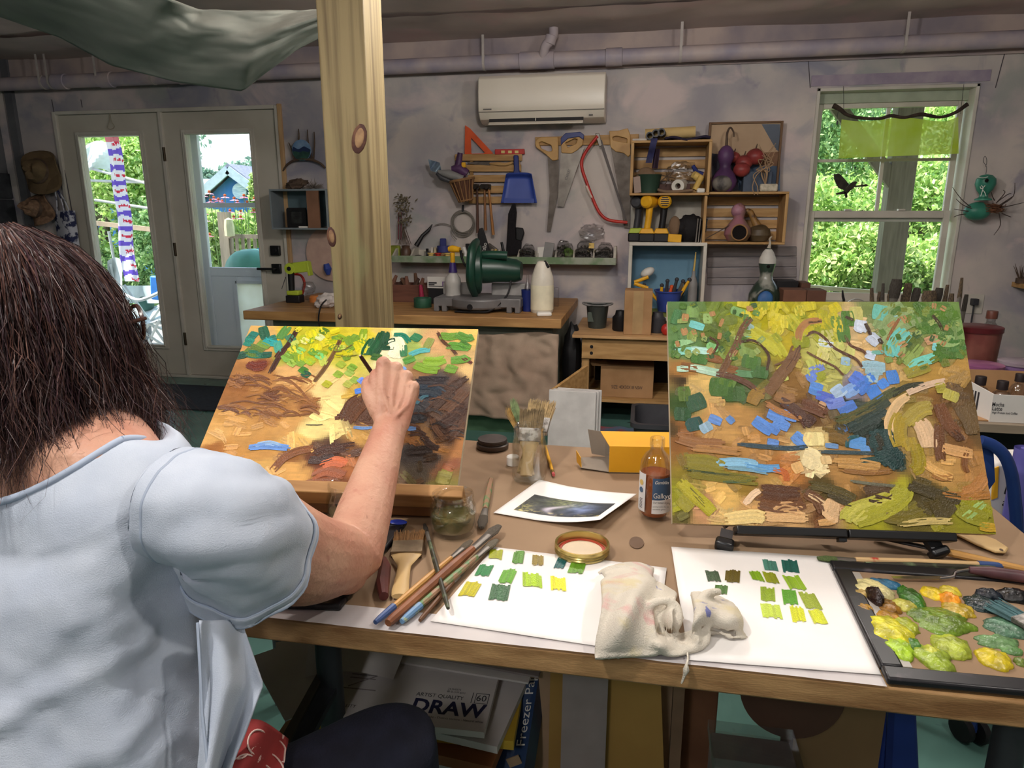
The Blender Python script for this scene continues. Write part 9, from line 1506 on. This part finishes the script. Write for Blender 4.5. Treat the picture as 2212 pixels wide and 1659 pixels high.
b=MB();b.grid(lambda u,v:SL-rD*(.01+.10*v*.35)+fD*(.02*v)-UP*(.12*v)+(rD*(.07*math.cos(2*math.pi*u))+fD*(.068*math.sin(2*math.pi*u)))*(1+.1*v)+UP*(.03*math.cos(2*math.pi*u)*(1-v)),40,14,closeu=True);b.build('sleeve',m_shirt,sho,2.5)
# side seam and hanging flap of the shirt
b=MB();b.tube([atd(427,1345,.735),atd(432,1430,.73),atd(437,1540,.722),atd(450,1662,.715)],.0018,6);b.build('side_seam',mat('binding_blue',0),sho)
def flap(u,v):x=430+u*np.interp(v,[0,.42,.75,1],[92,140,100,66]);y=1340+v*330;return atd(x,y,.735+.055*u+.014*math.sin(u*9+v*2)*(.3+v)-.02*v)
b=MB();b.grid(flap,26,30);o_=b.build('shirt_tail',m_shirt,sho,2.5);s=o_.modifiers.new('s','SOLIDIFY');s.thickness=.0022
# ---- trousers, shoes, red print cloth on the lap
m_navyc=mat('navy_cloth',(28,30,46),.85,c2=(20,21,34),scale=30,bump=.3,bscale=300)
tr=MB();KNE=atd(845,1632,.93);HIP=V((-.50,.585,.50))
limb(tr,[(HIP-rD*.02,.10,.09,rD),(HIP+(KNE-HIP)*.3,.094,.088,rD),(HIP+(KNE-HIP)*.7,.080,.078,rD),(KNE,.068,.066,rD),(KNE+(KNE-HIP).normalized()*.03-UP*.02,.058,.055,rD)],22);limb(tr,[(KNE+UP*.01,.064,.062,rD),(KNE-UP*.14+fD*.01,.058,.060,rD),(KNE-UP*.30-fD*.02,.046,.05,rD),(V((KNE.x,KNE.y-.03,.07)),.04,.045,rD)],20)
HL=HIP-rD*.2;KL=HL+V((-.06,.33,-.01));limb(tr,[(HL,.10,.09,rD),(HL.lerp(KL,.5),.088,.084,rD),(KL,.068,.066,rD)],20);limb(tr,[(KL+UP*.01,.064,.062,rD),(KL-UP*.25,.052,.052,rD),(V((KL.x,KL.y-.02,.07)),.04,.045,rD)],20);loft(tr,[(HIP-rD*.1+UP*(.0+.06*k-.05),rD*(.19-.004*k),fD*.13)for k in range(4)],24)
to=tr.build('trousers',m_navyc,pr,0);rm=to.modifiers.new('fuse','REMESH');rm.mode='VOXEL';rm.voxel_size=.008;rm.use_smooth_shade=True;sm=to.modifiers.new('smooth','SMOOTH');sm.iterations=4
for q in(V((KNE.x,KNE.y,0)),V((KL.x,KL.y,0))):b=MB();limb(b,[(q-fD*.08+UP*.045,.032,.04,rD),(q+UP*.045,.038,.045,rD),(q+fD*.09+UP*.035,.042,.034,rD),(q+fD*.155+UP*.024,.03,.022,rD)],16);b.build('shoe',m_black,pr)
m_redp=mat('red_print',(150,52,50),.8,c2=(120,38,40),scale=8);mural(m_redp,[(26,(1,1,1),(1,2,3),.595,.60,(222,190,180),.9)])
def tun(u,v,g=0.0):return atd(496+u*122-10*v,1572+v*110+26*u*u-20*math.sin(math.pi*u)*(1-v),.80-g+.06*u-.04*v+.014*math.sin(u*8+v*3))
b=MB();b.grid(tun,20,16);o_=b.build('printed_tunic',m_redp,pr,2);s=o_.modifiers.new('s','SOLIDIFY');s.thickness=.004
b=MB()
for cu,cv,r_ in((.2,.4,.22),(.55,.35,.2),(.8,.7,.24),(.35,.85,.26),(.65,1.0,.3),(.1,.9,.2),(.9,.3,.16)):b.tube([tun(min(max(cu+r_*math.cos(a),0),1),min(max(cv+r_*1.1*math.sin(a),0),1),.0055)for a in np.linspace(.4*cu*9,.4*cu*9+4.2,18)],.0011,5)
b.build('print_lines',mat('pale_pink_print',(226,196,186),.8),o_)
# ---- glasses
m_tort=mat('tortoise_frame',(70,38,28),.3,c2=(44,24,18),scale=40);b=MB();rD,fD=hR,hF;gc=HC+fD*.122+UP*.012
for s in(-1,1):
 c=gc+rD*s*.034;b.tube([c+rD*(.027*math.cos(a))+UP*(.021*math.sin(a)+.0)*1.0-fD*(.004*abs(math.cos(a)))for a in np.linspace(0,2*math.pi,25)],.0026,6);b.tube([gc+rD*s*.061+UP*.008,HC+rD*s*.082+fD*.05+UP*.012,HC+rD*s*.082-fD*.01+UP*.008],.0024,6)
b.tube([gc-rD*.008,gc+fD*.002+UP*.003,gc+rD*.008],.002,6);go=b.build('glasses',m_tort,pr)
for s in(-1,1):MB().lathe([(0,0),(.026,0),(.026,.0008),(0,.0008)],gc+rD*s*.034,fD,20,sq=.8).build('lens',pane,go)
b=MB()
for k in range(3):b.ell(HC+rD*.078-fD*.004-UP*(.045+.009*k),.0035-.0004*k,None,8,6)
b.build('earring',m_chrome,pr)
# ---- hair: a soft inner mass and thousands of frizzy strands
HA=HC-fD*.006;PRF=[(-.21,.118),(-.18,.126),(-.15,.130),(-.10,.128),(-.05,.122),(0,.117),(.04,.110),(.08,.094),(.108,.070),(.128,.040),(.14,.0)]
ZB=lambda a:-.145+.096*max(0,-math.sin(a))**.6+.02*max(0,math.sin(a))
def HR(z):return float(np.interp(z,[p[0]for p in PRF],[p[1]for p in PRF]))
def face_k(a,z):
 d=abs((a-math.pi/2+math.pi)%(2*math.pi)-math.pi);lim=.33;return 0.0 if(d>lim or z>.085)else(1-d/lim)
def hpos(a,z,k):r_=HR(z)*k;return HA+rD*(r_*math.cos(a)*1.0)+fD*(r_*math.sin(a)*(1.06 if math.sin(a)>0 else 1.04))+UP*z
b=MB();b.grid(lambda u,v:hpos(u*6.2832,ZB(u*6.2832)+(.134-ZB(u*6.2832))*v,(.90+.05*fbm((u*9,v*4,1)))*(1-.5*face_k(u*6.2832,-.2+.33*v)**.5)),60,30,closeu=True);ho=b.build('hair',mat('hair_mass',(50,34,32),.7,c2=(36,24,24),scale=60,stretch=(6,6,.5),bump=.6),pr,2)
hs=MB();HCOL=[lin(c)for c in((52,34,32),(70,46,42),(44,28,30),(92,62,54),(62,38,44),(112,80,68))]
for k in range(8200):
 a=random.uniform(0,6.2832);z0=min(.137*math.cos(random.uniform(0,1.7)),.135)
 if face_k(a,z0-.05)>.12:a+=.33*math.copysign(1,random.random()-.5)
 z1=ZB(a)-random.uniform(-.012,.030)*(1.6 if math.cos(a)>.3 else 1);n=13;kk=random.uniform(.93,1.05);fr=random.random()<.26;ph_=random.uniform(0,6.28);am=random.uniform(.015,.05)*(2.0 if fr else 1);wv=random.uniform(28,60);w0=random.uniform(.0004,.0009);P_=[];flick=random.uniform(0,.05)if fr else random.uniform(0,.012)
 da=random.gauss(0,.18)
 for i in range(n+1):
  t=i/n;z=z0+(z1-z0)*t;aa=a+da*t+am*math.sin(wv*z*1.4+ph_)*t**.5;r2=kk*(1+(.10 if fr else .03)*math.sin(wv*z+ph_*2)*t)+flick*t*t*8;P_.append(hpos(aa,max(z,-.21),r2)+UP*min(0,z+.21)+V((random.gauss(0,1),random.gauss(0,1),random.gauss(0,1)))*(.0016 if fr else .0008))
 hs.col=random.choice(HCOL[:5]if random.random()<.85 else HCOL);vs=[]
 sdv=V((random.gauss(0,1),random.gauss(0,1),random.gauss(0,.4))).normalized()
 for i,p in enumerate(P_):wd=w0*(1-.75*(i/n));vs+=[p-sdv*wd,p+sdv*wd]
 hs.add(vs,[(2*i,2*i+1,2*i+3,2*i+2)for i in range(n)])
so_=hs.build('hair_strands',vmat('hair_strand',.45,.4,jitter=.15),ho,0);so_['kind']='stuff'
rD,fD=rB,fB
# ---- brush in the painter's hand
hb0,hb1=atd(778,768,1.235),atd(872,906,1.352);e=thing('held_brush','slim dark paintbrush held in the painter\'s hand','brush',hb1);d=hb1-hb0
MB().tube([hb0,hb0+d*.03,hb0+d*.4,hb0+d*.7],[.0028,.0036,.0042,.0036],10).build('handle',mat('dark_umber_lacquer',(60,38,32),.3),e);MB().tube([hb0-d*.004,hb0+d*.012],[.0022,.003],8).build('tip',mat('pale_tip',(196,180,170),.4),e);MB().tube([hb0+d*.69,hb0+d*.84],[.004,.0045],10).build('ferrule',m_steel,e);MB().tube([hb0+d*.83,hb0+d*.92,hb1],[.0045,.005,.001],10).build('bristles',mat('umber_bristle',(90,70,50),.9),e)
